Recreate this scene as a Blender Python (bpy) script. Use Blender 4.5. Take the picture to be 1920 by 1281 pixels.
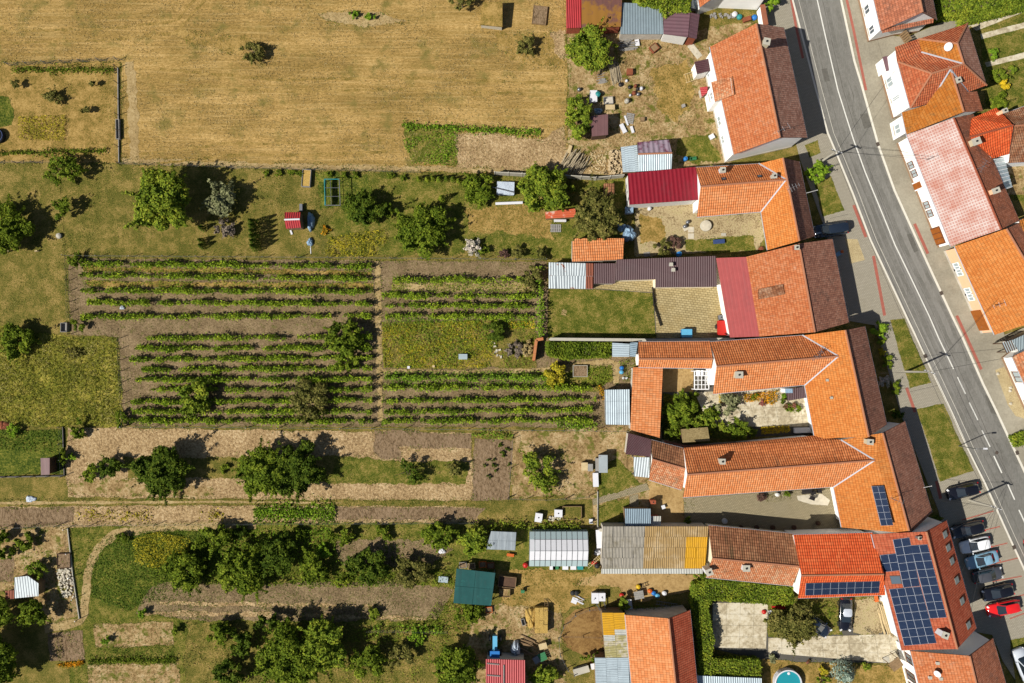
import bpy, math, random
import numpy as np
from mathutils import Vector, Matrix
from mathutils.geometry import tessellate_polygon

for _o in list(bpy.data.objects): bpy.data.objects.remove(_o)
SC = bpy.context.scene
COL = SC.collection
rnd = random.Random(7)
NR = np.random.default_rng(11)
R = math.radians

# ---------------------------------------------------------------- camera, sky, sun, exposure
H, F = 110.0, 1485.0                 # drone height in metres, focal length in photo pixels (1920 wide)
TH = math.atan(49.5/F)               # small tilt: the nadir lies at photo pixel (960, 690)
cam = bpy.data.cameras.new('camera'); cam.sensor_width = 36; cam.lens = 36*F/1920
cam.clip_start = 1; cam.clip_end = 2000
cam_o = bpy.data.objects.new('camera', cam); COL.objects.link(cam_o)
cam_o.location = (0, 0, H); cam_o.rotation_euler = (TH, 0, 0); SC.camera = cam_o
SC.render.resolution_x, SC.render.resolution_y = 1024, 683

EL, AZ = R(46), R(24)                # sun elevation; shadows fall along +x turned 24 degrees to +y
world = bpy.data.worlds.new('World'); SC.world = world; world.use_nodes = True
_n = world.node_tree.nodes; _sky = _n.new('ShaderNodeTexSky'); _sky.sky_type = 'NISHITA'
_sky.sun_disc = False; _sky.sun_elevation = EL
_sky.sun_rotation = math.atan2(-math.cos(AZ), -math.sin(AZ)) % (2*math.pi)
world.node_tree.links.new(_sky.outputs[0], _n['Background'].inputs[0]); _n['Background'].inputs[1].default_value = 0.05
sun = bpy.data.lights.new('sun', 'SUN'); sun.energy = 5.0; sun.angle = R(0.5); sun.color = (1.0, 0.955, 0.87)
sun_o = bpy.data.objects.new('sun', sun); COL.objects.link(sun_o); sun_o.location = (-60, -30, 90)
sun_o.rotation_euler = Vector((math.cos(AZ)*math.cos(EL), math.sin(AZ)*math.cos(EL), -math.sin(EL))).to_track_quat('-Z', 'Y').to_euler()
SC.view_settings.view_transform = 'Standard'; SC.view_settings.look = 'None'
SC.view_settings.exposure = 0.5; SC.view_settings.gamma = 1

def ray(px, py):
    x, y = (px-960)/F, (640.5-py)/F
    c, s = math.cos(TH), math.sin(TH)
    return Vector((x, c*y+s, s*y-c))
def W(px, py, z=0.0):                # photo pixel + known height -> world point
    d = ray(px, py); t = (H-z)/(-d.z)
    return Vector((d.x*t, d.y*t, z))
def on_plane(px, py, pts, off=0.0):  # photo pixel -> point on the plane of a roof slope
    n = (pts[1]-pts[0]).cross(pts[2]-pts[0]).normalized()
    if n.z < 0: n = -n
    d = ray(px, py); o = Vector((0, 0, H)); p0 = pts[0]+n*off
    return o+d*((p0-o).dot(n)/d.dot(n))
M2 = 1/13.5                          # metres per photo pixel on the ground

# ---------------------------------------------------------------- materials
def lin(c):
    c = c/255
    return c/12.92 if c < .04045 else ((c+.055)/1.055)**2.4
def S(r, g, b, k=.62): return (lin(r)*k, lin(g)*k, lin(b)*k, 1)
MATS = {}
def newmat(name, rough=.85, metal=0, spec=.25):
    m = bpy.data.materials.new(name); m.use_nodes = True
    nt = m.node_tree; b = nt.nodes['Principled BSDF']
    b.inputs['Roughness'].default_value = rough; b.inputs['Metallic'].default_value = metal
    b.inputs['Specular IOR Level'].default_value = spec
    MATS[name] = m
    return m, nt, b
def nd(nt, t, **kw):
    n = nt.nodes.new('ShaderNode'+t)
    for k, v in kw.items(): setattr(n, k, v)
    return n
def mathn(nt, op, a, b=None):
    n = nd(nt, 'Math', operation=op)
    for i, v in enumerate((a, b)):
        if v is None: continue
        if hasattr(v, 'is_linked'): nt.links.new(v, n.inputs[i])
        else: n.inputs[i].default_value = v
    return n.outputs[0]
def noise(nt, vec, scale, detail=6, rough=.6):
    n = nd(nt, 'TexNoise'); n.inputs['Scale'].default_value = scale
    n.inputs['Detail'].default_value = detail; n.inputs['Roughness'].default_value = rough
    nt.links.new(vec, n.inputs['Vector'])
    return n.outputs['Fac']
def ramp(nt, fac, stops):
    r = nd(nt, 'ValToRGB'); e = r.color_ramp.elements
    while len(e) < len(stops): e.new(.5)
    for i, (p, c) in enumerate(stops): e[i].position = p; e[i].color = c
    nt.links.new(fac, r.inputs[0])
    return r.outputs[0]
def mix(nt, fac, a, b):
    n = nd(nt, 'Mix', data_type='RGBA')
    for i, v in ((0, fac), (6, a), (7, b)):
        if hasattr(v, 'is_linked'): nt.links.new(v, n.inputs[i])
        else: n.inputs[i].default_value = v
    return n.outputs[2]
def worldpos(nt, stretch=(1, 1, 1), rot=0):
    g = nd(nt, 'NewGeometry'); mp = nd(nt, 'Mapping')
    mp.inputs['Scale'].default_value = stretch; mp.inputs['Rotation'].default_value = (0, 0, rot)
    nt.links.new(g.outputs['Position'], mp.inputs['Vector'])
    return mp.outputs[0]
def bump(nt, b, h, dist, strength=1.0):
    n = nd(nt, 'Bump'); n.inputs['Distance'].default_value = dist; n.inputs['Strength'].default_value = strength
    nt.links.new(h, n.inputs['Height']); nt.links.new(n.outputs[0], b.inputs['Normal'])
def spread(nt, f, lo=.34, hi=.66):
    n = nd(nt, 'MapRange'); n.inputs[1].default_value = lo; n.inputs[2].default_value = hi
    nt.links.new(f, n.inputs[0]); return n.outputs[0]

def ground(name, cols, fine=3.0, coarse=.12, w=.45, bmp=.08, stretch=(1, 1, 1), rot=0, speck=None, rough=.95):
    """earth, grass, gravel: fine and coarse noise drive a colour ramp; cols run dark to light"""
    m, nt, b = newmat(name, rough, 0, .1)
    v = worldpos(nt, stretch, rot)
    f1 = spread(nt, noise(nt, v, fine, 8, .85), .415, .585); f2 = spread(nt, noise(nt, v, coarse, 9, .74), .42, .59)
    f = mathn(nt, 'ADD', mathn(nt, 'MULTIPLY', f1, 1-w), mathn(nt, 'MULTIPLY', f2, w))
    n = len(cols)
    c = ramp(nt, f, [(.08+.84*i/(n-1), cc) for i, cc in enumerate(cols)])
    if name == 'dry_field':
        sk = spread(nt, noise(nt, worldpos(nt, (.035, 1.0, 1)), 1.1, 3, .6), .40, .62)
        c = mix(nt, mathn(nt, 'MULTIPLY', sk, .4), c, S(140, 116, 56)); sk2 = spread(nt, noise(nt, worldpos(nt, (.05, 1.3, 1)), 2.6, 3, .6), .50, .66); c = mix(nt, mathn(nt, 'MULTIPLY', sk2, .3), c, S(228, 196, 134))
    if name == 'asphalt':
        sk = spread(nt, noise(nt, worldpos(nt), .25, 9, .75), .5, .72); c = mix(nt, mathn(nt, 'MULTIPLY', sk, .4), c, S(104, 100, 92))
    if speck:
        sc, lo, hi, colr = speck
        c = mix(nt, spread(nt, noise(nt, worldpos(nt), sc, 4, .7), lo, hi), c, colr)
    nt.links.new(c, b.inputs['Base Color'])
    if bmp: bump(nt, b, noise(nt, v, fine*.8, 6, .75), bmp)
    return m
def plain(name, col, rough=.7, metal=0, var=.12, sc=1.5, bmp=0, spec=.3):
    m, nt, b = newmat(name, rough, metal, spec)
    f = noise(nt, worldpos(nt), sc, 5, .65)
    d = tuple(c*(1-var) for c in col[:3])+(1,); l = tuple(min(1, c*(1+var)) for c in col[:3])+(1,)
    nt.links.new(ramp(nt, f, [(.3, d), (.7, l)]), b.inputs['Base Color'])
    if bmp: bump(nt, b, noise(nt, worldpos(nt), sc*6, 4, .7), bmp)
    return m
def uvsep(nt):
    u = nd(nt, 'UVMap'); s = nd(nt, 'SeparateXYZ'); nt.links.new(u.outputs[0], s.inputs[0])
    return s.outputs[0], s.outputs[1], u.outputs[0]
def tiles(name, cols, stain, tu=.24, tv=.36, st=(.5, .62, .72), bd=.08, big=.25, streak=0):
    """roof tiles: per-tile colour, lapped courses and rolls as relief, weather stains"""
    m, nt, b = newmat(name, .85, 0, .2)
    u, v, uv = uvsep(nt)
    cu, cv = mathn(nt, 'DIVIDE', u, tu), mathn(nt, 'DIVIDE', v, tv)
    cb = nd(nt, 'CombineXYZ'); nt.links.new(mathn(nt, 'FLOOR', cu), cb.inputs[0]); nt.links.new(mathn(nt, 'FLOOR', cv), cb.inputs[1])
    wn = nd(nt, 'TexWhiteNoise', noise_dimensions='2D'); nt.links.new(cb.outputs[0], wn.inputs['Vector'])
    n = len(cols)
    f = mathn(nt, 'ADD', mathn(nt, 'MULTIPLY', wn.outputs['Value'], 1-big), mathn(nt, 'MULTIPLY', spread(nt, noise(nt, worldpos(nt), .35, 5, .6)), big))
    c = ramp(nt, f, [(.1+.8*i/(n-1), cc) for i, cc in enumerate(cols)])
    odd = mathn(nt, 'GREATER_THAN', wn.outputs['Value'], .93)
    c = mix(nt, mathn(nt, 'MULTIPLY', odd, .3), c, tuple(x*.45 for x in cols[0][:3])+(1,))
    vec = worldpos(nt) if not streak else uv
    if streak:
        mp = nd(nt, 'Mapping'); mp.inputs['Scale'].default_value = (1.6, .25, 1); nt.links.new(uv, mp.inputs['Vector']); vec = mp.outputs[0]
    sf = mathn(nt, 'MULTIPLY', spread(nt, noise(nt, vec, st[0], 9, .72), st[1], st[2]), .8)
    c = mix(nt, sf, c, stain)
    # shadow of each overlapping course, painted into the colour as a dark band
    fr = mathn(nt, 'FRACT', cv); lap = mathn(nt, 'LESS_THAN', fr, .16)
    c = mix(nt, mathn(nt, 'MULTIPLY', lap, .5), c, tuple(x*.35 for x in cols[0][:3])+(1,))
    nt.links.new(c, b.inputs['Base Color'])
    h = mathn(nt, 'ADD', mathn(nt, 'SUBTRACT', 1.0, fr), mathn(nt, 'MULTIPLY', mathn(nt, 'ABSOLUTE', mathn(nt, 'SINE', mathn(nt, 'MULTIPLY', cu, math.pi))), .8))
    bump(nt, b, h, bd)
    return m
def sheet(name, col, pitch=.25, rust=None, st=(.6, .58, .68), bd=.035, rough=.5, metal=0, var=.1, axis=0):
    """profiled metal or fibre sheet: ribs as relief along the slope, rust or lichen patches"""
    m, nt, b = newmat(name, rough, metal, .35)
    u, v, uv = uvsep(nt); a = u if axis == 0 else v
    f = noise(nt, worldpos(nt), 1.2, 6, .7)
    c = ramp(nt, f, [(.3, tuple(x*(1-var) for x in col[:3])+(1,)), (.7, tuple(min(1, x*(1+var)) for x in col[:3])+(1,))])
    rib = mathn(nt, 'FRACT', mathn(nt, 'DIVIDE', a, pitch))
    seam = mathn(nt, 'LESS_THAN', rib, .18)
    c = mix(nt, mathn(nt, 'MULTIPLY', seam, .3), c, tuple(x*.5 for x in col[:3])+(1,))
    c = mix(nt, mathn(nt, 'MULTIPLY', spread(nt, noise(nt, worldpos(nt, (1.2, .3, 1)), .9, 8, .75), .5, .68), .35), c, tuple(x*.45+.03 for x in col[:3])+(1,))
    if rust: c = mix(nt, spread(nt, noise(nt, worldpos(nt), st[0], 8, .7), st[1], st[2]), c, rust)
    nt.links.new(c, b.inputs['Base Color'])
    bump(nt, b, mathn(nt, 'SINE', mathn(nt, 'MULTIPLY', mathn(nt, 'DIVIDE', a, pitch), 2*math.pi)), bd)
    return m
def foliage(name, cols, trans=.25, sc=.5):
    if name.startswith('leaf_'): cols = [(r*(1.12 if name in ('leaf_mid', 'leaf_dark', 'leaf_ivy', 'leaf_vine', 'leaf_bright') else 1.3), g*1.2, b*1.1) for r, g, b in cols]
    m = bpy.data.materials.new(name); m.use_nodes = True; MATS[name] = m
    nt = m.node_tree; nt.nodes.clear()
    out = nd(nt, 'OutputMaterial'); g = nd(nt, 'NewGeometry')
    f = mathn(nt, 'ADD', mathn(nt, 'MULTIPLY', g.outputs['Random Per Island'], .6), mathn(nt, 'MULTIPLY', spread(nt, noise(nt, worldpos(nt), sc, 4, .6)), .4))
    n = len(cols); c = ramp(nt, f, [(.08+.84*i/(n-1), (*cc, 1)) for i, cc in enumerate(cols)])
    d = nd(nt, 'BsdfPrincipled'); d.inputs['Roughness'].default_value = .7; d.inputs['Specular IOR Level'].default_value = .04
    t = nd(nt, 'BsdfTranslucent'); mx = nd(nt, 'MixShader'); mx.inputs[0].default_value = trans
    nt.links.new(c, d.inputs['Base Color']); nt.links.new(c, t.inputs[0])
    nt.links.new(d.outputs[0], mx.inputs[1]); nt.links.new(t.outputs[0], mx.inputs[2]); nt.links.new(mx.outputs[0], out.inputs[0])
    return m

# ---- earth and paving
ground('dry_field', [S(124, 102, 54), S(164, 134, 76), S(192, 156, 92), S(222, 186, 122)], 4.5, .16, .38, .08, (.5, 1.2, 1), speck=(.3, .53, .68, S(134, 120, 62)))
ground('dry_garden', [S(112, 102, 44), S(150, 124, 64), S(178, 146, 84), S(196, 164, 100)], 5, .5, .5, .06)
ground('olive_grass', [S(74, 82, 28), S(112, 108, 46), S(144, 126, 64), S(182, 154, 94)], 7, .4, .42, .09)
ground('green_grass', [S(62, 78, 20), S(96, 104, 34), S(132, 124, 54), S(176, 150, 90)], 7, .6, .42, .08)
ground('lush_grass', [S(50, 66, 18), S(78, 94, 28), S(108, 114, 40), S(146, 138, 62)], 4, .5, .45, .09)
ground('meadow', [S(84, 90, 26), S(122, 122, 40), S(154, 146, 56), S(190, 172, 86)], 2.6, .4, .5, .1)
ground('vine_soil', [S(98, 82, 58), S(130, 110, 80), S(152, 130, 98), S(176, 152, 116)], 4.5, .35, .35, .12, (1, 1, 1), speck=(1.1, .56, .70, S(116, 112, 62)))
ground('clod_soil', [S(134, 108, 74), S(176, 146, 104), S(200, 170, 124), S(228, 200, 156)], 3.0, .3, .3, .22)
ground('tilled_soil', [S(106, 86, 62), S(138, 114, 86), S(158, 134, 104), S(160, 134, 108)], 3.0, .3, .25, .22, (1, .6, 1))
ground('yard_dirt', [S(120, 96, 60), S(160, 132, 88), S(186, 158, 112), S(206, 182, 140)], 2.6, .4, .45, .09, speck=(.7, .52, .62, S(112, 112, 46)))
ground('sand_dirt', [S(156, 126, 80), S(184, 152, 100), S(200, 168, 116)], 2.5, .3, .5, .03)
ground('pen_dirt', [S(112, 82, 46), S(146, 112, 66), S(168, 134, 82)], 2.5, .3, .5, .05)
ground('straw_path', [S(152, 128, 84), S(180, 154, 106), S(202, 178, 130)], 3, .3, .4, .03)
ground('rubble', [S(120, 100, 72), S(172, 152, 112), S(206, 186, 146), S(150, 142, 84)], 5, .4, .4, .08)
ground('gravel', [S(150, 132, 98), S(196, 176, 132), S(222, 204, 160)], 9, .4, .2, .05)
ground('grey_gravel', [S(120, 116, 104), S(156, 150, 134), S(182, 174, 156)], 8, .4, .2, .04)
ground('concrete_yard', [S(176, 162, 134), S(204, 190, 160), S(222, 210, 182), S(232, 222, 198)], 1.6, .2, .55, .01, speck=(.7, .6, .74, S(140, 126, 98)))
ground('sidewalk', [S(152, 144, 126), S(168, 160, 141), S(182, 174, 154)], 4, .1, .55, .01)
ground('asphalt', [S(124, 122, 115), S(139, 136, 129), S(150, 147, 140)], 6, .06, .5, .008, (1, .25, 1), R(62))
ground('worn_asphalt', [S(116, 114, 107), S(130, 127, 120), S(142, 139, 132)], 6, .3, .5, .008)
ground('dark_asphalt', [S(100, 97, 90), S(112, 109, 102), S(124, 121, 113)], 7, .3, .4, .01)
def pavers(name, cols, su, sv, off=.5):
    m, nt, b = newmat(name, .9, 0, .15)
    v = worldpos(nt, (1, 1, 1), R(7)); br = nd(nt, 'TexBrick'); br.offset = off
    br.inputs['Scale'].default_value = 1; br.inputs['Brick Width'].default_value = su; br.inputs['Row Height'].default_value = sv
    br.inputs['Mortar Size'].default_value = .022
    for i, c in enumerate(cols): br.inputs[i+1].default_value = c
    nt.links.new(v, br.inputs['Vector'])
    c = mix(nt, mathn(nt, 'MULTIPLY', spread(nt, noise(nt, v, .3, 6, .7), .48, .7), .5 if 'yellow' in name else .25), br.outputs['Color'], S(178, 152, 96) if 'yellow' in name else S(150, 142, 120))
    nt.links.new(c, b.inputs['Base Color']); bump(nt, b, br.outputs['Fac'], -.01)
pavers('paver_yellow', [S(196, 178, 132), S(174, 156, 112), S(112, 98, 66)], .5, .32)
pavers('paver_grey', [S(176, 162, 130), S(160, 148, 118), S(120, 110, 86)], .32, .2)
pavers('paver_walk', [S(182, 174, 156), S(172, 164, 146), S(146, 139, 122)], .3, .2)
plain('white_line', S(240, 238, 228), .8, var=.1, sc=3)
plain('kerb', S(236, 230, 214), .9, var=.08, sc=2)
plain('red_strip', S(176, 102, 86), .9, var=.12, sc=3)
plain('seam', S(96, 92, 84), .9)
plain('iron', S(92, 80, 70), .8)
# ---- roofs
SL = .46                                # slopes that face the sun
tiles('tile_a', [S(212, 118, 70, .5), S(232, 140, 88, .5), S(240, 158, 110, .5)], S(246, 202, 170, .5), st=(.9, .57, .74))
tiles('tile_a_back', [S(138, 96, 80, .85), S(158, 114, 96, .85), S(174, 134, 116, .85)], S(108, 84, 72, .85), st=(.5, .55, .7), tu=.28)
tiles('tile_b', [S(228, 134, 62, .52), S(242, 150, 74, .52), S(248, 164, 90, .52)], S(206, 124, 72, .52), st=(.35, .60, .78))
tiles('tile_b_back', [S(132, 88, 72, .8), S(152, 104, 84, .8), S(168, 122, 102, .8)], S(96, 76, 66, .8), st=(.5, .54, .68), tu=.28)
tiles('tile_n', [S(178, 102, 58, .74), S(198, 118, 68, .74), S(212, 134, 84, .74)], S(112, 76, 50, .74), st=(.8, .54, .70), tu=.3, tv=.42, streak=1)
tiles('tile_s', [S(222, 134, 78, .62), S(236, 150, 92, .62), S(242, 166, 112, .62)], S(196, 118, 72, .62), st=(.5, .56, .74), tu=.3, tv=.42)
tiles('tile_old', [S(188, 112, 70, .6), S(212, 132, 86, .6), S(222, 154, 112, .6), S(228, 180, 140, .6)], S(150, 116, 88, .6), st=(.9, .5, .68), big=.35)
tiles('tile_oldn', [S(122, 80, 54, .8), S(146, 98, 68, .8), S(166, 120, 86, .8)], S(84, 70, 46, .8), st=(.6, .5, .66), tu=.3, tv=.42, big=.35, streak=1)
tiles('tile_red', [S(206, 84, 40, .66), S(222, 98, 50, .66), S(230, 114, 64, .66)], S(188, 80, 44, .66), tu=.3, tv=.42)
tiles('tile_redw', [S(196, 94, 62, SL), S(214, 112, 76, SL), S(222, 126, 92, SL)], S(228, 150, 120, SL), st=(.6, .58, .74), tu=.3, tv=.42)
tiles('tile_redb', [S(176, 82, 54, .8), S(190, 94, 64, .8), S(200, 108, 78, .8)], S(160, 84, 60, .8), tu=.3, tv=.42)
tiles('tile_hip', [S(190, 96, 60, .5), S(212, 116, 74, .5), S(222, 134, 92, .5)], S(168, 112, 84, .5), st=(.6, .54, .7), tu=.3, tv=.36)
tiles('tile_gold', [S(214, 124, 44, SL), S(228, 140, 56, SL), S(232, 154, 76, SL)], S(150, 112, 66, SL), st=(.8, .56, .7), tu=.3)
def pale_tiles():
    m, nt, b = newmat('tile_pale', .85, 0, .2); u, v, uv = uvsep(nt); cu, cv = mathn(nt, 'DIVIDE', u, .40), mathn(nt, 'DIVIDE', v, .33)
    col = mathn(nt, 'LESS_THAN', mathn(nt, 'FRACT', cu), .55); gapv = mathn(nt, 'LESS_THAN', mathn(nt, 'FRACT', cv), .62)
    f = mathn(nt, 'MULTIPLY', mathn(nt, 'MULTIPLY', col, gapv), .75); ns = spread(nt, noise(nt, worldpos(nt), .5, 6, .65), .4, .66)
    base = mix(nt, ns, S(246, 226, 218, SL), S(226, 168, 150, SL)); dk = mix(nt, ns, S(216, 146, 130, SL), S(200, 118, 100, SL))
    nt.links.new(mix(nt, f, base, dk), b.inputs['Base Color']); bump(nt, b, mathn(nt, 'SINE', mathn(nt, 'MULTIPLY', cu, 6.283)), .03)
pale_tiles()
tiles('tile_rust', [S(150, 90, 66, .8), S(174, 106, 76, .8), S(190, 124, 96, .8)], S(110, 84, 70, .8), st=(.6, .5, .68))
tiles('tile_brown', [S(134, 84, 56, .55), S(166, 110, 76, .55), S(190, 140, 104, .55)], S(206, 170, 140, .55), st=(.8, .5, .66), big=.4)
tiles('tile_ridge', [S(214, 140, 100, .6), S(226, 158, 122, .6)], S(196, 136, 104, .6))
sheet('steel_red', S(152, 30, 46, .6), .55, bd=.02, rough=.45)
sheet('steel_scarlet', S(190, 54, 58, .6), .3, rough=.45)
sheet('membrane_rose', S(176, 82, 80, .62), .5, bd=.01, rough=.8, axis=1)
sheet('steel_brown', S(92, 60, 64, .6), .25, rough=.45)
sheet('steel_plum', S(122, 88, 96, .6), .5, bd=.015, rough=.6)
sheet('steel_hut', S(124, 88, 88, .6), .9, bd=.006, rough=.6)
sheet('zinc_blue', S(160, 178, 186, .6), .22, rough=.45, metal=.2)
sheet('zinc_pale', S(196, 212, 220, .6), .3, bd=.02, rough=.45, metal=.2)
sheet('zinc_shed', S(150, 172, 186, .6), .25, rough=.45, metal=.2)
sheet('zinc_rust', S(196, 206, 210, .6), .35, rust=S(150, 84, 48, .6), st=(.9, .6, .66), bd=.025, rough=.5, metal=.15)
sheet('rust_sheet', S(150, 84, 60, .6), .35, rust=S(110, 70, 54, .6), rough=.8)
sheet('zinc_plum', S(168, 150, 164, .6), .7, rust=S(118, 60, 84, .6), st=(.7, .5, .62), rough=.5)
sheet('fibre_grey', S(196, 188, 172, .6), .19, rust=S(150, 140, 116, .6), st=(.35, .52, .7), bd=.06, rough=.9)
sheet('fibre_tan', S(180, 148, 96, .6), .3, rust=S(196, 170, 128, .6), st=(.35, .5, .62), bd=.03, rough=.9)
sheet('fibre_yellow', S(224, 166, 20, .6), .3, rust=S(196, 140, 40, .6), st=(.6, .6, .75), bd=.025, rough=.8)
sheet('fibre_white', S(226, 226, 216, .6), .22, bd=.05, rough=.7)
sheet('fibre_moss', S(178, 168, 112, .6), .3, rust=S(206, 196, 176, .6), st=(.8, .5, .6), bd=.03, rough=.9)
sheet('lichen_brown', S(118, 78, 70, .6), 1.2, rust=S(156, 110, 42, .6), st=(.28, .47, .56), bd=.01, rough=.9)
sheet('orange_wave', S(222, 104, 64, .6), .3, rust=S(240, 200, 180, .6), st=(1.2, .56, .66), rough=.8, axis=1)
sheet('poly_clear', S(176, 186, 192, .55), .9, bd=.02, rough=.25, axis=0)
ground('moss_felt', [S(122, 106, 72), S(148, 130, 90), S(168, 150, 108)], 6, .5, .3, .03)
sheet('net_teal', S(30, 88, 86, .6), 2.4, bd=.02, rough=.9, rust=S(44, 118, 112, .6))
# ---- walls, glass, metal, paint
plain('plaster_white', (.80, .79, .76, 1), .9, var=.03, sc=.6)
plain('plaster_grey', (.56, .55, .52, 1), .9, var=.06, sc=.6)
plain('plaster_cream', (.70, .62, .46, 1), .9, var=.05, sc=.6)
plain('plaster_peach', (.66, .40, .24, 1), .9, var=.04, sc=.6)
plain('plaster_old', (.42, .38, .32, 1), .95, var=.2, sc=.8)
plain('plinth', (.24, .15, .09, 1), .9, var=.15)
plain('brick', S(168, 88, 60), .9, var=.25, sc=3)
plain('wood', S(150, 122, 88), .85, var=.25, sc=2.5)
plain('wood_pale', S(214, 190, 144), .85, var=.15, sc=2.5)
plain('wood_dark', S(96, 70, 52), .85, var=.25, sc=2.5)
plain('wood_grey', S(160, 156, 150), .85, var=.15, sc=2.5)
plain('branch', S(186, 170, 140), .9, var=.25, sc=2)
plain('bark', (.10, .075, .05, 1), .95, var=.3, sc=3)
plain('door_brown', S(170, 96, 32), .6, var=.15)
plain('frame_white', (.78, .78, .78, 1), .5, var=.03)
plain('frame_brown', S(120, 68, 40), .6)
plain('gutter', S(196, 202, 212), .5, .2, var=.08)
plain('gutter_white', S(232, 230, 226), .5, 0, var=.05)
plain('flash', S(206, 206, 212), .5, .2, var=.08)
plain('panel_frame', S(176, 182, 194), .6)
plain('steel', S(150, 152, 156), .4, .6)
plain('dark_metal', S(58, 54, 54), .5, .4)
plain('concrete', S(196, 190, 174), .9, var=.1)
plain('stone_pale', S(216, 206, 184), .9, var=.15)
plain('rust', S(146, 82, 54), .9, var=.25, sc=3)
plain('plastic_blue', S(40, 124, 204), .45, var=.08)
plain('plastic_sky', S(104, 186, 226), .45, var=.05)
plain('plastic_white', S(236, 236, 240), .5, var=.04)
plain('plastic_red', S(204, 44, 36), .45, var=.08)
plain('plastic_orange', S(226, 110, 40), .5, var=.08)
plain('plastic_green', S(60, 130, 84), .5, var=.08)
plain('plastic_teal', S(50, 150, 150), .5, var=.08)
plain('plastic_yellow', S(226, 186, 40), .5, var=.08)
plain('tarp_white', S(206, 218, 232), .35, var=.15, sc=1, bmp=.1)
plain('tarp_blue', S(150, 180, 206), .4, var=.2, sc=1, bmp=.1)
plain('rubber', (.02, .02, .02, 1), .8)
plain('black', (.015, .015, .016, 1), .6)
plain('straw', S(206, 170, 92), .95, var=.2, sc=4, bmp=.08)
plain('firewood', S(212, 188, 148), .9, var=.3, sc=5)
plain('cream_paint', S(216, 204, 172), .8, var=.08)
plain('navy_paint', S(60, 80, 130), .5)
def glossy(name, col, rough=.12, spec=.6, metal=0):
    m, nt, b = newmat(name, rough, metal, spec); b.inputs['Base Color'].default_value = col
    b.inputs['Coat Weight'].default_value = .5 if metal == 0 else .3
    return m
glossy('glass', (.05, .075, .1, 1), .05, .8); glossy('glass_pale', (.30, .36, .38, 1), .1, .7)
glossy('glass_house', (.30, .37, .37, 1), .15, .6)
glossy('car_black', (.006, .006, .009, 1)); glossy('car_white', (.66, .67, .68, 1)); glossy('car_blue', (.17, .30, .40, 1))
glossy('car_grey', (.055, .057, .065, 1)); glossy('car_red', (.55, .012, .012, 1)); glossy('car_navy', (.012, .018, .030, 1))
glossy('car_silver', (.42, .45, .50, 1)); glossy('car_glass', (.012, .018, .024, 1), .04, .8); glossy('lamp', (.6, .6, .6, 1)); glossy('tail_red', (.4, .01, .01, 1))
glossy('pool_water', (.015, .21, .25, 1), .05, .5); glossy('chrome', (.55, .56, .58, 1), .2, .5, 1)
def solar():
    m, nt, b = newmat('solar_cell', .06, 0, .06); u, v, uv = uvsep(nt)
    gx = mathn(nt, 'LESS_THAN', mathn(nt, 'FRACT', mathn(nt, 'MULTIPLY', u, 1)), .03)
    gy = mathn(nt, 'LESS_THAN', mathn(nt, 'FRACT', mathn(nt, 'MULTIPLY', v, 6)), .13)
    g = mathn(nt, 'MAXIMUM', gx, gy)
    nt.links.new(mix(nt, mathn(nt, 'MULTIPLY', g, .65), (.010, .018, .042, 1), (.05, .065, .095, 1)), b.inputs['Base Color'])
solar()
# ---- leaves
G_ = lambda r, g, b, k=1: (r*k, g*k, b*k)
foliage('leaf_mid', [G_(.035, .055, .006), G_(.075, .105, .010), G_(.125, .155, .015), G_(.20, .22, .022)])
foliage('leaf_dark', [G_(.022, .038, .005), G_(.045, .070, .008), G_(.078, .105, .012), G_(.12, .14, .016)])
foliage('leaf_bright', [G_(.05, .09, .008), G_(.10, .17, .014), G_(.17, .25, .02), G_(.26, .32, .03)])
foliage('leaf_yellow', [G_(.09, .10, .010), G_(.18, .18, .016), G_(.30, .27, .022), G_(.42, .36, .03)])
foliage('leaf_olive', [G_(.04, .048, .012), G_(.08, .088, .022), G_(.13, .13, .035), G_(.20, .18, .06)])
foliage('leaf_grey', [G_(.06, .075, .035), G_(.12, .14, .07), G_(.19, .21, .11), G_(.28, .30, .18)])
foliage('leaf_vine', [G_(.05, .08, .008), G_(.11, .16, .012), G_(.19, .25, .018), G_(.32, .34, .03)])
foliage('leaf_ivy', [G_(.05, .075, .010), G_(.11, .15, .016), G_(.18, .21, .022), G_(.28, .27, .03)])
foliage('leaf_flower', [G_(.07, .09, .012), G_(.20, .16, .015), G_(.50, .22, .012), G_(.62, .32, .02)])
foliage('leaf_gold', [G_(.12, .11, .012), G_(.30, .24, .015), G_(.48, .36, .02), G_(.56, .44, .03)])
foliage('leaf_pink', [G_(.06, .08, .02), G_(.16, .08, .05), G_(.36, .10, .12)])
foliage('leaf_blue', [G_(.08, .13, .11), G_(.14, .21, .18), G_(.24, .32, .28), G_(.34, .42, .38)])
foliage('leaf_plum', [G_(.05, .035, .03), G_(.10, .06, .05), G_(.15, .09, .07)])
foliage('twig', [G_(.07, .055, .04), G_(.14, .11, .08), G_(.22, .18, .14)], .05)
foliage('dry_stalk', [G_(.20, .15, .06), G_(.34, .26, .11), G_(.46, .36, .17)], .2)
foliage('blossom_white', [G_(.10, .14, .04), G_(.55, .48, .40), G_(.68, .60, .54)], .2)
foliage('blade_meadow', [G_(.10, .125, .018), G_(.18, .20, .03), G_(.28, .25, .06), G_(.38, .33, .12)], .3, .25)
foliage('blade_green', [G_(.05, .085, .010), G_(.09, .14, .016), G_(.14, .19, .024)], .3, .3)

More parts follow.
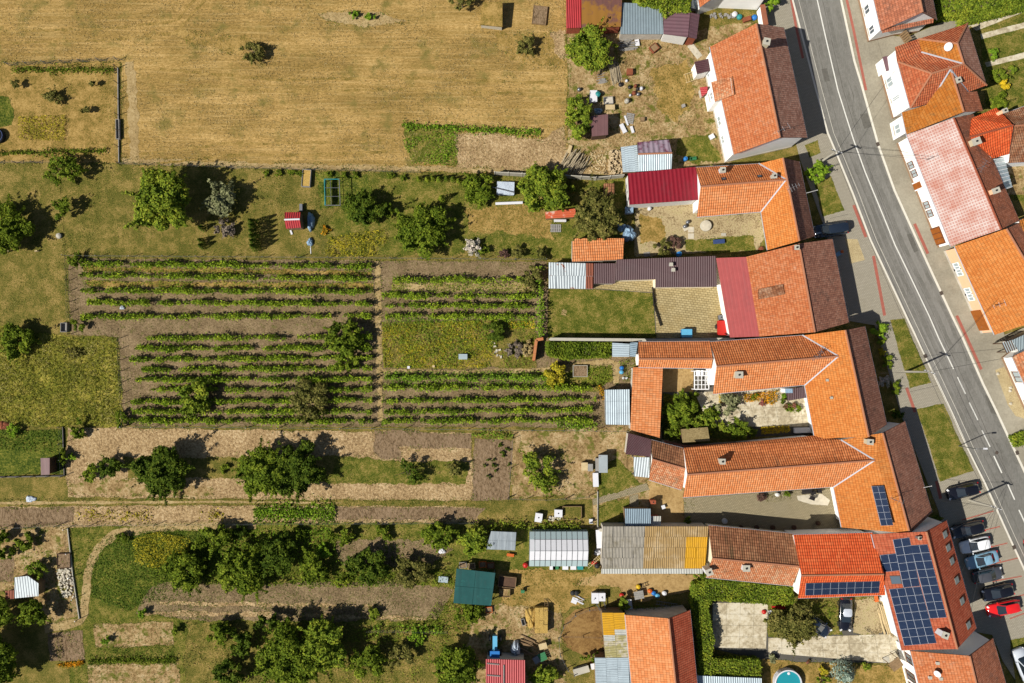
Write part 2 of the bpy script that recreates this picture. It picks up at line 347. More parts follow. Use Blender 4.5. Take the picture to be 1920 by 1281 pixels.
# ---------------------------------------------------------------- mesh helpers
ORG = {}
class MB:
    def __init__(s): s.v = []; s.f = []; s.m = []; s.uv = []
    def add(s, vs, fs, m=0, uvs=None):
        o = len(s.v); s.v += [tuple(v) for v in vs]
        for i, f in enumerate(fs):
            s.f.append(tuple(j+o for j in f)); s.m.append(m); s.uv.append(uvs[i] if uvs else None)
        return s
    def box(s, c, d, rz=0, m=0, tilt=None):
        x, y, z = (k/2 for k in d); c = Vector(c)
        rot = Matrix.Rotation(rz, 3, 'Z')
        if tilt: rot = rot @ Matrix.Rotation(tilt, 3, 'Y')
        vs = [c+rot @ Vector((a*x, b*y, e*z)) for e in (-1, 1) for a, b in ((-1, -1), (1, -1), (1, 1), (-1, 1))]
        return s.add(vs, [(3, 2, 1, 0), (4, 5, 6, 7), (0, 1, 5, 4), (1, 2, 6, 5), (2, 3, 7, 6), (3, 0, 4, 7)], m)
    def tube(s, pts, r, n=6, m=0, r2=None):
        pts = [Vector(p) for p in pts]; k = len(pts); vs = []
        for i, p in enumerate(pts):
            d = (pts[min(i+1, k-1)]-pts[max(i-1, 0)]).normalized()
            a = d.cross(Vector((0, 0, 1)) if abs(d.z) < .9 else Vector((1, 0, 0))).normalized(); b = d.cross(a)
            rr = r if r2 is None else r+(r2-r)*i/(k-1)
            vs += [p+(a*math.cos(t)+b*math.sin(t))*rr for t in (2*math.pi*j/n for j in range(n))]
        fs = [(i*n+j, i*n+(j+1) % n, (i+1)*n+(j+1) % n, (i+1)*n+j) for i in range(k-1) for j in range(n)]
        fs += [tuple(range(n))[::-1], tuple(range((k-1)*n, k*n))]
        return s.add(vs, fs, m)
    def lathe(s, c, prof, n=16, m=0):
        c = Vector(c); vs = [c+Vector((r*math.cos(2*math.pi*j/n), r*math.sin(2*math.pi*j/n), z)) for r, z in prof for j in range(n)]
        k = len(prof)
        fs = [(i*n+j, i*n+(j+1) % n, (i+1)*n+(j+1) % n, (i+1)*n+j) for i in range(k-1) for j in range(n)]
        fs += [tuple(range(n))[::-1], tuple(range((k-1)*n, k*n))]
        return s.add(vs, fs, m)
    def prism(s, poly, z0, z1, m=0):
        p = ccw([Vector((q[0], q[1])) for q in poly]); n = len(p)
        vs = [(q.x, q.y, z0) for q in p]+[(q.x, q.y, z1) for q in p]
        fs = [tuple(range(n))[::-1], tuple(range(n, 2*n))]+[(i, (i+1) % n, n+(i+1) % n, n+i) for i in range(n)]
        return s.add(vs, fs, m)
    def build(s, name, mats, parent=None, smooth=False):
        if isinstance(mats, str): mats = [mats]
        o0 = ORG.get(parent.name, Vector((0, 0, 0))) if parent else Vector((0, 0, 0))
        me = bpy.data.meshes.new(name)
        me.from_pydata([(v[0]-o0[0], v[1]-o0[1], v[2]-o0[2]) for v in s.v], [], s.f)
        for n in mats: me.materials.append(MATS[n])
        me.polygons.foreach_set('material_index', s.m)
        if any(u is not None for u in s.uv):
            l = me.uv_layers.new(name='UVMap')
            for p, u in zip(me.polygons, s.uv):
                if u is not None:
                    for li, c in zip(p.loop_indices, u): l.data[li].uv = c
        if smooth: me.polygons.foreach_set('use_smooth', [True]*len(s.f))
        me.update()
        ob = bpy.data.objects.new(name, me); COL.objects.link(ob)
        if parent: ob.parent = parent; ORG[ob.name] = o0
        return ob
def ccw(p):
    a = sum(p[i].x*p[(i+1) % len(p)].y-p[(i+1) % len(p)].x*p[i].y for i in range(len(p)))
    return p if a > 0 else p[::-1]
def tag(o, label=None, cat=None, group=None, kind=None):
    if label: o['label'] = label
    if cat: o['category'] = cat
    if group: o['group'] = group
    if kind: o['kind'] = kind
    return o
def thing(name, label, cat, loc, group=None):
    o = bpy.data.objects.new(name, None); COL.objects.link(o); o.empty_display_size = .3
    o.location = loc; ORG[o.name] = Vector(loc)
    return tag(o, label, cat, group)
def solo(mb, name, mats, label, cat, group=None, smooth=False):
    """a thing that is one mesh; its origin sits at its base"""
    c = Vector((sum(v[0] for v in mb.v)/len(mb.v), sum(v[1] for v in mb.v)/len(mb.v), min(v[2] for v in mb.v)))
    mb.v = [(v[0]-c.x, v[1]-c.y, v[2]-c.z) for v in mb.v]
    o = mb.build(name, mats, None, smooth); o.location = c
    return tag(o, label, cat, group)
def copy_tree(o, parent=None):
    c = o.copy(); COL.objects.link(c); c.parent = parent
    for ch in o.children: copy_tree(ch, c)
    return c
def np_mesh(name, V, Q, mat, parent=None, org=None):
    """quads from numpy arrays"""
    me = bpy.data.meshes.new(name); V = np.asarray(V, dtype=np.float32); Q = np.asarray(Q, dtype=np.int32)
    if parent is not None: V = V-np.array(ORG[parent.name], dtype=np.float32)
    if org is not None: V = V-np.array(org, dtype=np.float32)
    me.vertices.add(len(V)); me.vertices.foreach_set('co', V.ravel())
    me.loops.add(Q.size); me.loops.foreach_set('vertex_index', Q.ravel())
    me.polygons.add(len(Q)); me.polygons.foreach_set('loop_start', np.arange(0, Q.size, 4, dtype=np.int32))
    me.materials.append(MATS[mat]); me.update(calc_edges=True)
    o = bpy.data.objects.new(name, me); COL.objects.link(o)
    if parent is not None: o.parent = parent
    if org is not None: o.location = org
    return o
def leaves(C, size, out=None, up=.6, flat=1.0):
    """one four-cornered leaf per centre in C; normals lean out and up"""
    n = len(C); N = NR.normal(size=(n, 3))*.6
    if out is not None: N += out*.8
    N[:, 2] += up; N /= np.linalg.norm(N, axis=1)[:, None]+1e-9
    T = np.cross(N, NR.normal(size=(n, 3))); T /= np.linalg.norm(T, axis=1)[:, None]+1e-9
    B = np.cross(N, T); s = (size*NR.uniform(.6, 1.35, n))[:, None]
    V = np.stack([C-T*s*.7, C+B*s*.38*flat, C+T*s*.7, C-B*s*.38*flat], 1).reshape(-1, 3)
    return V, np.arange(4*n).reshape(-1, 4)
# ---------------------------------------------------------------- the ground, fields, yards and street
EDGES = []
def jag_poly(px, amp, step=.22):
    pts = [W(*p) for p in px]; out = []
    for i, a in enumerate(pts):
        b = pts[(i+1) % len(pts)]; L = (b-a).length; n = max(1, int(L/step)) if amp else 1
        nrm = Vector((-(b-a).y, (b-a).x, 0)).normalized(); p1, p2 = rnd.uniform(0, 6.28), rnd.uniform(0, 6.28)
        if amp >= .12: EDGES.append((a, b))
        for k in range(n):
            t = k/n; o = (rnd.uniform(-.4, .4)+.45*math.sin(t*L*.7+p1)+.3*math.sin(t*L*2.1+p2))*amp*min(1, t*L, (1-t)*L) if k else 0
            out.append(a.lerp(b, t)+nrm*o)
    return out
LAYN = {}
def layz(layer):
    LAYN[layer] = LAYN.get(layer, -1)+1
    return .012*layer+.0004*LAYN[layer]
def patch(name, mat, layer, px, amp=.18, z=None):
    p = ccw([Vector((q.x, q.y)) for q in jag_poly(px, amp)]); z = layz(layer) if z is None else z
    b = MB(); b.add([(q.x, q.y, z) for q in p], [tuple(range(len(p)))])
    return tag(b.build(name, mat), kind='structure')
def ribbon(name, mat, layer, px, wid, amp=0, z=None, parent=None):
    """a strip of given width in metres along a pixel path"""
    pts = [W(*p) for p in px]; z = layz(layer) if z is None else z; q = []
    for a, b in zip(pts, pts[1:]):
        n = max(1, int((b-a).length/(.5 if amp else 4)))
        q += [a.lerp(b, k/n) for k in range(n)]
    q.append(pts[-1]); vs = []
    for i, p in enumerate(q):
        d = (q[min(i+1, len(q)-1)]-q[max(i-1, 0)]).normalized(); n = Vector((-d.y, d.x, 0))
        vs += [(p+n*(wid/2+rnd.uniform(-amp, amp))).to_tuple()[:2]+(z,), (p-n*(wid/2+rnd.uniform(-amp, amp))).to_tuple()[:2]+(z,)]
    m = MB(); m.add(vs, [(2*i, 2*i+1, 2*i+3, 2*i+2) for i in range(len(q)-1)])
    o = m.build(name, mat, parent)
    return o if parent else tag(o, kind='structure')
def slabs(parent, mat, px4, nx, ny, z, gap=.02, th=.03, jit=.0, name='slab'):
    """paving slabs laid in a grid between four pixel corners, each an object"""
    c = [W(*p) for p in px4]
    f = lambda u, v: c[0].lerp(c[1], u).lerp(c[3].lerp(c[2], u), v)
    for i in range(nx):
        for j in range(ny):
            sh = jit*(j % 2)/nx
            q = [f(min(1, a/nx+sh), b/ny) for a, b in ((i, j), (i+1, j), (i+1, j+1), (i, j+1))]
            m = sum(q, Vector())/4; q = [m+(p-m)*(1-gap/max(.2, (p-m).length)) for p in q]
            b = MB(); b.prism(q, z, z+th+rnd.uniform(0, .008)); b.build(name, mat, parent)

g = MB(); g.add([(-900, -900, -.01), (900, -900, -.01), (900, 900, -.01), (-900, 900, -.01)], [(0, 1, 2, 3)])
tag(g.build('ground', 'olive_grass'), kind='structure')
# north fields
patch('stubble_field', 'dry_field', 1, [(-80, -80), (1062, -80), (1064, 330), (940, 326), (770, 322), (480, 316), (230, 307), (228, 116), (-80, 118)])
patch('garden_lawn', 'dry_garden', 2, [(-80, 119), (226, 117), (227, 306), (-80, 304)])
patch('green_corner', 'lush_grass', 3, [(-60, 178), (16, 182), (26, 205), (22, 235), (-60, 240)], .3)
patch('field_edge', 'straw_path', 2, [(228, 296), (480, 306), (770, 312), (940, 314), (1060, 318), (1062, 328), (770, 321), (480, 315), (229, 306)], .25)
patch('bare_plot', 'clod_soil', 2, [(850, 250), (935, 250), (1018, 262), (1058, 236), (1062, 322), (960, 320), (852, 312)], .3)
patch('weed_plot', 'green_grass', 3, [(753, 232), (852, 240), (858, 310), (772, 306), (760, 260)], .3)
patch('trampled_strip', 'straw_path', 2, [(596, 26), (700, 22), (770, 40), (700, 50), (612, 40)], .3)
ribbon('mown_track', 'straw_path', 2, [(244, 116), (250, 200), (252, 306)], 1.3, .25)
patch('mown_patch', 'dry_garden', 2, [(330, 58), (470, 72), (510, 92), (430, 100), (350, 80)], .6)
patch('mown_patch', 'dry_garden', 2, [(930, 60), (1060, 66), (1060, 130), (980, 120), (930, 90)], .6)
patch('mown_patch', 'clod_soil', 2, [(1030, 60), (1062, 56), (1062, 110), (1040, 100)], .5)
for px in ([(-40, 60), (200, 54), (330, 40), (400, -40)], [(260, 290), (420, 270), (600, 268), (740, 262)], [(300, 130), (520, 150), (760, 146), (1040, 156)]):
    for k in (0, 22): ribbon('wheel_track', 'dry_garden', 2, [(x, y+k) for x, y in px], .35, .12)
# garden strip with lawns
patch('lawn', 'olive_grass', 1, [(112, 309), (230, 308), (480, 317), (770, 324), (1064, 332), (1175, 334), (1176, 486), (1030, 490), (122, 481)], .2)
patch('lawn', 'green_grass', 2, [(640, 322), (780, 328), (930, 330), (1064, 336), (1172, 338), (1172, 486), (1000, 486), (900, 470), (760, 480), (640, 480), (600, 430), (660, 360)], .5)
patch('lawn', 'lush_grass', 3, [(590, 325), (690, 326), (700, 372), (650, 420), (636, 385), (600, 392)], .5)
patch('worn_lawn', 'dry_garden', 3, [(870, 395), (960, 380), (1030, 400), (1040, 450), (960, 440), (880, 432)], .6)
patch('meadow', 'olive_grass', 2, [(-80, 310), (112, 310), (122, 480), (130, 600), (-80, 610)], .3)
patch('tall_meadow', 'meadow', 3, [(-80, 600), (128, 632), (220, 634), (232, 798), (-80, 800)], .3)
# vineyard
patch('vineyard_soil', 'vine_soil', 1, [(128, 485), (1026, 491), (1028, 640), (1190, 642), (1186, 802), (232, 799), (222, 632), (132, 628)], .15)
patch('straw_row', 'dry_garden', 2, [(156, 500), (696, 509), (696, 517), (156, 508)], .25)
patch('straw_row', 'dry_garden', 2, [(160, 527), (700, 532), (700, 541), (165, 537)], .25)
patch('straw_row', 'straw_path', 2, [(735, 530), (1000, 533), (1000, 545), (735, 545)], .3)
patch('garden_path', 'straw_path', 3, [(702, 490), (714, 490), (718, 790), (708, 790)], .12)
patch('garden_path', 'straw_path', 3, [(716, 692), (860, 694), (1020, 690), (1140, 672), (1162, 680), (1160, 720), (1150, 720), (1146, 686), (1020, 700), (860, 702), (718, 700)], .12)
patch('pumpkin_bed', 'olive_grass', 2, [(716, 606), (1000, 598), (1008, 640), (1006, 690), (800, 692), (720, 688)], .3)
patch('weed_bed', 'green_grass', 3, [(1026, 645), (1150, 646), (1146, 672), (1030, 672)], .2)
patch('garden_bed', 'green_grass', 2, [(1020, 700), (1145, 686), (1150, 712), (1120, 735), (1030, 730)], .3)
patch('narrow_lawn', 'green_grass', 2, [(1030, 541), (1112, 543), (1226, 549), (1231, 632), (1028, 634)], .12)
patch('dirt_spot', 'straw_path', 3, [(1054, 580), (1063, 582), (1061, 592), (1052, 590)], .2)
# south fields
patch('bare_field', 'clod_soil', 2, [(128, 801), (450, 806), (884, 812), (888, 938), (560, 937), (128, 932), (120, 870)], .2)
patch('field_stripe', 'yard_dirt', 3, [(130, 905), (250, 898), (400, 915), (400, 930), (130, 928)], .4)
patch('grass_strip', 'olive_grass', 3, [(232, 856), (440, 858), (640, 856), (660, 858), (655, 905), (560, 905), (440, 896), (240, 898)], .3)
patch('grass_strip', 'green_grass', 3, [(640, 856), (690, 856), (720, 864), (880, 866), (872, 908), (720, 906), (560, 905), (620, 890)], .3)
patch('tilled_plot', 'tilled_soil', 3, [(702, 806), (884, 814), (884, 842), (748, 838), (752, 862), (716, 862), (700, 846)], .25)
patch('tilled_plot', 'tilled_soil', 3, [(890, 822), (962, 826), (955, 936), (884, 940)], .15)
patch('dirt_yard', 'yard_dirt', 2, [(960, 808), (1180, 812), (1176, 880), (1120, 922), (960, 936)], .2)
patch('grass_track', 'olive_grass', 3, [(-80, 938), (400, 936), (884, 940), (1110, 936), (1112, 986), (900, 988), (890, 950), (400, 946), (-80, 952)], .15)
patch('grass_track', 'straw_path', 4, [(-80, 941), (400, 939), (640, 942), (640, 944), (400, 943), (-80, 947)], .1)
patch('soil_strip', 'clod_soil', 2, [(-80, 948), (890, 948), (900, 980), (480, 980), (-80, 994)], .15)
patch('tilled_plot', 'tilled_soil', 3, [(-80, 952), (140, 951), (138, 978), (90, 986), (-80, 992)], .15)
patch('tilled_plot', 'tilled_soil', 3, [(632, 951), (912, 952), (890, 974), (634, 974)], .15)
patch('south_lawn', 'green_grass', 1, [(132, 984), (480, 980), (900, 980), (1110, 988), (1110, 1090), (850, 1100), (830, 1180), (820, 1340), (130, 1340)], .2)
patch('clover_lawn', 'lush_grass', 2, [(205, 1003), (300, 994), (380, 992), (420, 1050), (330, 1120), (270, 1130), (245, 1145), (170, 1120), (172, 1060), (185, 1020)], .4)
ribbon('worn_path', 'straw_path', 3, [(480, 984), (380, 986), (280, 990), (215, 1002), (182, 1030), (166, 1070), (162, 1110), (158, 1150), (150, 1166), (84, 1180)], 1.1, .15)
patch('dry_plot', 'vine_soil', 2, [(300, 1092), (480, 1094), (760, 1090), (850, 1106), (820, 1160), (600, 1166), (350, 1162), (255, 1150), (270, 1120)], .3)
patch('dry_stripe', 'clod_soil', 3, [(300, 1128), (480, 1130), (720, 1134), (720, 1139), (480, 1137), (300, 1134)], .2)
patch('dry_stripe', 'clod_soil', 3, [(260, 1146), (480, 1148), (820, 1158), (820, 1163), (480, 1156), (260, 1154)], .25)
patch('soil_bed', 'yard_dirt', 2, [(176, 1170), (325, 1166), (326, 1210), (180, 1214)], .2)
patch('soil_bed', 'tilled_soil', 2, [(90, 1188), (155, 1182), (160, 1238), (94, 1240)], .12)
patch('soil_bed', 'yard_dirt', 2, [(165, 1246), (335, 1244), (340, 1340), (160, 1340)], .3)
patch('west_yard', 'yard_dirt', 2, [(-80, 996), (105, 986), (130, 990), (136, 1060), (148, 1155), (88, 1172), (60, 1120), (-80, 1090)], .2)
patch('soil_bed', 'tilled_soil', 3, [(-60, 1060), (26, 1044), (26, 1090), (-60, 1096)], .15)
patch('west_lawn', 'lush_grass', 2, [(-80, 806), (118, 806), (122, 888), (-80, 894)], .15)
patch('orchard_lawn', 'olive_grass', 2, [(350, 1166), (600, 1170), (830, 1180), (830, 1340), (345, 1340)], .3)
patch('seedling_bed', 'vine_soil', 2, [(630, 1014), (800, 1010), (850, 1030), (810, 1060), (640, 1060)], .4)
patch('farm_yard', 'yard_dirt', 2, [(880, 1150), (960, 1120), (1050, 1128), (1060, 1300), (840, 1300), (880, 1200)], .4)
patch('yard_grass', 'dry_garden', 2, [(930, 1066), (1120, 1072), (1120, 1110), (1060, 1150), (940, 1130)], .4)
patch('sand_drive', 'sand_dirt', 3, [(1130, 1072), (1320, 1076), (1318, 1100), (1280, 1112), (1210, 1128), (1180, 1126), (1160, 1100), (1080, 1098), (1090, 1084)], .25)
patch('riding_pen', 'pen_dirt', 3, [(1060, 1160), (1080, 1142), (1126, 1138), (1134, 1236), (1098, 1232), (1060, 1212), (1052, 1190)], .15)
# yards behind the houses
patch('north_yard', 'yard_dirt', 2, [(1062, 52), (1150, 60), (1300, 56), (1420, 40), (1330, 90), (1372, 308), (1180, 330), (1062, 332), (1066, 150)], .25)
patch('yard_grass', 'green_grass', 3, [(1270, 262), (1330, 250), (1352, 300), (1300, 308), (1268, 290)], .5)
patch('yard_grass', 'dry_garden', 3, [(1220, 130), (1290, 110), (1300, 180), (1270, 230), (1230, 200)], .6)
patch('yard_paving', 'rubble', 3, [(1190, 384), (1310, 376), (1312, 408), (1424, 398), (1434, 444), (1420, 470), (1310, 474), (1190, 482)], .15)
patch('yard_grass', 'dry_garden', 4, [(1200, 400), (1240, 410), (1248, 452), (1200, 458)], .4)
patch('yard_grass', 'green_grass', 4, [(1284, 450), (1412, 442), (1418, 470), (1340, 476), (1286, 470)], .2)
cy = patch('courtyard', 'seam', 2, [(1112, 527), (1232, 524), (1348, 538), (1372, 634), (1230, 636), (1224, 550), (1112, 542)], 0)
patch('courtyard_paving', 'paver_yellow', 3, [(1113, 528), (1232, 525), (1347, 539), (1371, 633), (1231, 634), (1226, 549), (1113, 541)], 0)
my = patch('courtyard', 'seam', 2, [(1243, 688), (1440, 690), (1520, 722), (1534, 815), (1240, 824)], 0)
patch('soil_yard', 'sand_dirt', 3, [(1243, 690), (1300, 690), (1300, 735), (1243, 735)], .05)
patch('courtyard_lawn', 'lush_grass', 3, [(1243, 738), (1300, 742), (1352, 770), (1380, 800), (1400, 822), (1242, 824)], .3)
slabs(my, 'concrete_yard', [(1302, 736), (1520, 724), (1528, 800), (1330, 800)], 9, 4, .052, .02)
sy = patch('courtyard', 'paver_grey', 2, [(1282, 934), (1565, 915), (1580, 990), (1480, 1000), (1284, 982)], 0)
patch('lane', 'paver_grey', 3, [(1111, 936), (1212, 906), (1218, 918), (1118, 946), (1112, 948)], .04)
patch('lane', 'paver_grey', 3, [(1180, 930), (1196, 926), (1198, 952), (1182, 954)], .04)
patch('yard_grass', 'green_grass', 3, [(1120, 880), (1156, 858), (1190, 896), (1200, 908), (1122, 932)], .3)
patch('yard_grass', 'green_grass', 3, [(1122, 948), (1180, 932), (1182, 984), (1122, 986)], .3)
patch('yard_dirt', 'sand_dirt', 2, [(1214, 900), (1282, 920), (1282, 984), (1216, 984)], .2)
patch('yard_dirt', 'yard_dirt', 1, [(1060, 800), (1300, 800), (1300, 990), (1060, 990)], .2)
dy = patch('drive', 'seam', 2, [(1335, 1128), (1448, 1130), (1700, 1180), (1705, 1244), (1440, 1240), (1335, 1216)], 0)
slabs(dy, 'concrete_yard', [(1336, 1130), (1440, 1130), (1436, 1216), (1336, 1214)], 4, 4, .052, .02)
slabs(dy, 'concrete_yard', [(1440, 1196), (1690, 1188), (1700, 1246), (1440, 1224)], 10, 3, .052, .02)
patch('drive_lawn', 'green_grass', 3, [(1440, 1130), (1560, 1126), (1580, 1190), (1540, 1190), (1440, 1194)], .3)
patch('drive_gravel', 'rubble', 3, [(1600, 1124), (1660, 1120), (1672, 1180), (1620, 1196), (1600, 1186)], .3)
patch('pool_lawn', 'dry_garden', 3, [(1428, 1236), (1560, 1244), (1700, 1250), (1700, 1330), (1428, 1330)], .2)
patch('east_lawn', 'green_grass', 2, [(1836, 40), (1990, -20), (1990, 420), (1880, 360), (1850, 220)], .1)
patch('east_path', 'concrete_yard', 3, [(1810, 40), (1990, -18), (1990, -4), (1830, 58)], .05)
patch('east_path', 'concrete_yard', 3, [(1838, 64), (1990, 24), (1990, 34), (1840, 74)], .05)
patch('east_path', 'concrete_yard', 3, [(1846, 118), (1990, 80), (1990, 92), (1850, 126)], .05)
patch('east_yard', 'yard_dirt', 3, [(1880, 300), (1990, 290), (1990, 360), (1890, 366)], .1)

patch('passage', 'sidewalk', 4, [(1630, 64), (1700, 70), (1780, 36), (1830, 40), (1800, 66), (1690, 100), (1650, 116)], 0)
patch('passage', 'sidewalk', 4, [(1850, 640), (1960, 600), (1970, 670), (1870, 690)], 0)
# the street
wk = [(1462, -80), (1487, 0), (1500, 50), (1513, 100), (1528, 158), (1553, 250), (1570, 290), (1600, 363), (1633, 450), (1658, 503), (1700, 593), (1747, 692), (1785, 773), (1815, 840), (1847, 905), (1893, 1007), (1920, 1065), (1960, 1150), (2010, 1256), (2060, 1360)]
ek = [(1552, -80), (1575, 0), (1600, 115), (1613, 158), (1645, 273), (1675, 357), (1717, 450), (1743, 507), (1783, 593), (1802, 632), (1842, 722), (1867, 773), (1890, 823), (1920, 887), (1966, 985), (2060, 1180), (2140, 1345)]
cl = [(1508, -80), (1532, 0), (1547, 67), (1560, 123), (1571, 170), (1585, 215), (1600, 262), (1622, 323), (1655, 403), (1678, 460), (1708, 522), (1742, 593), (1760, 635), (1787.5, 692)]
patch('road', 'asphalt', 2, wk+ek[::-1], 0)
SWZ = .11
def raised(name, mat, px):
    p = ccw([Vector((q.x, q.y)) for q in [W(*a) for a in px]]); b = MB(); b.prism(p, -.005, SWZ)
    return tag(b.build(name, mat), kind='structure')
raised('pavement', 'paver_walk', wk+[(1960, 1360), (1880, 1240), (1860, 1190), (1800, 1180), (1760, 960), (1690, 780), (1640, 610), (1580, 600), (1550, 440), (1500, 300), (1470, 180), (1430, 30), (1400, -80)])
raised('pavement', 'sidewalk', ek+[(2240, 1345), (2080, 1000), (1960, 740), (1890, 650), (1880, 620), (1800, 480), (1740, 350), (1712, 260), (1660, 130), (1640, 60), (1620, -80)])
def kerb(px, side):
    pts = [W(*p) for p in px]; b = MB(); q = []
    for i, p in enumerate(pts):
        d = (pts[min(i+1, len(pts)-1)]-pts[max(i-1, 0)]).normalized(); n = Vector((-d.y, d.x, 0))*side
        q += [(p.x+n.x*.02, p.y+n.y*.02, .0), (p.x+n.x*.02, p.y+n.y*.02, .135), (p.x-n.x*.24, p.y-n.y*.24, .135)]
    b.add(q, [(3*i+j, 3*i+3+j, 3*i+4+j, 3*i+1+j) for i in range(len(pts)-1) for j in (0, 1)])
    tag(b.build('kerb', 'kerb'), kind='structure')
kerb(wk, 1); kerb(ek, -1)
off = lambda px, d: [(x+d, y) for x, y in px]
ribbon('edge_line', 'kerb', 3, off(wk, 10), .05)
ribbon('centre_line', 'white_line', 3, cl, .16)
for a, b in (((1795, 707), (1810, 739)), ((1817, 755), (1833, 788)), ((1841, 807), (1856, 838)), ((1863, 855), (1878, 887)), ((1889, 908), (1902, 937)), ((1910, 956), (1926, 990))):
    ribbon('lane_dash', 'white_line', 3, [a, b], .17)
ribbon('road_seam', 'seam', 3, off(cl, 10)+[(1850, 810), (1900, 912)], .05, .02)
ribbon('road_seam', 'seam', 3, off(wk, 22), .03)
for dx, w_ in ((16, .55), (34, .5)): ribbon('wheel_track', 'worn_asphalt', 2, off(cl, dx)+[(1787.5+dx, 692), (1830+dx, 780), (1900+dx, 930)], w_, .06)
for dx, w_ in ((-14, .5), (-27, .45)): ribbon('wheel_track', 'worn_asphalt', 2, off(cl, dx)+[(1787.5+dx, 692), (1830+dx, 780), (1900+dx, 930)], w_, .06)
for px in ([(1612, 215), (1626, 212), (1634, 238), (1620, 242)], [(1700, 440), (1708, 438), (1722, 470), (1714, 474)], [(1846, 740), (1854, 744), (1868, 778), (1858, 774)], [(1540, 130), (1550, 128), (1556, 152), (1546, 154)]): patch('road_repair', 'dark_asphalt', 2, px, .03)
for px in ([(1590, 150), (1600, 180), (1598, 205), (1606, 232)], [(1690, 520), (1700, 536), (1702, 556), (1716, 580)], [(1800, 640), (1812, 672), (1810, 700)], [(1860, 820), (1876, 846), (1884, 880)]): ribbon('road_crack', 'seam', 3, px, .035, .03)
for p in ([(1474, -30), (1483, 0), (1492, 50), (1505, 110)], [(1600, 385), (1623, 445)], [(1637, 480), (1658, 592)], [(1699, 727), (1715, 773)], [(1755, 902), (1763, 935)],
          [(1574, -60), (1587, 0), (1600, 58), (1623, 170)], [(1714, 420), (1739, 476)], [(1793, 592), (1839, 693)]):
    ribbon('red_paving_strip', 'red_strip', 0, p, .42 if len(p) < 4 else .36, z=SWZ+.004)
for a, b in (((1803, 975), (1862, 958)), ((1820, 1000), (1874, 987)), ((1838, 1030), (1888, 1018)), ((1850, 1060), (1908, 1046)), ((1860, 1090), (1915, 1080)), ((1875, 1126), (1930, 1112)), ((1892, 1160), (1945, 1140))):
    ribbon('bay_line', 'red_strip', 0, [a, b], .16, z=SWZ+.004)
for px in ([(1508, 273), (1533, 263), (1538, 287), (1517, 296)], [(1527, 347), (1557, 330), (1583, 395), (1542, 407)], [(1668, 600), (1695, 597), (1745, 718), (1705, 728)], [(1718, 767), (1768, 757), (1825, 883), (1762, 903)], [(1893, 1200), (1960, 1184), (2000, 1360), (1904, 1290)]):
    patch('verge', 'green_grass', 0, px, .1, z=SWZ+.012)
patch('gravel_bed', 'gravel', 0, [(1584, 448), (1607, 449), (1621, 488), (1593, 495)], .03, z=SWZ+.012)
patch('gravel_bed', 'gravel', 0, [(1865, 694), (1882, 688), (1950, 790), (1960, 812), (1917, 784), (1903, 780), (1888, 758)], .05, z=SWZ+.012)
for p in ([(1668, 728), (1708, 728)], [(1705, 735), (1760, 722)], [(1556, 410), (1590, 402)]): ribbon('pavement_seam', 'seam', 0, p, .05, z=SWZ+.006)
def cover(px, py, r, label, z, mat='iron'):
    c = W(px, py); b = MB(); b.lathe((c.x, c.y, z), [(r*1.15, 0), (r*1.15, .012), (r, .014), (r, .006), (r*.3, .006), (r*.28, .016)], 20)
    solo(b, 'manhole_cover', mat, label, 'manhole')
cover(1621, 268, .42, 'round iron manhole cover on the road beside the lamp shadow', .01)
cover(1881, 860, .42, 'round iron manhole cover beside the dashed centre line', .01)
cover(1868, 849, .2, 'small iron valve cover set in the pavement by the verge', SWZ)
for x, y, l in ((1645, 271, 'rusty drain grate in the kerb opposite the pale pink roof'), (1764, 550, 'brown drain grate in the kerb below the orange roof'), (1734, 668, 'grey drain grate in the kerb beside the verge pole'), (1900, 1026, 'dark drain grate in the kerb behind the parked cars'), (1906, 849, 'square drain cover in the pavement near the clipped hedge')):
    c = W(x, y); b = MB(); b.box((c.x, c.y, .14), (.55, .4, .05), R(-65))
    for k in range(4): b.box((c.x+(k-1.5)*.05, c.y+(k-1.5)*.1, .17), (.4, .03, .02), R(25))
    solo(b, 'drain_grate', 'iron', l, 'drain')
# ---------------------------------------------------------------- buildings
def slope_uv(pts):
    n = (pts[1]-pts[0]).cross(pts[2]-pts[0]).normalized()
    if n.z < 0: n = -n
    if n.z > .9995: u, v = Vector((1, 0, 0)), Vector((0, 1, 0))
    else: v = (Vector((0, 0, 1))-n*n.z).normalized(); u = v.cross(n)
    return [(p.dot(u), p.dot(v)) for p in pts]
def inset(pts, d):
    p = [Vector((q.x, q.y)) for q in pts]; n = len(p); ds = d if hasattr(d, '__len__') else [d]*n; a = sum(p[i].x*p[(i+1) % n].y-p[(i+1) % n].x*p[i].y for i in range(n))
    sg = 1 if a > 0 else -1; out = []
    for i in range(n):
        e1 = (p[i]-p[i-1]).normalized(); e2 = (p[(i+1) % n]-p[i]).normalized()
        n1 = Vector((-e1.y, e1.x))*sg; n2 = Vector((-e2.y, e2.x))*sg
        d1, d2 = ds[i-1], ds[i]; cr = e1.x*e2.y-e1.y*e2.x
        if abs(cr) < .25: o = (n1*d1+n2*d2)/2 if d1 != d2 else (n1+n2)/max(.35, 1+n1.dot(n2))*d1
        else:
            dd = n1.dot(n2); q = 1-dd*dd; o = n1*((d1-d2*dd)/q)+n2*((d2-d1*dd)/q)
        out.append(Vector((p[i].x+o.x, p[i].y+o.y, pts[i].z)))
    return out
class House: pass
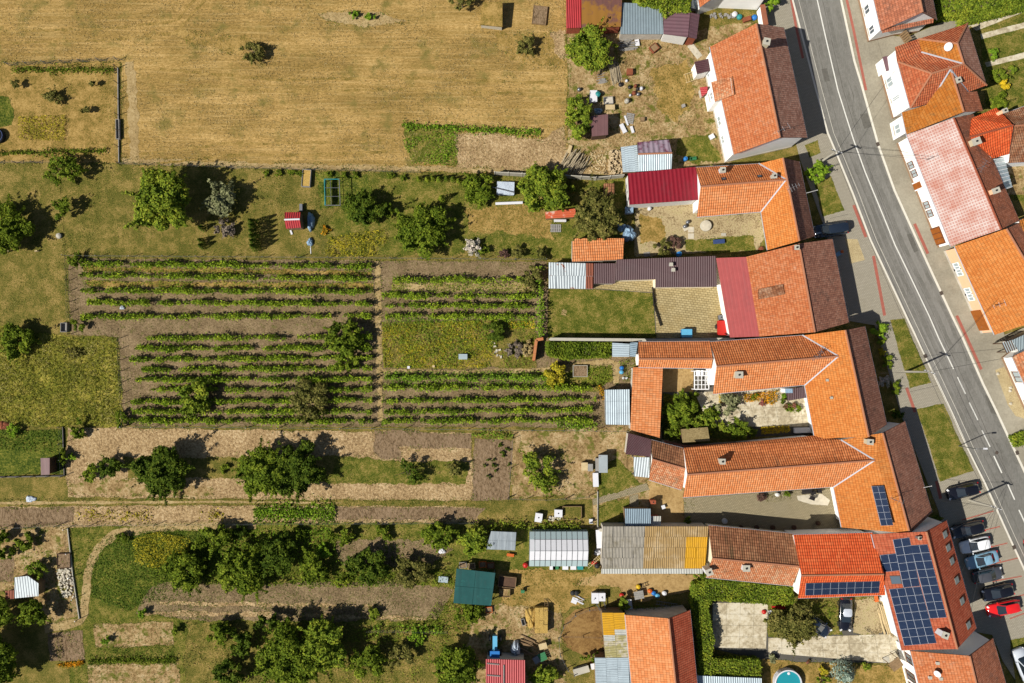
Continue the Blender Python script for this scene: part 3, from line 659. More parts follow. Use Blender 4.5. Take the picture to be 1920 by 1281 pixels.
def house(name, label, V, faces, outline, wall='plaster_white', ov=.3, cat='house', th=.16, plinth=None, group=None, ridges=(), gutters=(), valleys=(), ridgemat='tile_ridge', posts=False, deep=()):
    h = House(); P = h.P = {k: W(*v) for k, v in V.items()}
    c = sum(P.values(), Vector())/len(P); h.root = thing(name, label, cat, (c.x, c.y, 0), group)
    b = MB(); ms = []; cnt = {}; h.F = []
    for ks, m in faces:
        for i in range(len(ks)): e = frozenset((ks[i], ks[(i+1) % len(ks)])); cnt[e] = cnt.get(e, 0)+1
    for ks, m in faces:
        if m not in ms: ms.append(m)
        pts = [P[k] for k in ks]; h.F.append(pts)
        nz = sum(pts[i].x*pts[(i+1) % len(pts)].y-pts[(i+1) % len(pts)].x*pts[i].y for i in range(len(pts)))
        if nz < 0: pts = pts[::-1]; ks = ks[::-1]
        n = len(pts); uv = slope_uv(pts); tr = [(0, 1, 2)] if n == 3 else []
        if n > 3:
            for t in tessellate_polygon([[Vector((p.x, p.y, 0)) for p in pts]]):
                a2 = (pts[t[1]]-pts[t[0]]).cross(pts[t[2]]-pts[t[0]]).z; tr.append(tuple(t) if a2 > 0 else tuple(t)[::-1])
        b.add(pts, tr, ms.index(m), [[uv[i] for i in t] for t in tr])
        lo = [p-Vector((0, 0, th)) for p in pts]; b.add(lo, [t[::-1] for t in tr], ms.index(m))
        for i in range(n):
            j = (i+1) % n
            if cnt[frozenset((ks[i], ks[j]))] == 1: b.add([pts[i], lo[i], lo[j], pts[j]], [(0, 1, 2, 3)], ms.index(m))
    h.roof = b.build('roof', ms, h.root)
    ol = list(outline); dl = [1.15 if ol[i]+ol[(i+1) % len(ol)] in deep else ov for i in range(len(ol))]; wp = inset([P[k] for k in outline], dl); h.wp = wp; n = len(wp)
    if posts:
        for p in wp:
            q = MB(); q.box((p.x, p.y, p.z/2-.05), (.12, .12, p.z-.1)); q.build('post', wall, h.root)
    else:
        b = MB()
        for i in range(n):
            p, q = wp[i], wp[(i+1) % n]
            b.add([(p.x, p.y, -.02), (q.x, q.y, -.02), (q.x, q.y, q.z-.1), (p.x, p.y, p.z-.1)], [(0, 1, 2, 3)])
        h.wall = b.build('wall', wall, h.root)
        if plinth:
            o = inset([P[k] for k in outline], [x-.04 for x in dl]); b = MB()
            for i in range(n):
                p, q = o[i], o[(i+1) % n]; a, d = wp[i], wp[(i+1) % n]
                b.add([(p.x, p.y, -.02), (q.x, q.y, -.02), (q.x, q.y, .55), (p.x, p.y, .55), (d.x, d.y, .55), (a.x, a.y, .55)], [(0, 1, 2, 3), (3, 2, 4, 5)])
            b.build('plinth', plinth, h.root)
    for nm, es, r, m, up in (('ridge_cap', ridges, .13, ridgemat, .0), ('gutter', gutters, .075, 'gutter', -.1), ('valley_flashing', valleys, .15, 'flash', -.06)):
        for e in es:
            q = MB(); q.tube([P[k]+Vector((0, 0, up)) for k in e], r, 6); q.build(nm, m, h.roof)
    return h
def gable(name, label, px, ze, zr, mats, wall='plaster_white', **kw):
    """px = eave a, ridge, eave b at one end, then eave b, ridge, eave a at the other"""
    ks = ['a', 'r', 'b', 'c', 's', 'd']; z = [ze, zr, ze, ze, zr, ze] if not hasattr(ze, '__len__') else [ze[0], zr, ze[1], ze[1], zr, ze[0]]
    V = {k: (p[0], p[1], zz) for k, p, zz in zip(ks, px, z)}
    g = kw.pop('gut', [('a', 'd'), ('b', 'c')])
    return house(name, label, V, [(['a', 'r', 's', 'd'], mats[0]), (['r', 'b', 'c', 's'], mats[1])], ks, wall, ridges=[('r', 's')], gutters=g, **kw)
def shed(label, px, z, roof, wall='wood', name='shed', cat='shed', ov=.12, th=.07, posts=False, grid=None, group=None):
    z = [z]*len(px) if not hasattr(z, '__len__') else z; ks = [str(i) for i in range(len(px))]
    V = {k: (p[0], p[1], zz) for k, p, zz in zip(ks, px, z)}
    h = house(name, label, V, [(ks, roof)], ks, wall, ov, cat, th, posts=posts, group=group)
    if grid:                                       # loose sheets laid over the boarding, each its own object
        nx, ny, pick = grid; P = [h.P[k] for k in ks]
        f = lambda u, v: P[0].lerp(P[1], u).lerp(P[3].lerp(P[2], u), v)
        for i in range(nx):
            for j in range(ny):
                q = [f(i/nx, j/ny), f((i+1)/nx, j/ny), f((i+1)/nx, (j+1)/ny), f(i/nx, (j+1)/ny)]
                m = sum(q, Vector())/4; t = [m+(p-m)*.985+Vector((0, 0, .03+.012*((i+j) % 2)+rnd.uniform(0, .006))) for p in q]
                if (t[1]-t[0]).cross(t[2]-t[0]).z < 0: t = t[::-1]
                lo = [p-Vector((0, 0, .02)) for p in t]; b = MB(); b.add(t, [(0, 1, 2, 3)], 0, [slope_uv(t)])
                b.add(t+lo, [(0, 4, 5, 1), (1, 5, 6, 2), (2, 6, 7, 3), (3, 7, 4, 0)])
                b.build('sheet', pick(i, j) if callable(pick) else pick, h.roof)
    return h
def chimney(h, px, py, face, w=.6, d=.6, up=1.0, mat='cream_paint', rz=0, pot=True):
    p = on_plane(px, py, h.F[face]); b = MB(); b.box((p.x, p.y, p.z+up/2-.35), (w, d, up+.7), rz)
    o = b.build('chimney', mat, h.roof); t = p.z+up
    b = MB(); b.box((p.x, p.y, t+.05), (w+.14, d+.14, .1), rz); b.build('chimney_cap', 'concrete', h.roof)
    if pot: b = MB(); b.tube([(p.x, p.y, t), (p.x, p.y, t+.22)], .13, 10); b.build('chimney_pot', 'black', h.roof)
def skylight(h, px, py, face, w, l, rz, glass='glass', frame='dark_metal'):
    F = h.F[face]; n = (F[1]-F[0]).cross(F[2]-F[0]).normalized(); n = n if n.z > 0 else -n
    v = (Vector((0, 0, 1))-n*n.z).normalized(); u = v.cross(n); p = on_plane(px, py, F)
    for nm, a, c, hgt, m in (('skylight', w, l, .09, frame), ('skylight_pane', w-.16, l-.16, .11, glass)):
        b = MB(); q = [p+u*i*a/2+v*j*c/2 for i, j in ((-1, -1), (1, -1), (1, 1), (-1, 1))]; t = [k+n*hgt for k in q]
        b.add(q+t, [(4, 5, 6, 7), (0, 1, 5, 4), (1, 2, 6, 5), (2, 3, 7, 6), (3, 0, 4, 7)]); b.build(nm, m, h.roof)
def solar_array(h, face, c, nx, ny, skip=()):
    q = [on_plane(x, y, h.F[face], .1) for x, y in c]
    f = lambda u, v: q[0].lerp(q[1], u).lerp(q[3].lerp(q[2], u), v)
    for i in range(nx):
        for j in range(ny):
            if (i, j) in skip: continue
            p = [f(i/nx, j/ny), f((i+1)/nx, j/ny), f((i+1)/nx, (j+1)/ny), f(i/nx, (j+1)/ny)]; m = sum(p, Vector())/4
            o = [m+(k-m)*.985 for k in p]; s = [m+(k-m)*.955+Vector((0, 0, .006)) for k in p]; lo = [k-Vector((0, 0, .07)) for k in o]
            b = MB(); b.add(o+lo, [(0, 1, 2, 3), (0, 4, 5, 1), (1, 5, 6, 2), (2, 6, 7, 3), (3, 7, 4, 0)], 0)
            b.add(s, [(0, 1, 2, 3)], 1, [[(0, 0), (1, 0), (1, 1), (0, 1)]]); b.build('solar_panel', ['panel_frame', 'solar_cell'], h.roof)
def antenna(h, px, py, face, up=1.6, rz=0, n=5, z=None):
    p = on_plane(px, py, h.F[face]); b = MB(); b.tube([p-Vector((0, 0, .2)), p+Vector((0, 0, up))], .035, 6)
    d = Vector((math.cos(rz), math.sin(rz), 0)); e = Vector((-d.y, d.x, 0)); t = p+Vector((0, 0, up-.1))
    b.tube([t-d*.9, t+d*.9], .025, 5)
    for k in range(n): a = t+d*(-.8+1.6*k/(n-1)); b.tube([a-e*(.25+.09*k), a+e*(.25+.09*k)], .016, 4)
    b.build('antenna', 'steel', h.roof)
def dish(h, px, py, face, r=.4, up=.7, az=200):
    p = on_plane(px, py, h.F[face]); b = MB(); b.tube([p-Vector((0, 0, .2)), p+Vector((0, 0, up))], .04, 6); b.build('mast', 'steel', h.roof)
    d = Vector((math.cos(R(az)), math.sin(R(az)), .75)).normalized(); a = d.orthogonal().normalized(); e = d.cross(a); vs = []
    for rr, k in ((.05, .0), (.55, .05), (1, .16)): vs += [p+Vector((0, 0, up))+d*k*r*1.4+(a*math.cos(t)+e*math.sin(t))*rr*r for t in (2*math.pi*i/18 for i in range(18))]
    b = MB(); b.add(vs, [(i*18+j, i*18+(j+1) % 18, i*18+18+(j+1) % 18, i*18+18+j) for i in range(2) for j in range(18)]+[tuple(range(18))])
    b.build('satellite_dish', 'plastic_white', h.roof)
def windows(h, i, j, items, frame='frame_white', pane='glass', sill='concrete'):
    """items: (place along wall i-j 0..1, width, bottom, top, kind)"""
    a, c = h.wp[i], h.wp[j]; d = Vector((c.x-a.x, c.y-a.y, 0)); L = d.length; d.normalize(); n = Vector((d.y, -d.x, 0))
    cen = sum(h.wp, Vector())/len(h.wp)
    if n.dot(a-cen) < 0: n = -n
    rz = math.atan2(d.y, d.x)
    for t, w, z0, z1, kind in items:
        p = Vector((a.x, a.y, 0))+d*L*t
        if kind == 'door':
            b = MB(); b.box(p+Vector((0, 0, (z0+z1)/2))+n*.03, (w+.2, .1, z1-z0), rz); o = b.build('door', frame, h.root)
            b = MB(); k = max(1, int(w/.6))
            for q in range(k): b.box(p+d*(w/k)*(q-(k-1)/2)+n*.09+Vector((0, 0, (z0+z1)/2)), (w/k-.12, .05, z1-z0-.3), rz)
            b.build('door_panel', pane if pane.startswith('door') else 'door_brown', o)
            b = MB(); b.box(p+d*w*.35+n*.13+Vector((0, 0, 1.05)), (.14, .05, .04), rz); b.build('handle', 'chrome', o)
            continue
        b = MB(); hh = z1-z0; zm = (z0+z1)/2
        for sx in (-1, 0, 1): b.box(p+d*(sx*(w/2))+n*.04+Vector((0, 0, zm)), (.09, .1, hh+.09), rz)
        for zz in (z0, z1): b.box(p+n*.038+Vector((0, 0, zz)), (w-.09, .1, .09), rz)
        o = b.build('window', frame, h.root)
        b = MB(); b.box(p+n*.005+Vector((0, 0, zm)), (w-.08, .06, hh-.08), rz); b.build('pane', pane, o)
        b = MB(); b.box(p+n*.11+Vector((0, 0, z0-.08)), (w+.2, .24, .05), rz); b.build('sill', sill, o)

# ---- west side of the street, north to south
hN = gable('house', 'orange roofed house with a tall white gable wall beside the junk-strewn yard', [(1312, 14), (1375, -30), (1444, -6), (1420, -130), (1352, -150), (1290, -110)], (3.2, 4.6), 7.6, ('tile_a', 'tile_a_back'), 'plaster_white')
b = MB(); p, q = W(1421, 22), W(1427, 58); d = (q-p); rz = math.atan2(d.y, d.x); m_ = (p+q)/2
gw = thing('garden_wall', 'short white wall with a brown coping between two gable houses', 'wall', (m_.x, m_.y, 0)); b.box((m_.x, m_.y, 1), (d.length, .35, 2), rz); b.build('wall', 'plaster_white', gw)
b = MB(); b.box((m_.x, m_.y, 2.06), (d.length+.1, .7, .12), rz); b.build('coping', 'tile_rust', gw)
ZE, ZR = 5.5, 9.4
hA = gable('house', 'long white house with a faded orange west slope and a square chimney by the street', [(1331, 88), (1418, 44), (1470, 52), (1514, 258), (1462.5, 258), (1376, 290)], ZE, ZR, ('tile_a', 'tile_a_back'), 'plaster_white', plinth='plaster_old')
chimney(hA, 1433, 84, 1, .75, .75, 1.0, 'cream_paint', R(-12)); antenna(hA, 1466, 244, 1, .7, R(30), 3)
windows(hA, 0, 5, [(.14, 1.0, 0.9, 2.1, 'w'), (.62, 1.2, 1.1, 2.5, 'w'), (.8, 1.0, 0.9, 2.1, 'w')], pane='glass_pale')
windows(hA, 2, 3, [(t, 1.1, 1.2, 2.7, 'w') for t in (.15, .35, .55, .75, .9)])
bay = house('stair_bay', 'white stair bay with a browned tile roof built onto the long white house', {'a': (1334, 154, 4.9), 'b': (1373, 143, 7.0), 'c': (1377, 177, 7.0), 'd': (1341, 191, 4.9)}, [('abcd', 'tile_old')], 'abcd', 'plaster_white', .2, 'extension')
windows(bay, 0, 3, [(.5, .9, 2.6, 3.9, 'w')], pane='glass_pale')
shed('small dark brown porch roof against the long white house', [(1302, 116), (1328, 110), (1331, 133), (1307, 139)], [2.7, 2.9, 2.9, 2.7], 'steel_brown', 'plaster_white', 'porch', 'porch')
shed('red tiled lean-to strip at the foot of the long white house', [(1312, 164), (1327, 162), (1326, 174), (1316, 182)], [1.5, 1.8, 1.8, 1.5], 'steel_scarlet', 'plaster_old', 'lean_to', 'lean-to')
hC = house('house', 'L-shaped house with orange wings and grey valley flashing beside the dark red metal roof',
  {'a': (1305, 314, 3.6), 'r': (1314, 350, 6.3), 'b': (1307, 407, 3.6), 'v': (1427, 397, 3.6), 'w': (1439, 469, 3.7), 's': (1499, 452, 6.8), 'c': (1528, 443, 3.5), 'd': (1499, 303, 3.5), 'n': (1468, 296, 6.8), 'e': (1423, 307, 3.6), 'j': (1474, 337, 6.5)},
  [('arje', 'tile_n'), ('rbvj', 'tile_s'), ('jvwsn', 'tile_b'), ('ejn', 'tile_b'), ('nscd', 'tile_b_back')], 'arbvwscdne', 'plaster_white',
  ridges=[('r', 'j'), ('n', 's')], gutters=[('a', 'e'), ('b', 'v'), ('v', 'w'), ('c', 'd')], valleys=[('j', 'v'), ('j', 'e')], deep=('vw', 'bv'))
chimney(hC, 1352, 322, 0, .6, .6, .9, 'plastic_white'); chimney(hC, 1448, 333, 0, .5, .5, .9, 'concrete')
skylight(hC, 1357, 336, 0, .6, .45, 0); skylight(hC, 1424, 331, 0, .6, .45, 0); antenna(hC, 1480, 356, 4, 1.6, R(205))
windows(hC, 2, 3, [(.3, 1.0, 1.0, 2.2, 'w'), (.6, 1.2, 1.0, 2.2, 'w')]); windows(hC, 6, 7, [(t, 1.1, 1.1, 2.6, 'w') for t in (.2, .45, .7)])
shed('large dark red standing seam roof over a low barn', [(1177, 325), (1306, 313), (1309, 375), (1180, 384)], [3.0, 3.0, 3.5, 3.5], 'steel_red', 'plaster_grey', 'barn', 'barn')
hD = house('house', 'orange house with a rose red flat membrane strip and a brown street slope',
  {'p': (1343, 484, 3.3), 'q': (1399, 482, 4.3), 'n': (1498, 457, 7.8), 'd': (1561, 448, 4.0), 'c': (1592, 605, 4.0), 's': (1528, 623, 7.8), 'u': (1424, 631, 4.3), 't': (1369, 633, 3.3)},
  [('pqut', 'membrane_rose'), ('qnsu', 'tile_a'), ('ndcs', 'tile_b_back')], 'pqndcsut', 'plaster_white', ridges=[('n', 's')], gutters=[('d', 'c'), ('q', 'u')])
p_ = [on_plane(x, y, hD.F[1], .0) for x, y in ((1421, 543), (1466, 534), (1470, 552), (1422, 562))]
b = MB(); t_ = [p+Vector((0, 0, .22)) for p in p_]; t_[0].z += .12; t_[1].z += .12
b.add(t_+[p-Vector((0, 0, .1)) for p in p_], [(3, 2, 1, 0), (0, 1, 5, 4), (1, 2, 6, 5), (2, 3, 7, 6), (3, 0, 4, 7)], 0, [slope_uv(t_[::-1])]+[None]*4); b.build('roof_hatch', 'tile_brown', hD.roof)
chimney(hD, 1490, 466, 1, .5, .5, .8, 'brick')
windows(hD, 3, 4, [(t, 1.1, 1.1, 2.6, 'w') for t in (.2, .45, .7)])
# main property
hE1 = gable('farm_wing', 'low orange tiled farm wing joining the main house to the barn', [(1197, 641), (1198, 673), (1197, 689), (1334, 691), (1336, 673), (1331, 640)], (3.4, 3.6), 5.0, ('tile_n', 'tile_s'), 'plaster_white')
hE2 = shed('orange tiled barn closing the west side of the flower courtyard', [(1187, 689), (1243, 688), (1237, 821), (1182, 806)], [2.4, 3.2, 3.2, 2.4], 'tile_s', 'plaster_old', 'barn', 'barn', .1, .14)
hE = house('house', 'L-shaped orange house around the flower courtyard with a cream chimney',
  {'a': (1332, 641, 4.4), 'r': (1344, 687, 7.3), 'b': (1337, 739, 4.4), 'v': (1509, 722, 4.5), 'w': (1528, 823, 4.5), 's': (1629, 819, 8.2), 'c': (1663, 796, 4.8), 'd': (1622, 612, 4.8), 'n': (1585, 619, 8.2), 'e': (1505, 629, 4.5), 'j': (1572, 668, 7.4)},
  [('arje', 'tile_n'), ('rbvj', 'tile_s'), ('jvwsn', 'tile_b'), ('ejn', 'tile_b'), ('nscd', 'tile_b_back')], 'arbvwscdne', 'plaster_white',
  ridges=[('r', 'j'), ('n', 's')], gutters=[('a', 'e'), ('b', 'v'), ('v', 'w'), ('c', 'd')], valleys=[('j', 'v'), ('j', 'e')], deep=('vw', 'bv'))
chimney(hE, 1382, 703, 1, .9, .75, .9, 'cream_paint'); antenna(hE, 1526, 668, 1, 1.5, R(40), 4); antenna(hE, 1535, 660, 0, .9, R(70), 3)
for x, y in ((1550, 713), (1558, 746)): chimney(hE, x, y, 2, .22, .18, .15, 'black', 0, False)
windows(hE, 2, 3, [(t, 1.1, 1.0, 2.3, 'w') for t in (.15, .4, .65)]); windows(hE, 6, 7, [(t, 1.1, 1.2, 2.7, 'w') for t in (.15, .35, .55, .75)])
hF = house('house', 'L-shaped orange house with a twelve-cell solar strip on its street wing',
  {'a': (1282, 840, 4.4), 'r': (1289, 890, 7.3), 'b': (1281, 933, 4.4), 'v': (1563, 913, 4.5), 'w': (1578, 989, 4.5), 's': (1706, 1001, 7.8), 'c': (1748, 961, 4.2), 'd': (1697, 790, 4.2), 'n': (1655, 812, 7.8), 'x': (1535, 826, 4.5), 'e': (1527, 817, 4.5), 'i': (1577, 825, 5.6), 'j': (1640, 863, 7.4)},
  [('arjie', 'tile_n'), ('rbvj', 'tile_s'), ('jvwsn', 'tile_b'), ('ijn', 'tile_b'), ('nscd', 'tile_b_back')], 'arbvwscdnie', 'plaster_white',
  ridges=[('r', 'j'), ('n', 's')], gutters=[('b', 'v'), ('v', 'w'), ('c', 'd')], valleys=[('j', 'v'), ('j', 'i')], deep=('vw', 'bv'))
solar_array(hF, 2, [(1634, 912), (1657, 911), (1675, 985), (1652, 986)], 2, 6); chimney(hF, 1351, 864, 0, .6, .6, 1.0, 'concrete', 0); chimney(hF, 1627, 828, 2, .7, .6, .7, 'cream_paint', R(-5))
antenna(hF, 1674, 936, 2, 1.2, R(-25), 4)
windows(hF, 2, 3, [(t, 1.1, 1.0, 2.3, 'w') for t in (.2, .45, .7, .9)]); windows(hF, 6, 7, [(t, 1.1, 1.2, 2.7, 'w') for t in (.2, .4, .6, .8)])
hF2 = gable('farm_wing', 'short weathered tile wing with lichen at the west end of the long orange house', [(1222, 825), (1223, 861), (1217, 900), (1278, 919), (1288, 880), (1283, 841)], 2.9, 4.6, ('tile_oldn', 'tile_old'), 'plaster_white')
shed('dark brown metal shed roof by the dirt yard', [(1178, 812), (1221, 824), (1220, 857), (1173, 852)], [2.5, 2.7, 2.5, 2.3], 'steel_brown', 'plaster_old')
shed('rusty grey metal canopy beside the weathered tile wing', [(1188, 857), (1218, 858), (1217, 896), (1189, 893)], [2.4, 2.4, 2.2, 2.2], 'zinc_rust', 'steel', 'canopy', 'canopy', posts=True)
hG1 = gable('farm_wing', 'brown weathered tile wing with a white chimney above the ivy hedge', [(1328, 985), (1336, 1047), (1324, 1083), (1486, 1099), (1500, 1062), (1488, 1001)], (3.2, 3.2), 5.6, ('tile_oldn', 'tile_old'), 'plaster_cream')
chimney(hG1, 1396, 1063, 1, .8, .7, .8, 'plastic_white'); chimney(hG1, 1325, 1068, 1, .75, .75, 1.4, 'plastic_white', R(20))
hG2 = gable('farm_wing', 'bright red tiled wing with a single band of solar panels', [(1488, 1003), (1503, 1079), (1497, 1122), (1660, 1116), (1657, 1077), (1636, 999)], (4.6, 4.2), 6.6, ('tile_red', 'tile_red'), 'plaster_white')
solar_array(hG2, 1, [(1511, 1094), (1650, 1090), (1648, 1112), (1510, 1117)], 9, 2)
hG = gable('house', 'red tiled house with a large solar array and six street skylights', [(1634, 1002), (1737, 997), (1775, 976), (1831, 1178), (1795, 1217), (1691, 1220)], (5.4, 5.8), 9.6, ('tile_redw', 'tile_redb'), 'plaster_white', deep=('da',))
# the array: four close columns plus two short blocks
solar_array(hG, 0, [(1674, 1012), (1705, 1008), (1725, 1099), (1694, 1102)], 2, 6)
solar_array(hG, 0, [(1707, 1023), (1739, 1021), (1775, 1158), (1744, 1160)], 2, 9)
solar_array(hG, 0, [(1650, 1041), (1680, 1038), (1687, 1070), (1657, 1073)], 2, 2)
solar_array(hG, 0, [(1667, 1105), (1726, 1100), (1756, 1206), (1696, 1211)], 4, 7)
skylight(hG, 1680, 1087, 0, 1.1, 1.3, 0); chimney(hG, 1762, 1185, 0, .7, .7, 1.3, 'plastic_white', R(-20)); chimney(hG, 1719, 1007, 0, .3, .3, .7, 'steel')
for x, y in ((1771, 1002), (1777, 1027), (1784, 1052), (1793, 1088), (1803, 1127), (1815, 1172)): skylight(hG, x, y, 1, .95, 1.2, 0, 'glass_pale', 'frame_brown')
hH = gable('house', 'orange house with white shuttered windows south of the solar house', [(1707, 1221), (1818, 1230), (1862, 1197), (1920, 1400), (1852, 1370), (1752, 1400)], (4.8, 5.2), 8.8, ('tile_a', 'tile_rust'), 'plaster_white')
dish(hH, 1752, 1259, 0, .45, .8); windows(hH, 0, 5, [(.12, 1.3, 2.3, 4.1, 'w'), (.35, 1.3, 1.2, 3.4, 'w'), (.5, 1.3, 1.2, 3.4, 'w')], 'frame_brown')
for x, y in ((1757, 1243), (1743, 1270), (1763, 1272)): chimney(hH, x, y, 0, .3, .25, .15, 'plastic_white', 0, False)
# ---- east side of the street
hR0 = gable('house', 'white house with a mottled brown west slope and a tiled gable band', [(1652, 58), (1730, 23), (1757, 37), (1728, -110), (1700, -120), (1620, -80)], 4.6, 8.0, ('tile_rust', 'tile_a_back'), 'plaster_white', plinth='plinth')
a_, c_ = hR0.wp[0], hR0.wp[2]; b = MB(); d_ = Vector((c_.x-a_.x, c_.y-a_.y, 0)); L_ = d_.length; d_.normalize(); n_ = Vector((d_.y, -d_.x, 0))
pr = [Vector((a_.x, a_.y, 4.5)), Vector((c_.x, c_.y, 4.5))]; b.add([pr[0], pr[1], pr[1]+n_*.5-Vector((0, 0, .35)), pr[0]+n_*.5-Vector((0, 0, .35))], [(3, 2, 1, 0)], 0, [slope_uv([pr[0]+n_*.5-Vector((0, 0, .35)), pr[1]+n_*.5-Vector((0, 0, .35)), pr[1], pr[0]])])
b.build('gable_band', 'tile_rust', hR0.root)
windows(hR0, 0, 5, [(.1, 1.0, 1.2, 2.6, 'w'), (.4, 1.1, 1.2, 2.6, 'w')])
R1E, R1R = 5.6, 8.4
hR1 = house('house', 'white villa with a many-hipped brownish roof and a round satellite dish',
  {'a': (1679, 88, R1E), 'b': (1722, 73, R1E), 'N': (1814, 44, R1E), 'E': (1850, 160, R1E), 'p': (1795, 82, R1R), 'q': (1807, 120, R1R), 'h': (1728, 98, R1E+.4), 't': (1747, 138, R1R-.2), 'W': (1683, 116, R1E), 'X': (1707, 203, R1E), 'y': (1743, 194, R1E), 'm': (1782, 130, R1R-.1), 'k': (1815, 173, R1E)},
  [('bNp', 'tile_hip'), ('bpqh', 'tile_gold'), ('NEqp', 'tile_a_back'), ('ahqtW'[:1]+'bhqtW', 'tile_hip'), ('WtX', 'tile_hip'), ('tmyX', 'tile_hip'), ('tqm', 'tile_hip'), ('qEkm', 'tile_hip')],
  'abNEkmyXW', 'plaster_white', plinth='plinth', ridges=[('b', 'p'), ('p', 'q'), ('t', 'q'), ('W', 't'), ('X', 't'), ('N', 'p'), ('q', 'E')], valleys=[('h', 'q'), ('m', 'y'), ('m', 'k')], gutters=[('N', 'E'), ('W', 'X')])
dish(hR1, 1775, 91, 1, .55, .5, 190); chimney(hR1, 1790, 155, 7, .6, .6, .9, 'cream_paint', R(20))
windows(hR1, 8, 7, [(.25, 1.2, 1.3, 2.8, 'w'), (.65, .5, 1.4, 3.4, 'w')], pane='glass_pale')
pb = shed('purple roofed white porch over the villa steps', [(1655, 107), (1667, 104), (1674, 129), (1662, 134)], 2.6, 'steel_plum', 'plaster_white', 'porch', 'porch')
hR1b = house('house', 'golden brown tiled house wedged between the villa and the pale pink roof',
  {'m': (1783, 131, 7.9), 's': (1807, 210, 7.5), 'w': (1700, 252, 4.3), 'v': (1691, 211, 4.3), 'y': (1743, 195, 5.4), 'k': (1815, 173, 6.0), 'e': (1832, 171, 4.8), 'f': (1843, 208, 4.6)},
  [('msw', 'tile_gold'), ('mwvy', 'tile_gold'), ('mkefs', 'tile_rust')], 'mswvy'[:1]+'kefswvy', 'plaster_white', ridges=[('m', 's')], gutters=[('v', 'w')])
windows(hR1b, 6, 5, [(.55, 1.2, 1.2, 2.6, 'w')], pane='glass_pale')
hR2 = gable('house', 'long white house with a pale pink and white tiled roof', [(1700, 253), (1788, 221), (1825, 214), (1911, 413), (1877, 430), (1783, 462)], 3.7, 7.2, ('tile_pale', 'tile_rust'), 'plaster_white', plinth='plinth', ridgemat='tile_redw')
windows(hR2, 0, 5, [(.23, .95, 0.9, 2.1, 'w'), (.31, .95, 0.9, 2.1, 'w'), (.61, .95, 0.9, 2.1, 'w'), (.69, .95, 0.9, 2.1, 'w'), (.9, 2.3, 0, 2.4, 'door')], 'frame_brown', 'glass_pale')
windows(hR2, 0, 5, [(.42, 1.0, 0, 2.3, 'door')], 'frame_white', 'glass')
chimney(hR2, 1821, 270, 1, 1.0, .8, 1.2, 'cream_paint', R(20)); chimney(hR2, 1858, 361, 1, .9, .6, 1.1, 'plaster_peach', R(20)); antenna(hR2, 1830, 318, 1, 1.8, R(60)); antenna(hR2, 1739, 300, 0, 1.2, R(20), 3)
hR2b = house('rear_wing', 'bright red six-sided roof wing behind the pale pink house', {'a': (1822, 222, 5.0), 'b': (1868, 202, 4.4), 'c': (1879, 213, 4.4), 'd': (1900, 235, 6.6), 'e': (1892, 289, 4.2), 'f': (1862, 297, 4.4), 'g': (1818, 257, 6.0)},
  [('abcdg', 'tile_red'), ('defg', 'tile_red')], 'abcdefg', 'plaster_white', .2, 'house', ridges=[('g', 'd')], ridgemat='tile_redw')
chimney(hR2b, 1872, 214, 0, .6, .45, 1.4, 'plaster_peach', R(20))
gable('rear_house', 'brown weathered roof at the garden end behind the red wing', [(1880, 214), (1902, 236), (1892, 306), (1990, 300), (1990, 230), (1975, 180)], 3.8, 6.0, ('tile_brown', 'tile_brown'), 'plaster_white')
cons = shed('long blue glass conservatory behind the pale pink house', [(1863, 299), (1883, 296), (1898, 350), (1884, 355)], [3.4, 2.6, 2.6, 3.4], 'glass_pale', 'glass_house', 'conservatory', 'conservatory')
for k in range(9):
    a, c = cons.P['0'].lerp(cons.P['3'], k/8), cons.P['1'].lerp(cons.P['2'], k/8); q = MB(); q.tube([a+Vector((0, 0, .03)), c+Vector((0, 0, .03))], .05, 4); q.build('glazing_bar', 'frame_white', cons.roof)
hR3 = gable('house', 'peach house with a plain orange west slope beside the pale pink roof', [(1790, 462), (1887, 429), (1925, 412), (2035, 600), (1982, 590), (1865, 628)], 3.5, 7.2, ('tile_b', 'tile_rust'), 'plaster_peach', plinth='plaster_old')
windows(hR3, 0, 5, [(.2, 1.0, 0.9, 2.1, 'w'), (.27, 1.0, 0.9, 2.1, 'w'), (.5, .9, 0.9, 2.1, 'w'), (.57, 1.0, 0.9, 2.1, 'w')], 'frame_white', 'glass_pale')
windows(hR3, 0, 5, [(.85, 2.8, 0, 2.4, 'door')], 'door_brown', 'door_brown')
antenna(hR3, 1862, 573, 0, 1.5, R(20), 3)
shed('rust brown shed roof touching the orange house on the east edge', [(1911, 414), (1932, 404), (1950, 470), (1925, 478)], [5.0, 5.0, 4.8, 4.8], 'tile_gold', 'plaster_white')
shed('light blue metal roof over the passage between two east houses', [(1898, 638), (1950, 614), (1965, 650), (1912, 662)], 2.6, 'zinc_blue', 'plaster_grey')
pg = shed('brown slatted pergola by the passage gate', [(1878, 643), (1899, 637), (1906, 655), (1887, 662)], 2.3, 'glass_pale', 'wood_dark', 'pergola', 'pergola', posts=True, th=.03)
for k in range(6):
    a, c = pg.P['0'].lerp(pg.P['1'], k/5), pg.P['3'].lerp(pg.P['2'], k/5); q = MB(); q.tube([a+Vector((0, 0, .06)), c+Vector((0, 0, .06))], .07, 4); q.build('slat', 'wood_dark', pg.roof)
hR4 = gable('house', 'white house with a pinkish brown roof beside the gravel bed', [(1898, 669), (1960, 640), (2010, 640), (2080, 800), (2030, 800), (1958, 806)], 3.1, 6.0, ('tile_old', 'tile_rust'), 'plaster_white', plinth='plinth')
windows(hR4, 0, 5, [(.28, 1.5, 1.2, 2.7, 'w'), (.7, 1.5, 1.2, 2.7, 'w')], 'frame_brown', 'glass_pale')
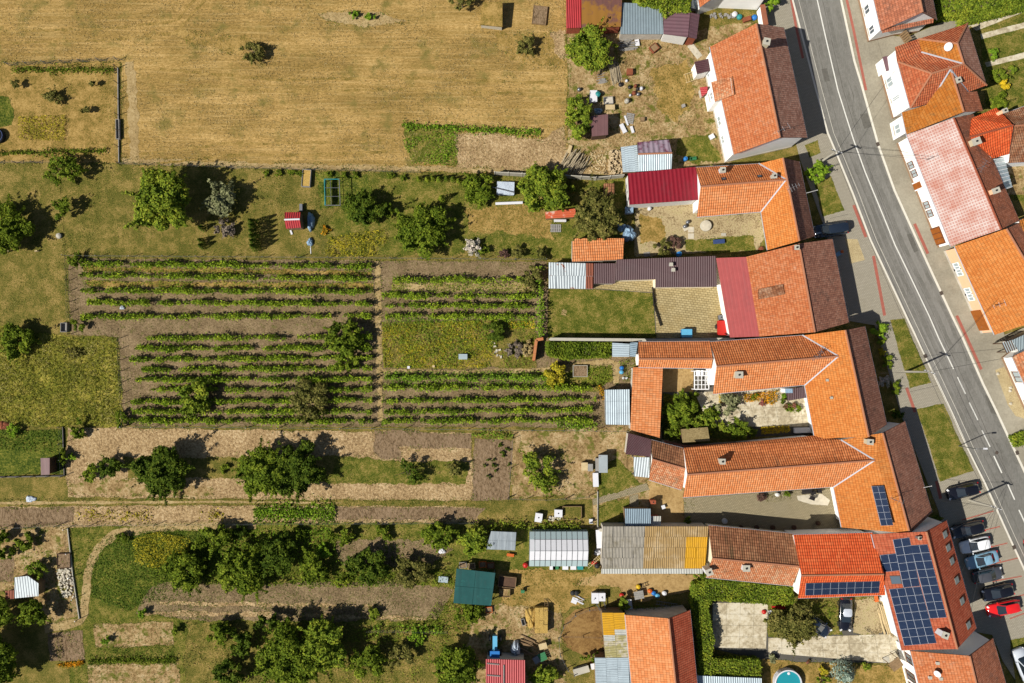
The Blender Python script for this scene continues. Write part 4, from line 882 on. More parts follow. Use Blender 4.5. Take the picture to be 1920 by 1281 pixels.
b = MB(); p, q = W(1866, 640), W(1900, 622); d = q-p; rz = math.atan2(d.y, d.x); m_ = (p+q)/2
for k in range(9): t = p.lerp(q, k/8); b.box((t.x, t.y, 1), (.12, .06, 1.9), rz)
for z in (.4, 1.8): b.box((m_.x, m_.y, z), (d.length, .08, .08), rz)
solo(b, 'gate', 'dark_metal', 'dark metal bar gate across the passage south of the peach house', 'gate')
b = MB(); p, q = W(1684, 64), W(1696, 82); d = q-p; rz = math.atan2(d.y, d.x); m_ = (p+q)/2
for k in range(6): t = p.lerp(q, k/5); b.box((t.x, t.y, 1), (.26, .06, 1.9), rz)
solo(b, 'gate', 'wood', 'brown board gate between the two northern white houses', 'gate')

# ---- sheds and roofs of the yards
shed('bright red metal shed roof at the corner of the stubble field', [(1062, -20), (1090, -20), (1090, 52), (1062, 53)], [2.6, 2.6, 2.2, 2.2], 'steel_scarlet', 'brick')
shed('brown shed roof covered in ochre lichen beside the red shed', [(1090.5, -20), (1167, -20), (1164, 50), (1090.5, 53)], [3.0, 3.0, 2.5, 2.5], 'lichen_brown', 'brick')
shed('pale blue ribbed metal roof beside the lichen covered shed', [(1167, 5), (1205, 7), (1242, 14), (1244, 64), (1163, 64)], [2.4, 2.5, 2.5, 2.2, 2.2], 'zinc_blue', 'plaster_old')
shed('plum purple panel roof beside the pale blue metal roof', [(1244, 22), (1294, 24), (1290, 70), (1244, 64)], [2.7, 3.0, 3.0, 2.7], 'steel_plum', 'plaster_grey')
shed('narrow plum purple lean-to roof on the end of the panel roof', [(1295, 24), (1312, 27), (1306, 73), (1291, 70)], [2.95, 2.4, 2.4, 2.95], 'steel_plum', 'brick')
shed('pale ribbed lean-to against the plum and silver shed', [(1164, 276), (1194.5, 272), (1197.5, 322), (1168, 323)], [1.9, 2.2, 2.2, 1.9], 'zinc_pale', 'wood', grid=(5, 1, 'zinc_pale'))
gable('shed', 'silver and plum striped gable shed beside the dark red roof', [(1195, 267), (1197, 289), (1198, 321.5), (1259, 318), (1260, 287), (1254, 262)], 2.5, 3.2, ('zinc_plum', 'zinc_pale'), 'wood', cat='shed', ov=.1, gut=[])
shed('flat plum brown hut under the leaning tree', [(1108, 218), (1140, 214), (1140, 253), (1110, 256)], 2.3, 'steel_hut', 'wood_dark', 'hut', 'hut')
shed('small orange corrugated woodshed roof beside the big garden tree', [(1022, 398), (1079, 391), (1079, 407), (1023, 410)], [2.2, 2.2, 1.8, 1.8], 'orange_wave', 'wood')
shed('orange tiled store roof between the garden tree and the brown metal roofs', [(1073, 447), (1170, 447), (1168, 487), (1073, 491)], [2.4, 2.4, 3.1, 3.1], 'tile_s', 'plaster_old', 'store', 'store', .1, .12)
shed('tiny brown tiled hen house with a zinc edge near the concrete fence', [(1132, 344), (1152, 344), (1152, 365), (1132, 365)], [1.9, 1.9, 1.6, 1.6], 'tile_oldn', 'wood', 'hen_house', 'hen house')
shed('silver sheet metal shed with large rust patches', [(1029, 492), (1112.5, 494), (1112, 542), (1029, 541)], [2.3, 2.3, 2.0, 2.0], 'zinc_rust', 'wood', grid=(6, 2, lambda i, j: 'rust_sheet' if i == 5 else 'zinc_rust'))
shed('small dark brown roof between the rusty shed and the long brown roof', [(1113.5, 494), (1155, 494), (1153, 532), (1113.5, 532)], [2.8, 2.8, 2.4, 2.4], 'steel_brown', 'plaster_old')
lb = shed('long dark brown ribbed metal roof along the paved courtyard', [(1156, 487), (1342, 480), (1344, 538), (1229, 539), (1229, 524), (1154, 526)], [3.3, 3.3, 2.7, 2.7, 2.85, 2.85], 'steel_brown', 'plaster_cream', 'outbuilding', 'outbuilding')
for x, y in ((1257, 497), (1261, 507)): chimney(lb, x, y, 0, .35, .35, .5, 'plastic_white', 0, False)
shed('pale grey corrugated shed roof behind the tall green bushes', [(1148, 643), (1180.5, 645), (1180, 669), (1148, 669)], [2.0, 2.2, 2.2, 2.0], 'zinc_pale', 'wood')
shed('narrow blue grey metal strip roof beside the low farm wing', [(1181, 643), (1196, 642), (1192, 669), (1181, 669)], [2.6, 2.8, 2.8, 2.6], 'zinc_shed', 'wood')
shed('pale blue flat shed roof in three sheets at the end of the vine rows', [(1134, 731), (1180, 730), (1181, 797), (1136, 796)], 2.1, 'zinc_pale', 'wood_grey', grid=(2, 3, 'zinc_pale'))
shed('low mossy felt roof in the green courtyard corner', [(1277, 805), (1327, 801), (1331, 827), (1280, 830)], [2.0, 2.2, 2.2, 2.0], 'moss_felt', 'wood_dark', 'hut', 'hut')
shed('blue grey ribbed metal shed above the long fibre cement roof', [(1171, 954), (1220, 954), (1220, 986), (1172, 986)], [2.3, 2.3, 2.6, 2.6], 'zinc_shed', 'wood')
shed('small white ribbed lean-to next to the blue grey shed', [(1220.5, 968), (1239, 968), (1239, 986), (1220.5, 986)], [1.9, 1.9, 2.2, 2.2], 'fibre_white', 'brick')
def pickS3(i, j): return 'fibre_grey' if i < 4 else ('fibre_yellow' if i >= 8 and j >= 1 else 'fibre_tan')
shed('long fibre cement barn roof fading from grey to mustard yellow', [(1130, 987), (1328, 987), (1322, 1066), (1128, 1066)], [3.2, 3.2, 2.8, 2.8], 'fibre_grey', 'plaster_old', 'barn', 'barn', grid=(10, 4, pickS3))
shed('strip of white corrugated plastic along the fibre cement barn', [(1128, 1066.5), (1318, 1066.5), (1318, 1076), (1127, 1076)], [2.7, 2.7, 2.6, 2.6], 'fibre_white', 'wood', 'canopy', 'canopy', posts=True, th=.03)
net = shed('teal shade net stretched over a square carport frame', [(856, 1066), (929, 1074), (921, 1136), (850, 1131)], [2.3, 2.3, 2.3, 2.3], 'net_teal', 'steel', 'net_canopy', 'canopy', posts=True, th=.03, grid=(2, 2, 'net_teal'))
rs = shed('rose red ribbed roof with pale battens at the bottom edge of the farm yard', [(911, 1236), (984, 1238), (985, 1330), (911, 1330)], [3.0, 3.0, 3.4, 3.4], 'steel_scarlet', 'plaster_old')
for a, c in (((913, 1244), (936, 1246)), ((913, 1266), (938, 1268)), ((945, 1247), (945, 1292))):
    q = MB(); q.tube([on_plane(*a, rs.F[0], .05), on_plane(*c, rs.F[0], .05)], .09, 4); q.build('batten', 'wood_grey', rs.roof)
shed('yellow and moss stained sheet roof beside the round pen', [(1128, 1149), (1171, 1149), (1178, 1233), (1135, 1233)], [2.8, 3.0, 3.0, 2.8], 'fibre_moss', 'wood', grid=(2, 8, lambda i, j: 'fibre_yellow' if j < 3+(i == 0) else ('fibre_white' if j == 3 or (j == 4 and i == 0) else 'fibre_moss')))
shed('pale blue patchwork sheet roof beside the orange barn', [(1115, 1233.5), (1178, 1233.5), (1182, 1310), (1118, 1310)], [2.7, 3.0, 3.0, 2.7], 'zinc_pale', 'wood', grid=(3, 7, 'zinc_pale'))
gable('barn', 'tall barn with an orange west slope beside the ivy hedge', [(1172, 1153), (1254, 1160), (1294, 1144), (1312, 1330), (1272, 1330), (1188, 1330)], (3.4, 3.4), 6.0, ('tile_s', 'tile_redb'), 'plaster_old', cat='barn')
shed('pale ribbed roof at the foot of the ivy hedge', [(1306, 1267), (1428, 1272), (1428, 1320), (1306, 1320)], [2.2, 2.2, 2.5, 2.5], 'zinc_pale', 'plaster_grey')
shed('clear plastic roof sheets over a potting bench by the fruit tree', [(921, 996), (968, 998), (966, 1032), (911, 1030)], 1.9, 'poly_clear', 'wood', 'canopy', 'canopy', posts=True, th=.03, grid=(3, 2, 'poly_clear'))
shed('dusty pink shed roof beside the dark fence in the west lawn', [(76, 859), (93, 859), (93, 890), (77, 891)], [2.2, 2.2, 2.0, 2.0], 'steel_hut', 'wood_dark')
shed('patched grey and orange shed roof in the west yard', [(27, 1083), (52, 1080), (72, 1094), (72, 1118), (28, 1122)], [2.0, 2.0, 1.9, 1.8, 1.8], 'zinc_rust', 'wood')
shed('rusty little lean-to on the patched west shed', [(10, 1108), (26, 1107), (26.5, 1123), (10, 1124)], 1.6, 'rust_sheet', 'wood', 'lean_to', 'lean-to')
hut = gable('garden_hut', 'small red ribbed garden hut with a white ridge on the lawn', [(534, 398), (533, 412), (536, 429), (564, 427), (562, 411), (563, 398)], 1.9, 2.5, ('steel_scarlet', 'steel_scarlet'), 'wood', cat='hut', ov=.08, gut=[], ridgemat='plastic_white')
shed('low stone shelter with a turf roof in the stubble field', [(905, 5), (942, 3), (942, 50), (900, 46)], [1.9, 1.9, 1.5, 1.3], 'dry_garden', 'stone_pale', 'stone_shelter', 'shelter', .1, .25)
# glasshouse
gh = thing('greenhouse', 'white roofed greenhouse with eleven bays of panes and glass sides', 'greenhouse', tuple(W(1047, 1029)))
c4 = [W(993, 997, 1.6), W(1102, 997, 1.6), W(1102, 1062, 1.6), W(992, 1062, 1.6)]
prof = [(0, 1.6), (.20, 2.15), (.5, 2.75), (.80, 2.15), (1, 1.6)]
f = lambda u, v, z: Vector((*(c4[0].lerp(c4[1], u).lerp(c4[3].lerp(c4[2], u), v))[:2], z))
for i in range(11):
    for k in range(4):
        (v0, z0), (v1, z1) = prof[k], prof[k+1]; e = .006
        q = [f(i/11+e, v0+e, z0), f((i+1)/11-e, v0+e, z0), f((i+1)/11-e, v1-e, z1), f(i/11+e, v1-e, z1)][::-1]
        b = MB(); b.add(q+[p-Vector((0, 0, .03)) for p in q], [(0, 1, 2, 3), (7, 6, 5, 4), (0, 4, 5, 1), (1, 5, 6, 2), (2, 6, 7, 3), (3, 7, 4, 0)]); b.build('pane', 'plastic_white' if k in (1, 2) else 'glass_house', gh)
for i in range(12):
    b = MB(); b.tube([f(i/11, v, z-.02) for v, z in prof], .03, 4); b.build('rafter', 'steel', gh)
b = MB(); b.prism(c4, 0, 1.58); b.build('glass_wall', 'glass_house', gh)
# ---------------------------------------------------------------- vegetation
def sphere_pts(n):
    p = NR.normal(size=(n, 3)); return p/np.linalg.norm(p, axis=1)[:, None]
def tree(label, px, py, rx, h, mat='leaf_mid', ry=None, dens=1.0, name='tree', cat='tree', lf=.26, base=.22, clumps=None, group=None, gap=.0, rz=0):
    """tapered trunk with limbs to every bough, crown of leaf-sized faces gathered in uneven boughs"""
    if cat == 'tree': h *= .74; base = .1 if base > .1 else base
    ry = ry or rx; zc = h*(.5 if base < .4 else .7); c = W(px, py, zc); k = M2*(H-zc)/H; a, bb = rx*k, ry*k; cz = h*(1-base)/2; zc = h*(1+base)/2
    root = thing(name, label, cat, (c.x, c.y, 0), group); vol = max(.6, a*bb)
    nc = clumps or int(min(60, max(7, 9+vol*3.4)))
    d = sphere_pts(nc); rr = NR.uniform(.35, 1, nc)**.5; rr = np.where(NR.uniform(size=nc) < .12, rr*1.12, rr)
    d[:, 2] = np.abs(d[:, 2])*.95-.25*NR.uniform(size=nc)
    ctr = d*rr[:, None]*np.array([a*.86, bb*.86, cz*.78]); cr = NR.uniform(.16, .36, nc)*min(a, bb)*(1.15 if nc < 12 else 1)
    cs, sn = math.cos(rz), math.sin(rz); ctr = np.stack([ctr[:, 0]*cs-ctr[:, 1]*sn, ctr[:, 0]*sn+ctr[:, 1]*cs, ctr[:, 2]], 1)
    ctr += np.array([c.x, c.y, zc]); ctr[:, 2] = np.clip(ctr[:, 2], h*base+.1, h*.96)
    pts = []; outs = []
    for i in range(nc):
        if gap and NR.uniform() < gap: continue
        n = int(min(620, 36+dens*330*cr[i]**2/(lf/.26)**1.6)); s = sphere_pts(n); q = s*(NR.uniform(.25, 1, n)**.45)[:, None]*cr[i]*np.array([1.05, 1.05, .75])
        pts.append(ctr[i]+q); outs.append(s)
        m = max(4, n//7); dv = ctr[i]-np.array([c.x, c.y, h*.35]); dv /= np.linalg.norm(dv)+1e-6
        for _k in range(1):      # shoots that stick out of the bough
            dk = dv+NR.normal(size=3)*.45; tt = NR.uniform(.5, 1.5, m)[:, None]; pts.append(ctr[i]+dk*cr[i]*tt+NR.normal(size=(m, 3))*lf*.35); outs.append(np.tile(dk, (m, 1)))
    P = np.concatenate(pts); O = np.concatenate(outs); P[:, 2] = np.maximum(P[:, 2], .05)
    V, Q = leaves(P, lf, O, .55); np_mesh('crown', V, Q, mat, root)
    b = MB(); tr = max(.05, .045*h); top = Vector((c.x, c.y, h*.62))
    b.tube([(c.x, c.y, -.05), (c.x+rnd.uniform(-.1, .1), c.y+rnd.uniform(-.1, .1), h*.3), top], tr, 7, 0, tr*.45)
    for i in range(min(nc, 16)):
        e = Vector(ctr[i]); s0 = Vector((c.x, c.y, h*rnd.uniform(.2, .5))); md = s0.lerp(e, .5)+Vector((0, 0, -.05*h*rnd.random()))
        b.tube([s0, md, e], tr*.42, 5, 0, tr*.1)
    b.build('trunk', 'bark', root)
    return root
def shrub(label, px, py, rx, h, mat='leaf_mid', ry=None, dens=1.2, lf=.2, group=None, cat='shrub', name='shrub', **kw):
    return tree(label, px, py, rx, h, mat, ry, dens, name, cat, lf, .04, group=group, **kw)
def conifer(label, px, py, rx, h, mat='leaf_dark', group=None, lf=.16, cat='conifer', name='conifer'):
    c = W(px, py, h*.4); a = rx*M2; root = thing(name, label, cat, (c.x, c.y, 0), group); n = int(260*a*h+160)
    t = NR.uniform(0, 1, n)**.8; ang = NR.uniform(0, 6.283, n); r = a*(1-t)**.75*(.55+.45*NR.uniform(size=n)**.5)*(1+.18*np.sin(ang*5+t*20))
    P = np.stack([c.x+r*np.cos(ang), c.y+r*np.sin(ang), .08+t*(h-.1)], 1); O = np.stack([np.cos(ang), np.sin(ang), t*0], 1)
    V, Q = leaves(P, lf, O, .5, .8); np_mesh('crown', V, Q, mat, root)
    b = MB(); b.tube([(c.x, c.y, -.05), (c.x, c.y, h*.9)], .07, 6, 0, .02); b.build('trunk', 'bark', root)
def in_poly(P, poly):
    x, y = P[:, 0], P[:, 1]; ins = np.zeros(len(P), bool); n = len(poly)
    for i in range(n):
        x0, y0 = poly[i]; x1, y1 = poly[(i+1) % n]
        c = ((y0 > y) != (y1 > y)) & (x < (x1-x0)*(y-y0)/(y1-y0+1e-12)+x0); ins ^= c
    return ins
def patchy(P, sc):
    f = np.zeros(len(P))
    for k in range(6):
        th = NR.uniform(0, 6.28); w = sc*NR.uniform(.5, 2); f += np.sin(P[:, 0]*w*np.cos(th)+P[:, 1]*w*np.sin(th)+NR.uniform(0, 6.28))
    return f/6
def scatter(name, px, per_m2, size, mat, z=.06, hgt=0, label=None, cat=None, up=1.0, sc=.8, cut=-.25, clump=0, zoff=.02, flat=.5):
    """ground cover nobody could count: one object of leaf-sized faces inside a pixel outline"""
    poly = [tuple(W(*p)[:2]) for p in px]; xs, ys = [p[0] for p in poly], [p[1] for p in poly]
    A = (max(xs)-min(xs))*(max(ys)-min(ys)); n = int(A*per_m2)
    P = np.stack([NR.uniform(min(xs), max(xs), n), NR.uniform(min(ys), max(ys), n)], 1)
    P = P[in_poly(P, poly)]; P = P[patchy(P, sc) > cut+NR.normal(size=len(P))*.18]
    if not len(P): return
    C = np.column_stack([P, zoff+z+NR.uniform(0, 1, len(P))*hgt]); V, Q = leaves(C, size, None, up, flat)
    V[:, 2] = np.maximum(V[:, 2], zoff+.012)
    o = np_mesh(name, V, Q, mat, org=(*P.mean(0), 0)); tag(o, label, cat, kind='stuff')
def row(name, label, a, b, wid, hgt, mat, per_m=42, lf=.19, gaps=(), group=None, cat='vine row', posts=True, z0=.1, wob=.08, thick=.78):
    """one trained row of plants between two pixels, with posts and a wire"""
    A, B = W(*a, hgt*.5), W(*b, hgt*.5); A.z = B.z = 0; L = (B-A).length; d = (B-A).normalized(); nrm = Vector((-d.y, d.x, 0)); m = (A+B)/2
    root = thing(name, label, cat, (m.x, m.y, 0), group); n = int(L*per_m)
    t = NR.uniform(0, 1, n); ph = NR.uniform(0, 6.28, 5); fr = NR.uniform(.8, 1.25, 5)*np.array([.3, .8, 1.7, 3.1, 5.3])
    prof = (np.sin(t[:, None]*L*fr+ph)*np.array([.6, .7, .6, .5, .4])).sum(1)/2.3; keep = NR.uniform(size=n) < np.clip(thick+prof*1.0, .12, 1)
    for g0, g1 in gaps: keep &= ~((t > g0) & (t < g1))
    t = t[keep]; prof = prof[keep]; n = len(t)
    w = NR.normal(size=n)*wid*.32*(1+.5*prof); zz = z0+NR.uniform(0, 1, n)**.8*(hgt*(.85+.35*prof)-z0); zz = np.maximum(zz, .06)
    w += wob*np.sin(t*L*.9+ph[0])
    P = np.stack([A.x+d.x*L*t+nrm.x*w, A.y+d.y*L*t+nrm.y*w, zz], 1); O = np.stack([nrm.x*np.sign(w), nrm.y*np.sign(w), w*0], 1)*.5
    V, Q = leaves(P, lf, O, .5); V[:, 2] = np.maximum(V[:, 2], .03); np_mesh('foliage', V, Q, mat, root)
    if posts:
        k = max(2, int(L/5.5)+1); pb = MB()
        for i in range(k): p = A+d*L*i/(k-1); pb.box((p.x, p.y, hgt*.5), (.08, .08, hgt+.1))
        for z in (.7, hgt-.1): pb.tube([A+Vector((0, 0, z)), B+Vector((0, 0, z))], .004, 4)
        pb.build('trellis', 'wood', root)
    return root
ORD = 'first second third fourth fifth sixth seventh eighth ninth tenth eleventh twelfth thirteenth fourteenth fifteenth'.split()
# vine rows, west block
lr = [(160, 494, 500), (152, 516, 523), (152, 545, 547), (165, 567, 570), (152, 594, 592), (275, 635, 632), (255, 654, 652), (246, 674, 671), (268, 694, 690), (256, 712, 711), (284, 731, 730), (248, 754, 750), (246, 772, 772), (244, 789, 790)]
gp = {3: [(.215, .245)], 5: [(.62, .66), (.85, .88)], 7: [], 8: [(.12, .16)], 10: [(.3, .34)], 6: [(.5, .53)], 4: [(.86, .9)]}
for i, (x0, y0, y1) in enumerate(lr):
    row('vine_row', f'{ORD[i]} vine row from the lawn fence in the west block of the vineyard', (x0, y0), (698, y1), .55, 1.25+.4*rnd.random(), 'leaf_vine', rnd.randint(125, 190), .21, gp.get(i, ()), 'vine rows of the west block')
for i, (x0, x1, y0, y1) in enumerate([(738, 1000, 525, 524), (716, 1006, 554, 556), (722, 1002, 573, 574), (722, 1004, 592, 594), (722, 1044, 708, 708), (720, 1112, 727, 727), (716, 1118, 752, 749), (722, 1112, 773, 768), (716, 1112, 790, 788)]):
    row('vine_row', f'{ORD[i]} vine row from the lawn fence in the east block of the vineyard', (x0, y0), (x1, y1), .58, 1.3+.35*rnd.random(), 'leaf_vine' if i != 4 else 'leaf_bright', 150, .21, (), 'vine rows of the east block')
row('vine_row', 'short leafy vine row against the narrow lawn of the paved courtyard', (1012, 500), (1014, 632), .9, 1.8, 'leaf_bright', 70, .24, (), 'vine rows of the east block', thick=1.2)
row('bean_row', 'bright green bean row along the north edge of the bare plot', (755, 235), (1014, 249), .9, .6, 'leaf_bright', 80, .22, (), cat='bean row', posts=False, thick=1.3)
row('bean_row', 'green vegetable row under the zigzag fence of the fenced garden', (22, 131), (214, 130), .8, .7, 'leaf_mid', 70, .2, (), cat='bean row', posts=False, thick=1.3)
row('bean_row', 'narrow vegetable row at the south side of the fenced garden', (-10, 288), (200, 282), .6, .6, 'leaf_mid', 60, .2, (), cat='bean row', posts=False, thick=1.2)
row('bean_row', 'bright yellow green block row beside the tilled strip', (475, 962), (628, 962), 2.2, .6, 'leaf_bright', 190, .24, (), cat='bean row', posts=False, thick=1.6, wob=.02)
row('bean_row', 'thin straggling vegetable row west of the bright block row', (142, 966), (285, 968), 1.5, .3, 'leaf_yellow', 46, .2, (), cat='bean row', posts=False)
row('bean_row', 'two scattered yellowish plants clumps in the pale soil strip', (372, 962), (420, 968), 1.3, .5, 'leaf_yellow', 60, .22, (), cat='bean row', posts=False)
row('bean_row', 'dark green low row between two soil beds by the worn path', (166, 1240), (330, 1239), .8, .6, 'leaf_mid', 80, .2, (), cat='bean row', posts=False, thick=1.4)
row('flower_row', 'row of orange marigolds beside the small tilled bed', (106, 1248), (156, 1243), .6, .45, 'leaf_flower', 110, .17, (), cat='flower row', posts=False, thick=1.6)
row('vine_row', 'short green vine row beside the seedling plot', (884, 815), (962, 816), .8, 1.1, 'leaf_bright', 50, .2, (), posts=False)
row('vine_row', 'ragged green hedge row along the greenhouse', (880, 985), (1088, 987), 1.2, 1.3, 'leaf_ivy', 60, .22, (), cat='hedge', posts=False)
row('flower_row', 'orange flowers at the corner of the pale blue flat shed', (1122, 722), (1136, 748), .7, .6, 'leaf_flower', 120, .16, (), cat='flower row', posts=False, thick=1.5)
row('bean_row', 'leafy edge along the sunlit end of the vine soil by the sheet roof shed', (1045, 799), (1120, 798), .7, .8, 'leaf_bright', 70, .2, (), cat='bean row', posts=False, thick=1.3)
row('vine_row', 'tangle of grape leaves along the brambly south garden fence', (700, 1178), (830, 1180), 1.2, 1.1, 'leaf_bright', 70, .22, (), cat='hedge', posts=False)

# hedges of ivy round the concrete drive
def hedge(label, px, h, mat='leaf_ivy', per=150, lf=.2, name='hedge', cat='hedge', group=None):
    poly = [tuple(W(*p, h)[:2]) for p in px]; c = np.mean(poly, 0); root = thing(name, label, cat, (c[0], c[1], 0), group)
    xs, ys = [p[0] for p in poly], [p[1] for p in poly]; n = int((max(xs)-min(xs))*(max(ys)-min(ys))*per)
    P = np.stack([NR.uniform(min(xs), max(xs), n), NR.uniform(min(ys), max(ys), n)], 1); P = P[in_poly(P, poly)]
    P = P+NR.normal(size=P.shape)*.12; z = h*(.9+.16*patchy(P, 1.4))+NR.normal(size=len(P))*.1
    C = [np.column_stack([P, np.maximum(z, .1)])]; O = [np.zeros((len(P), 3))]
    for i in range(len(poly)):
        a, b = np.array(poly[i]), np.array(poly[(i+1) % len(poly)]); L = np.linalg.norm(b-a); m = int(L*h*per*.7); t = NR.uniform(size=(m, 1))
        q = a+(b-a)*t+NR.normal(size=(m, 2))*.1; C.append(np.column_stack([q, NR.uniform(.05, h, m)])); d = (b-a)/L; nn = np.array([d[1], -d[0], .2])
        if np.dot(nn[:2], (a+b)/2-c) < 0: nn[:2] *= -1
        O.append(np.tile(nn, (m, 1)))
    V, Q = leaves(np.concatenate(C), lf, np.concatenate(O), .6); np_mesh('foliage', V, Q, mat, root)
    b = MB(); q = inset([Vector((p[0], p[1], 0)) for p in poly], .25); b.prism(q, -.02, h*.72); b.build('core', 'bark', root)
hedge('U-shaped yellow green ivy hedge round the concrete drive', [(1302, 1098), (1330, 1088), (1486, 1104), (1488, 1132), (1440, 1132), (1336, 1124), (1326, 1140), (1338, 1200), (1332, 1238), (1424, 1240), (1426, 1268), (1312, 1266), (1312, 1200), (1298, 1130)], 1.9)
hedge('clipped yellow hedge between the path and shrubbery at the north-east', [(1803, 32), (1990, -14), (1990, -2), (1804, 44)], 1.4)
hedge('deep green and yellow shrubbery beside the mottled brown roof', [(1760, -40), (1990, -60), (1990, -24), (1806, 28), (1762, 32)], 1.6, 'leaf_ivy', 90, .26)
hedge('low clipped box hedge block at the pavement edge by the dashed line', [(1898, 820), (1922, 810), (1940, 828), (1906, 838)], .9)
hedge('tall green bushes in a row behind the corrugated shed', [(1026, 643), (1146, 644), (1145, 666), (1060, 672), (1028, 664)], 1.7, 'leaf_mid', 130, .24, 'bush_row', 'bushes')
hedge('climbing greenery spilling over the pale blue shed roof at the top', [(1192, -10), (1295, -10), (1292, 22), (1262, 20), (1250, 30), (1238, 12), (1200, 5)], 3.3, 'leaf_ivy', 110, .24)
# trees of the north garden
tree('large yellow green walnut tree standing alone on the lawn', 305, 378, 50, 9.4, 'leaf_ivy', 62, 1.0, lf=.28)
tree('grey green willow behind the large walnut tree', 412, 372, 30, 4.6, 'leaf_grey', 36, .8)
shrub('bare brown twiggy bush below the grey willow', 424, 426, 24, 1.4, 'twig', 18)
tree('dark rounded tree cut by the west edge of the meadow', 10, 428, 44, 5.0, 'leaf_mid', 50)
tree('sparse young tree at the corner of the zigzag fence', 120, 322, 34, 4.4, 'leaf_mid', 30, .7, gap=.35)
tree('thin sapling south of the sparse corner tree', 122, 392, 28, 3.6, 'leaf_mid', 22, .6, gap=.4)
tree('dark blue green pear tree beside the turquoise frame', 684, 390, 36, 4.6, 'leaf_dark', 34, .9)
shrub('small round dark bush beside the pear tree', 731, 392, 15, 1.8, 'leaf_mid')
tree('wide dark green plum tree casting a deep shade near the vineyard fence', 792, 432, 46, 5.4, 'leaf_mid', 46, 1.0)
tree('bushy green tree between the thuja row and the tarp stack', 898, 352, 30, 3.2, 'leaf_mid', 32)
tree('dense green tree overhanging the concrete fence', 1018, 356, 46, 6.0, 'leaf_ivy', 44, 1.1)
tree('big olive brown tree over the orange woodshed', 1118, 408, 40, 6.4, 'leaf_olive', 48, 1.1)
conifer('double clipped thuja column beside the dense green tree', 1073, 353, 8, 2.6, 'leaf_ivy'); conifer('solitary thuja with a broad shadow on the lawn', 828, 372, 8, 2.6, 'leaf_ivy')
for i, (x, y) in enumerate([(785, 335), (801, 336), (811, 334), (823, 336), (837, 334), (849, 336), (860, 339)]): conifer('small golden thuja in the short row along the stubble field', x, y, 6, 1.7, 'leaf_ivy', 'thujas along the stubble field')
for i, (x, y) in enumerate([(500, 325), (522, 325), (545, 323), (561, 325), (618, 326), (645, 328), (668, 328), (735, 331), (757, 333)]): shrub('small round shrub planted along the stubble field boundary', x, y, 6, .7, 'leaf_mid', group='boundary shrubs along the stubble field', lf=.15)
for i in range(6): conifer('dark pointed thuja in the close row on the lawn', 474+i*.6, 416+i*9.5, 9, 3.3, 'leaf_dark', 'dark thujas on the lawn')
for i, (x, y) in enumerate([(378, 427), (377, 451), (378, 461)]): conifer('dark little thuja below the large walnut tree', x, y, 7, 2.0, 'leaf_dark', 'little thujas below the walnut')
tree('shady tree beside the lichen covered shed roof', 1104, 96, 38, 5.4, 'leaf_ivy', 42, 1.1)
tree('tall narrow tree leaning on the plum brown hut', 1085, 222, 26, 5.0, 'leaf_ivy', 50, 1.1)
shrub('greyish bush at the edge of the stubble field by the yard', 986, 84, 20, 2.0, 'leaf_olive', dens=.8); shrub('lone round bush in the middle of the stubble field', 474, 98, 24, 2.0, 'leaf_olive', 20, dens=.8)
tree('half bare tree at the top edge beside the stone shelter', 866, 6, 24, 3.4, 'leaf_olive', 20, .3, gap=.5)
for x, y, l in ((663, 29, 'left of two bright clumps on the trampled strip'), (695, 31, 'right of two bright clumps on the trampled strip')): shrub('bright green clump, '+l, x, y, 12, .8, 'leaf_bright', 7)
for x, y, r, l in ((30, 158, 8, 'small dark shrub near the vegetable row of the fenced garden'), (100, 185, 17, 'spiky shrub in the middle of the fenced garden'), (161, 208, 8, 'small bush near the east fence of the fenced garden'), (175, 157, 5, 'tiny shrub by the north-east corner of the fenced garden')): shrub(l, x, y, r, 1.5, 'leaf_olive', dens=.6)
scatter('vegetable_bed', [(36, 220), (125, 217), (124, 264), (38, 264)], 60, .2, 'leaf_yellow', .1, .35, 'rectangular bed of yellow green vegetables in the fenced garden', 'vegetable bed', cut=-1.5)
scatter('weed_cover', [(753, 262), (858, 244), (858, 312), (772, 308)], 45, .22, 'leaf_bright', .05, .4, 'rank green weeds beside the bare plot', 'weeds')
shrub('round shrub between the rubble yard and the long brown roof', 1240, 466, 17, 1.9, 'leaf_olive', 22); shrub('dark purple bush beside the blue barrel', 1266, 456, 10, 1.4, 'leaf_plum', 13)
shrub('white flowering bush by the vineyard fence', 888, 463, 16, 1.6, 'blossom_white', 20); shrub('green bush beside the white flowering bush', 905, 470, 10, 1.4, 'leaf_mid')
shrub('small reddish bush by the vineyard fence', 945, 477, 8, 1.0, 'leaf_plum'); shrub('golden round bush next to the reddish bush', 970, 473, 11, 1.6, 'leaf_olive'); shrub('rounded bush near the orange tiled store', 1016, 477, 11, 1.5, 'leaf_olive')
scatter('weed_cover', [(615, 445), (720, 430), (740, 482), (610, 482)], 40, .24, 'leaf_yellow', .05, .5, 'yellow green potato plants by the vineyard fence', 'potato bed')
shrub('low orange flower clump beside the washing line', 612, 432, 7, .6, 'leaf_flower', 9)
tree('small dark tree shading the north-east end of the vineyard', 1000, 520, 18, 2.6, 'leaf_olive', 26)
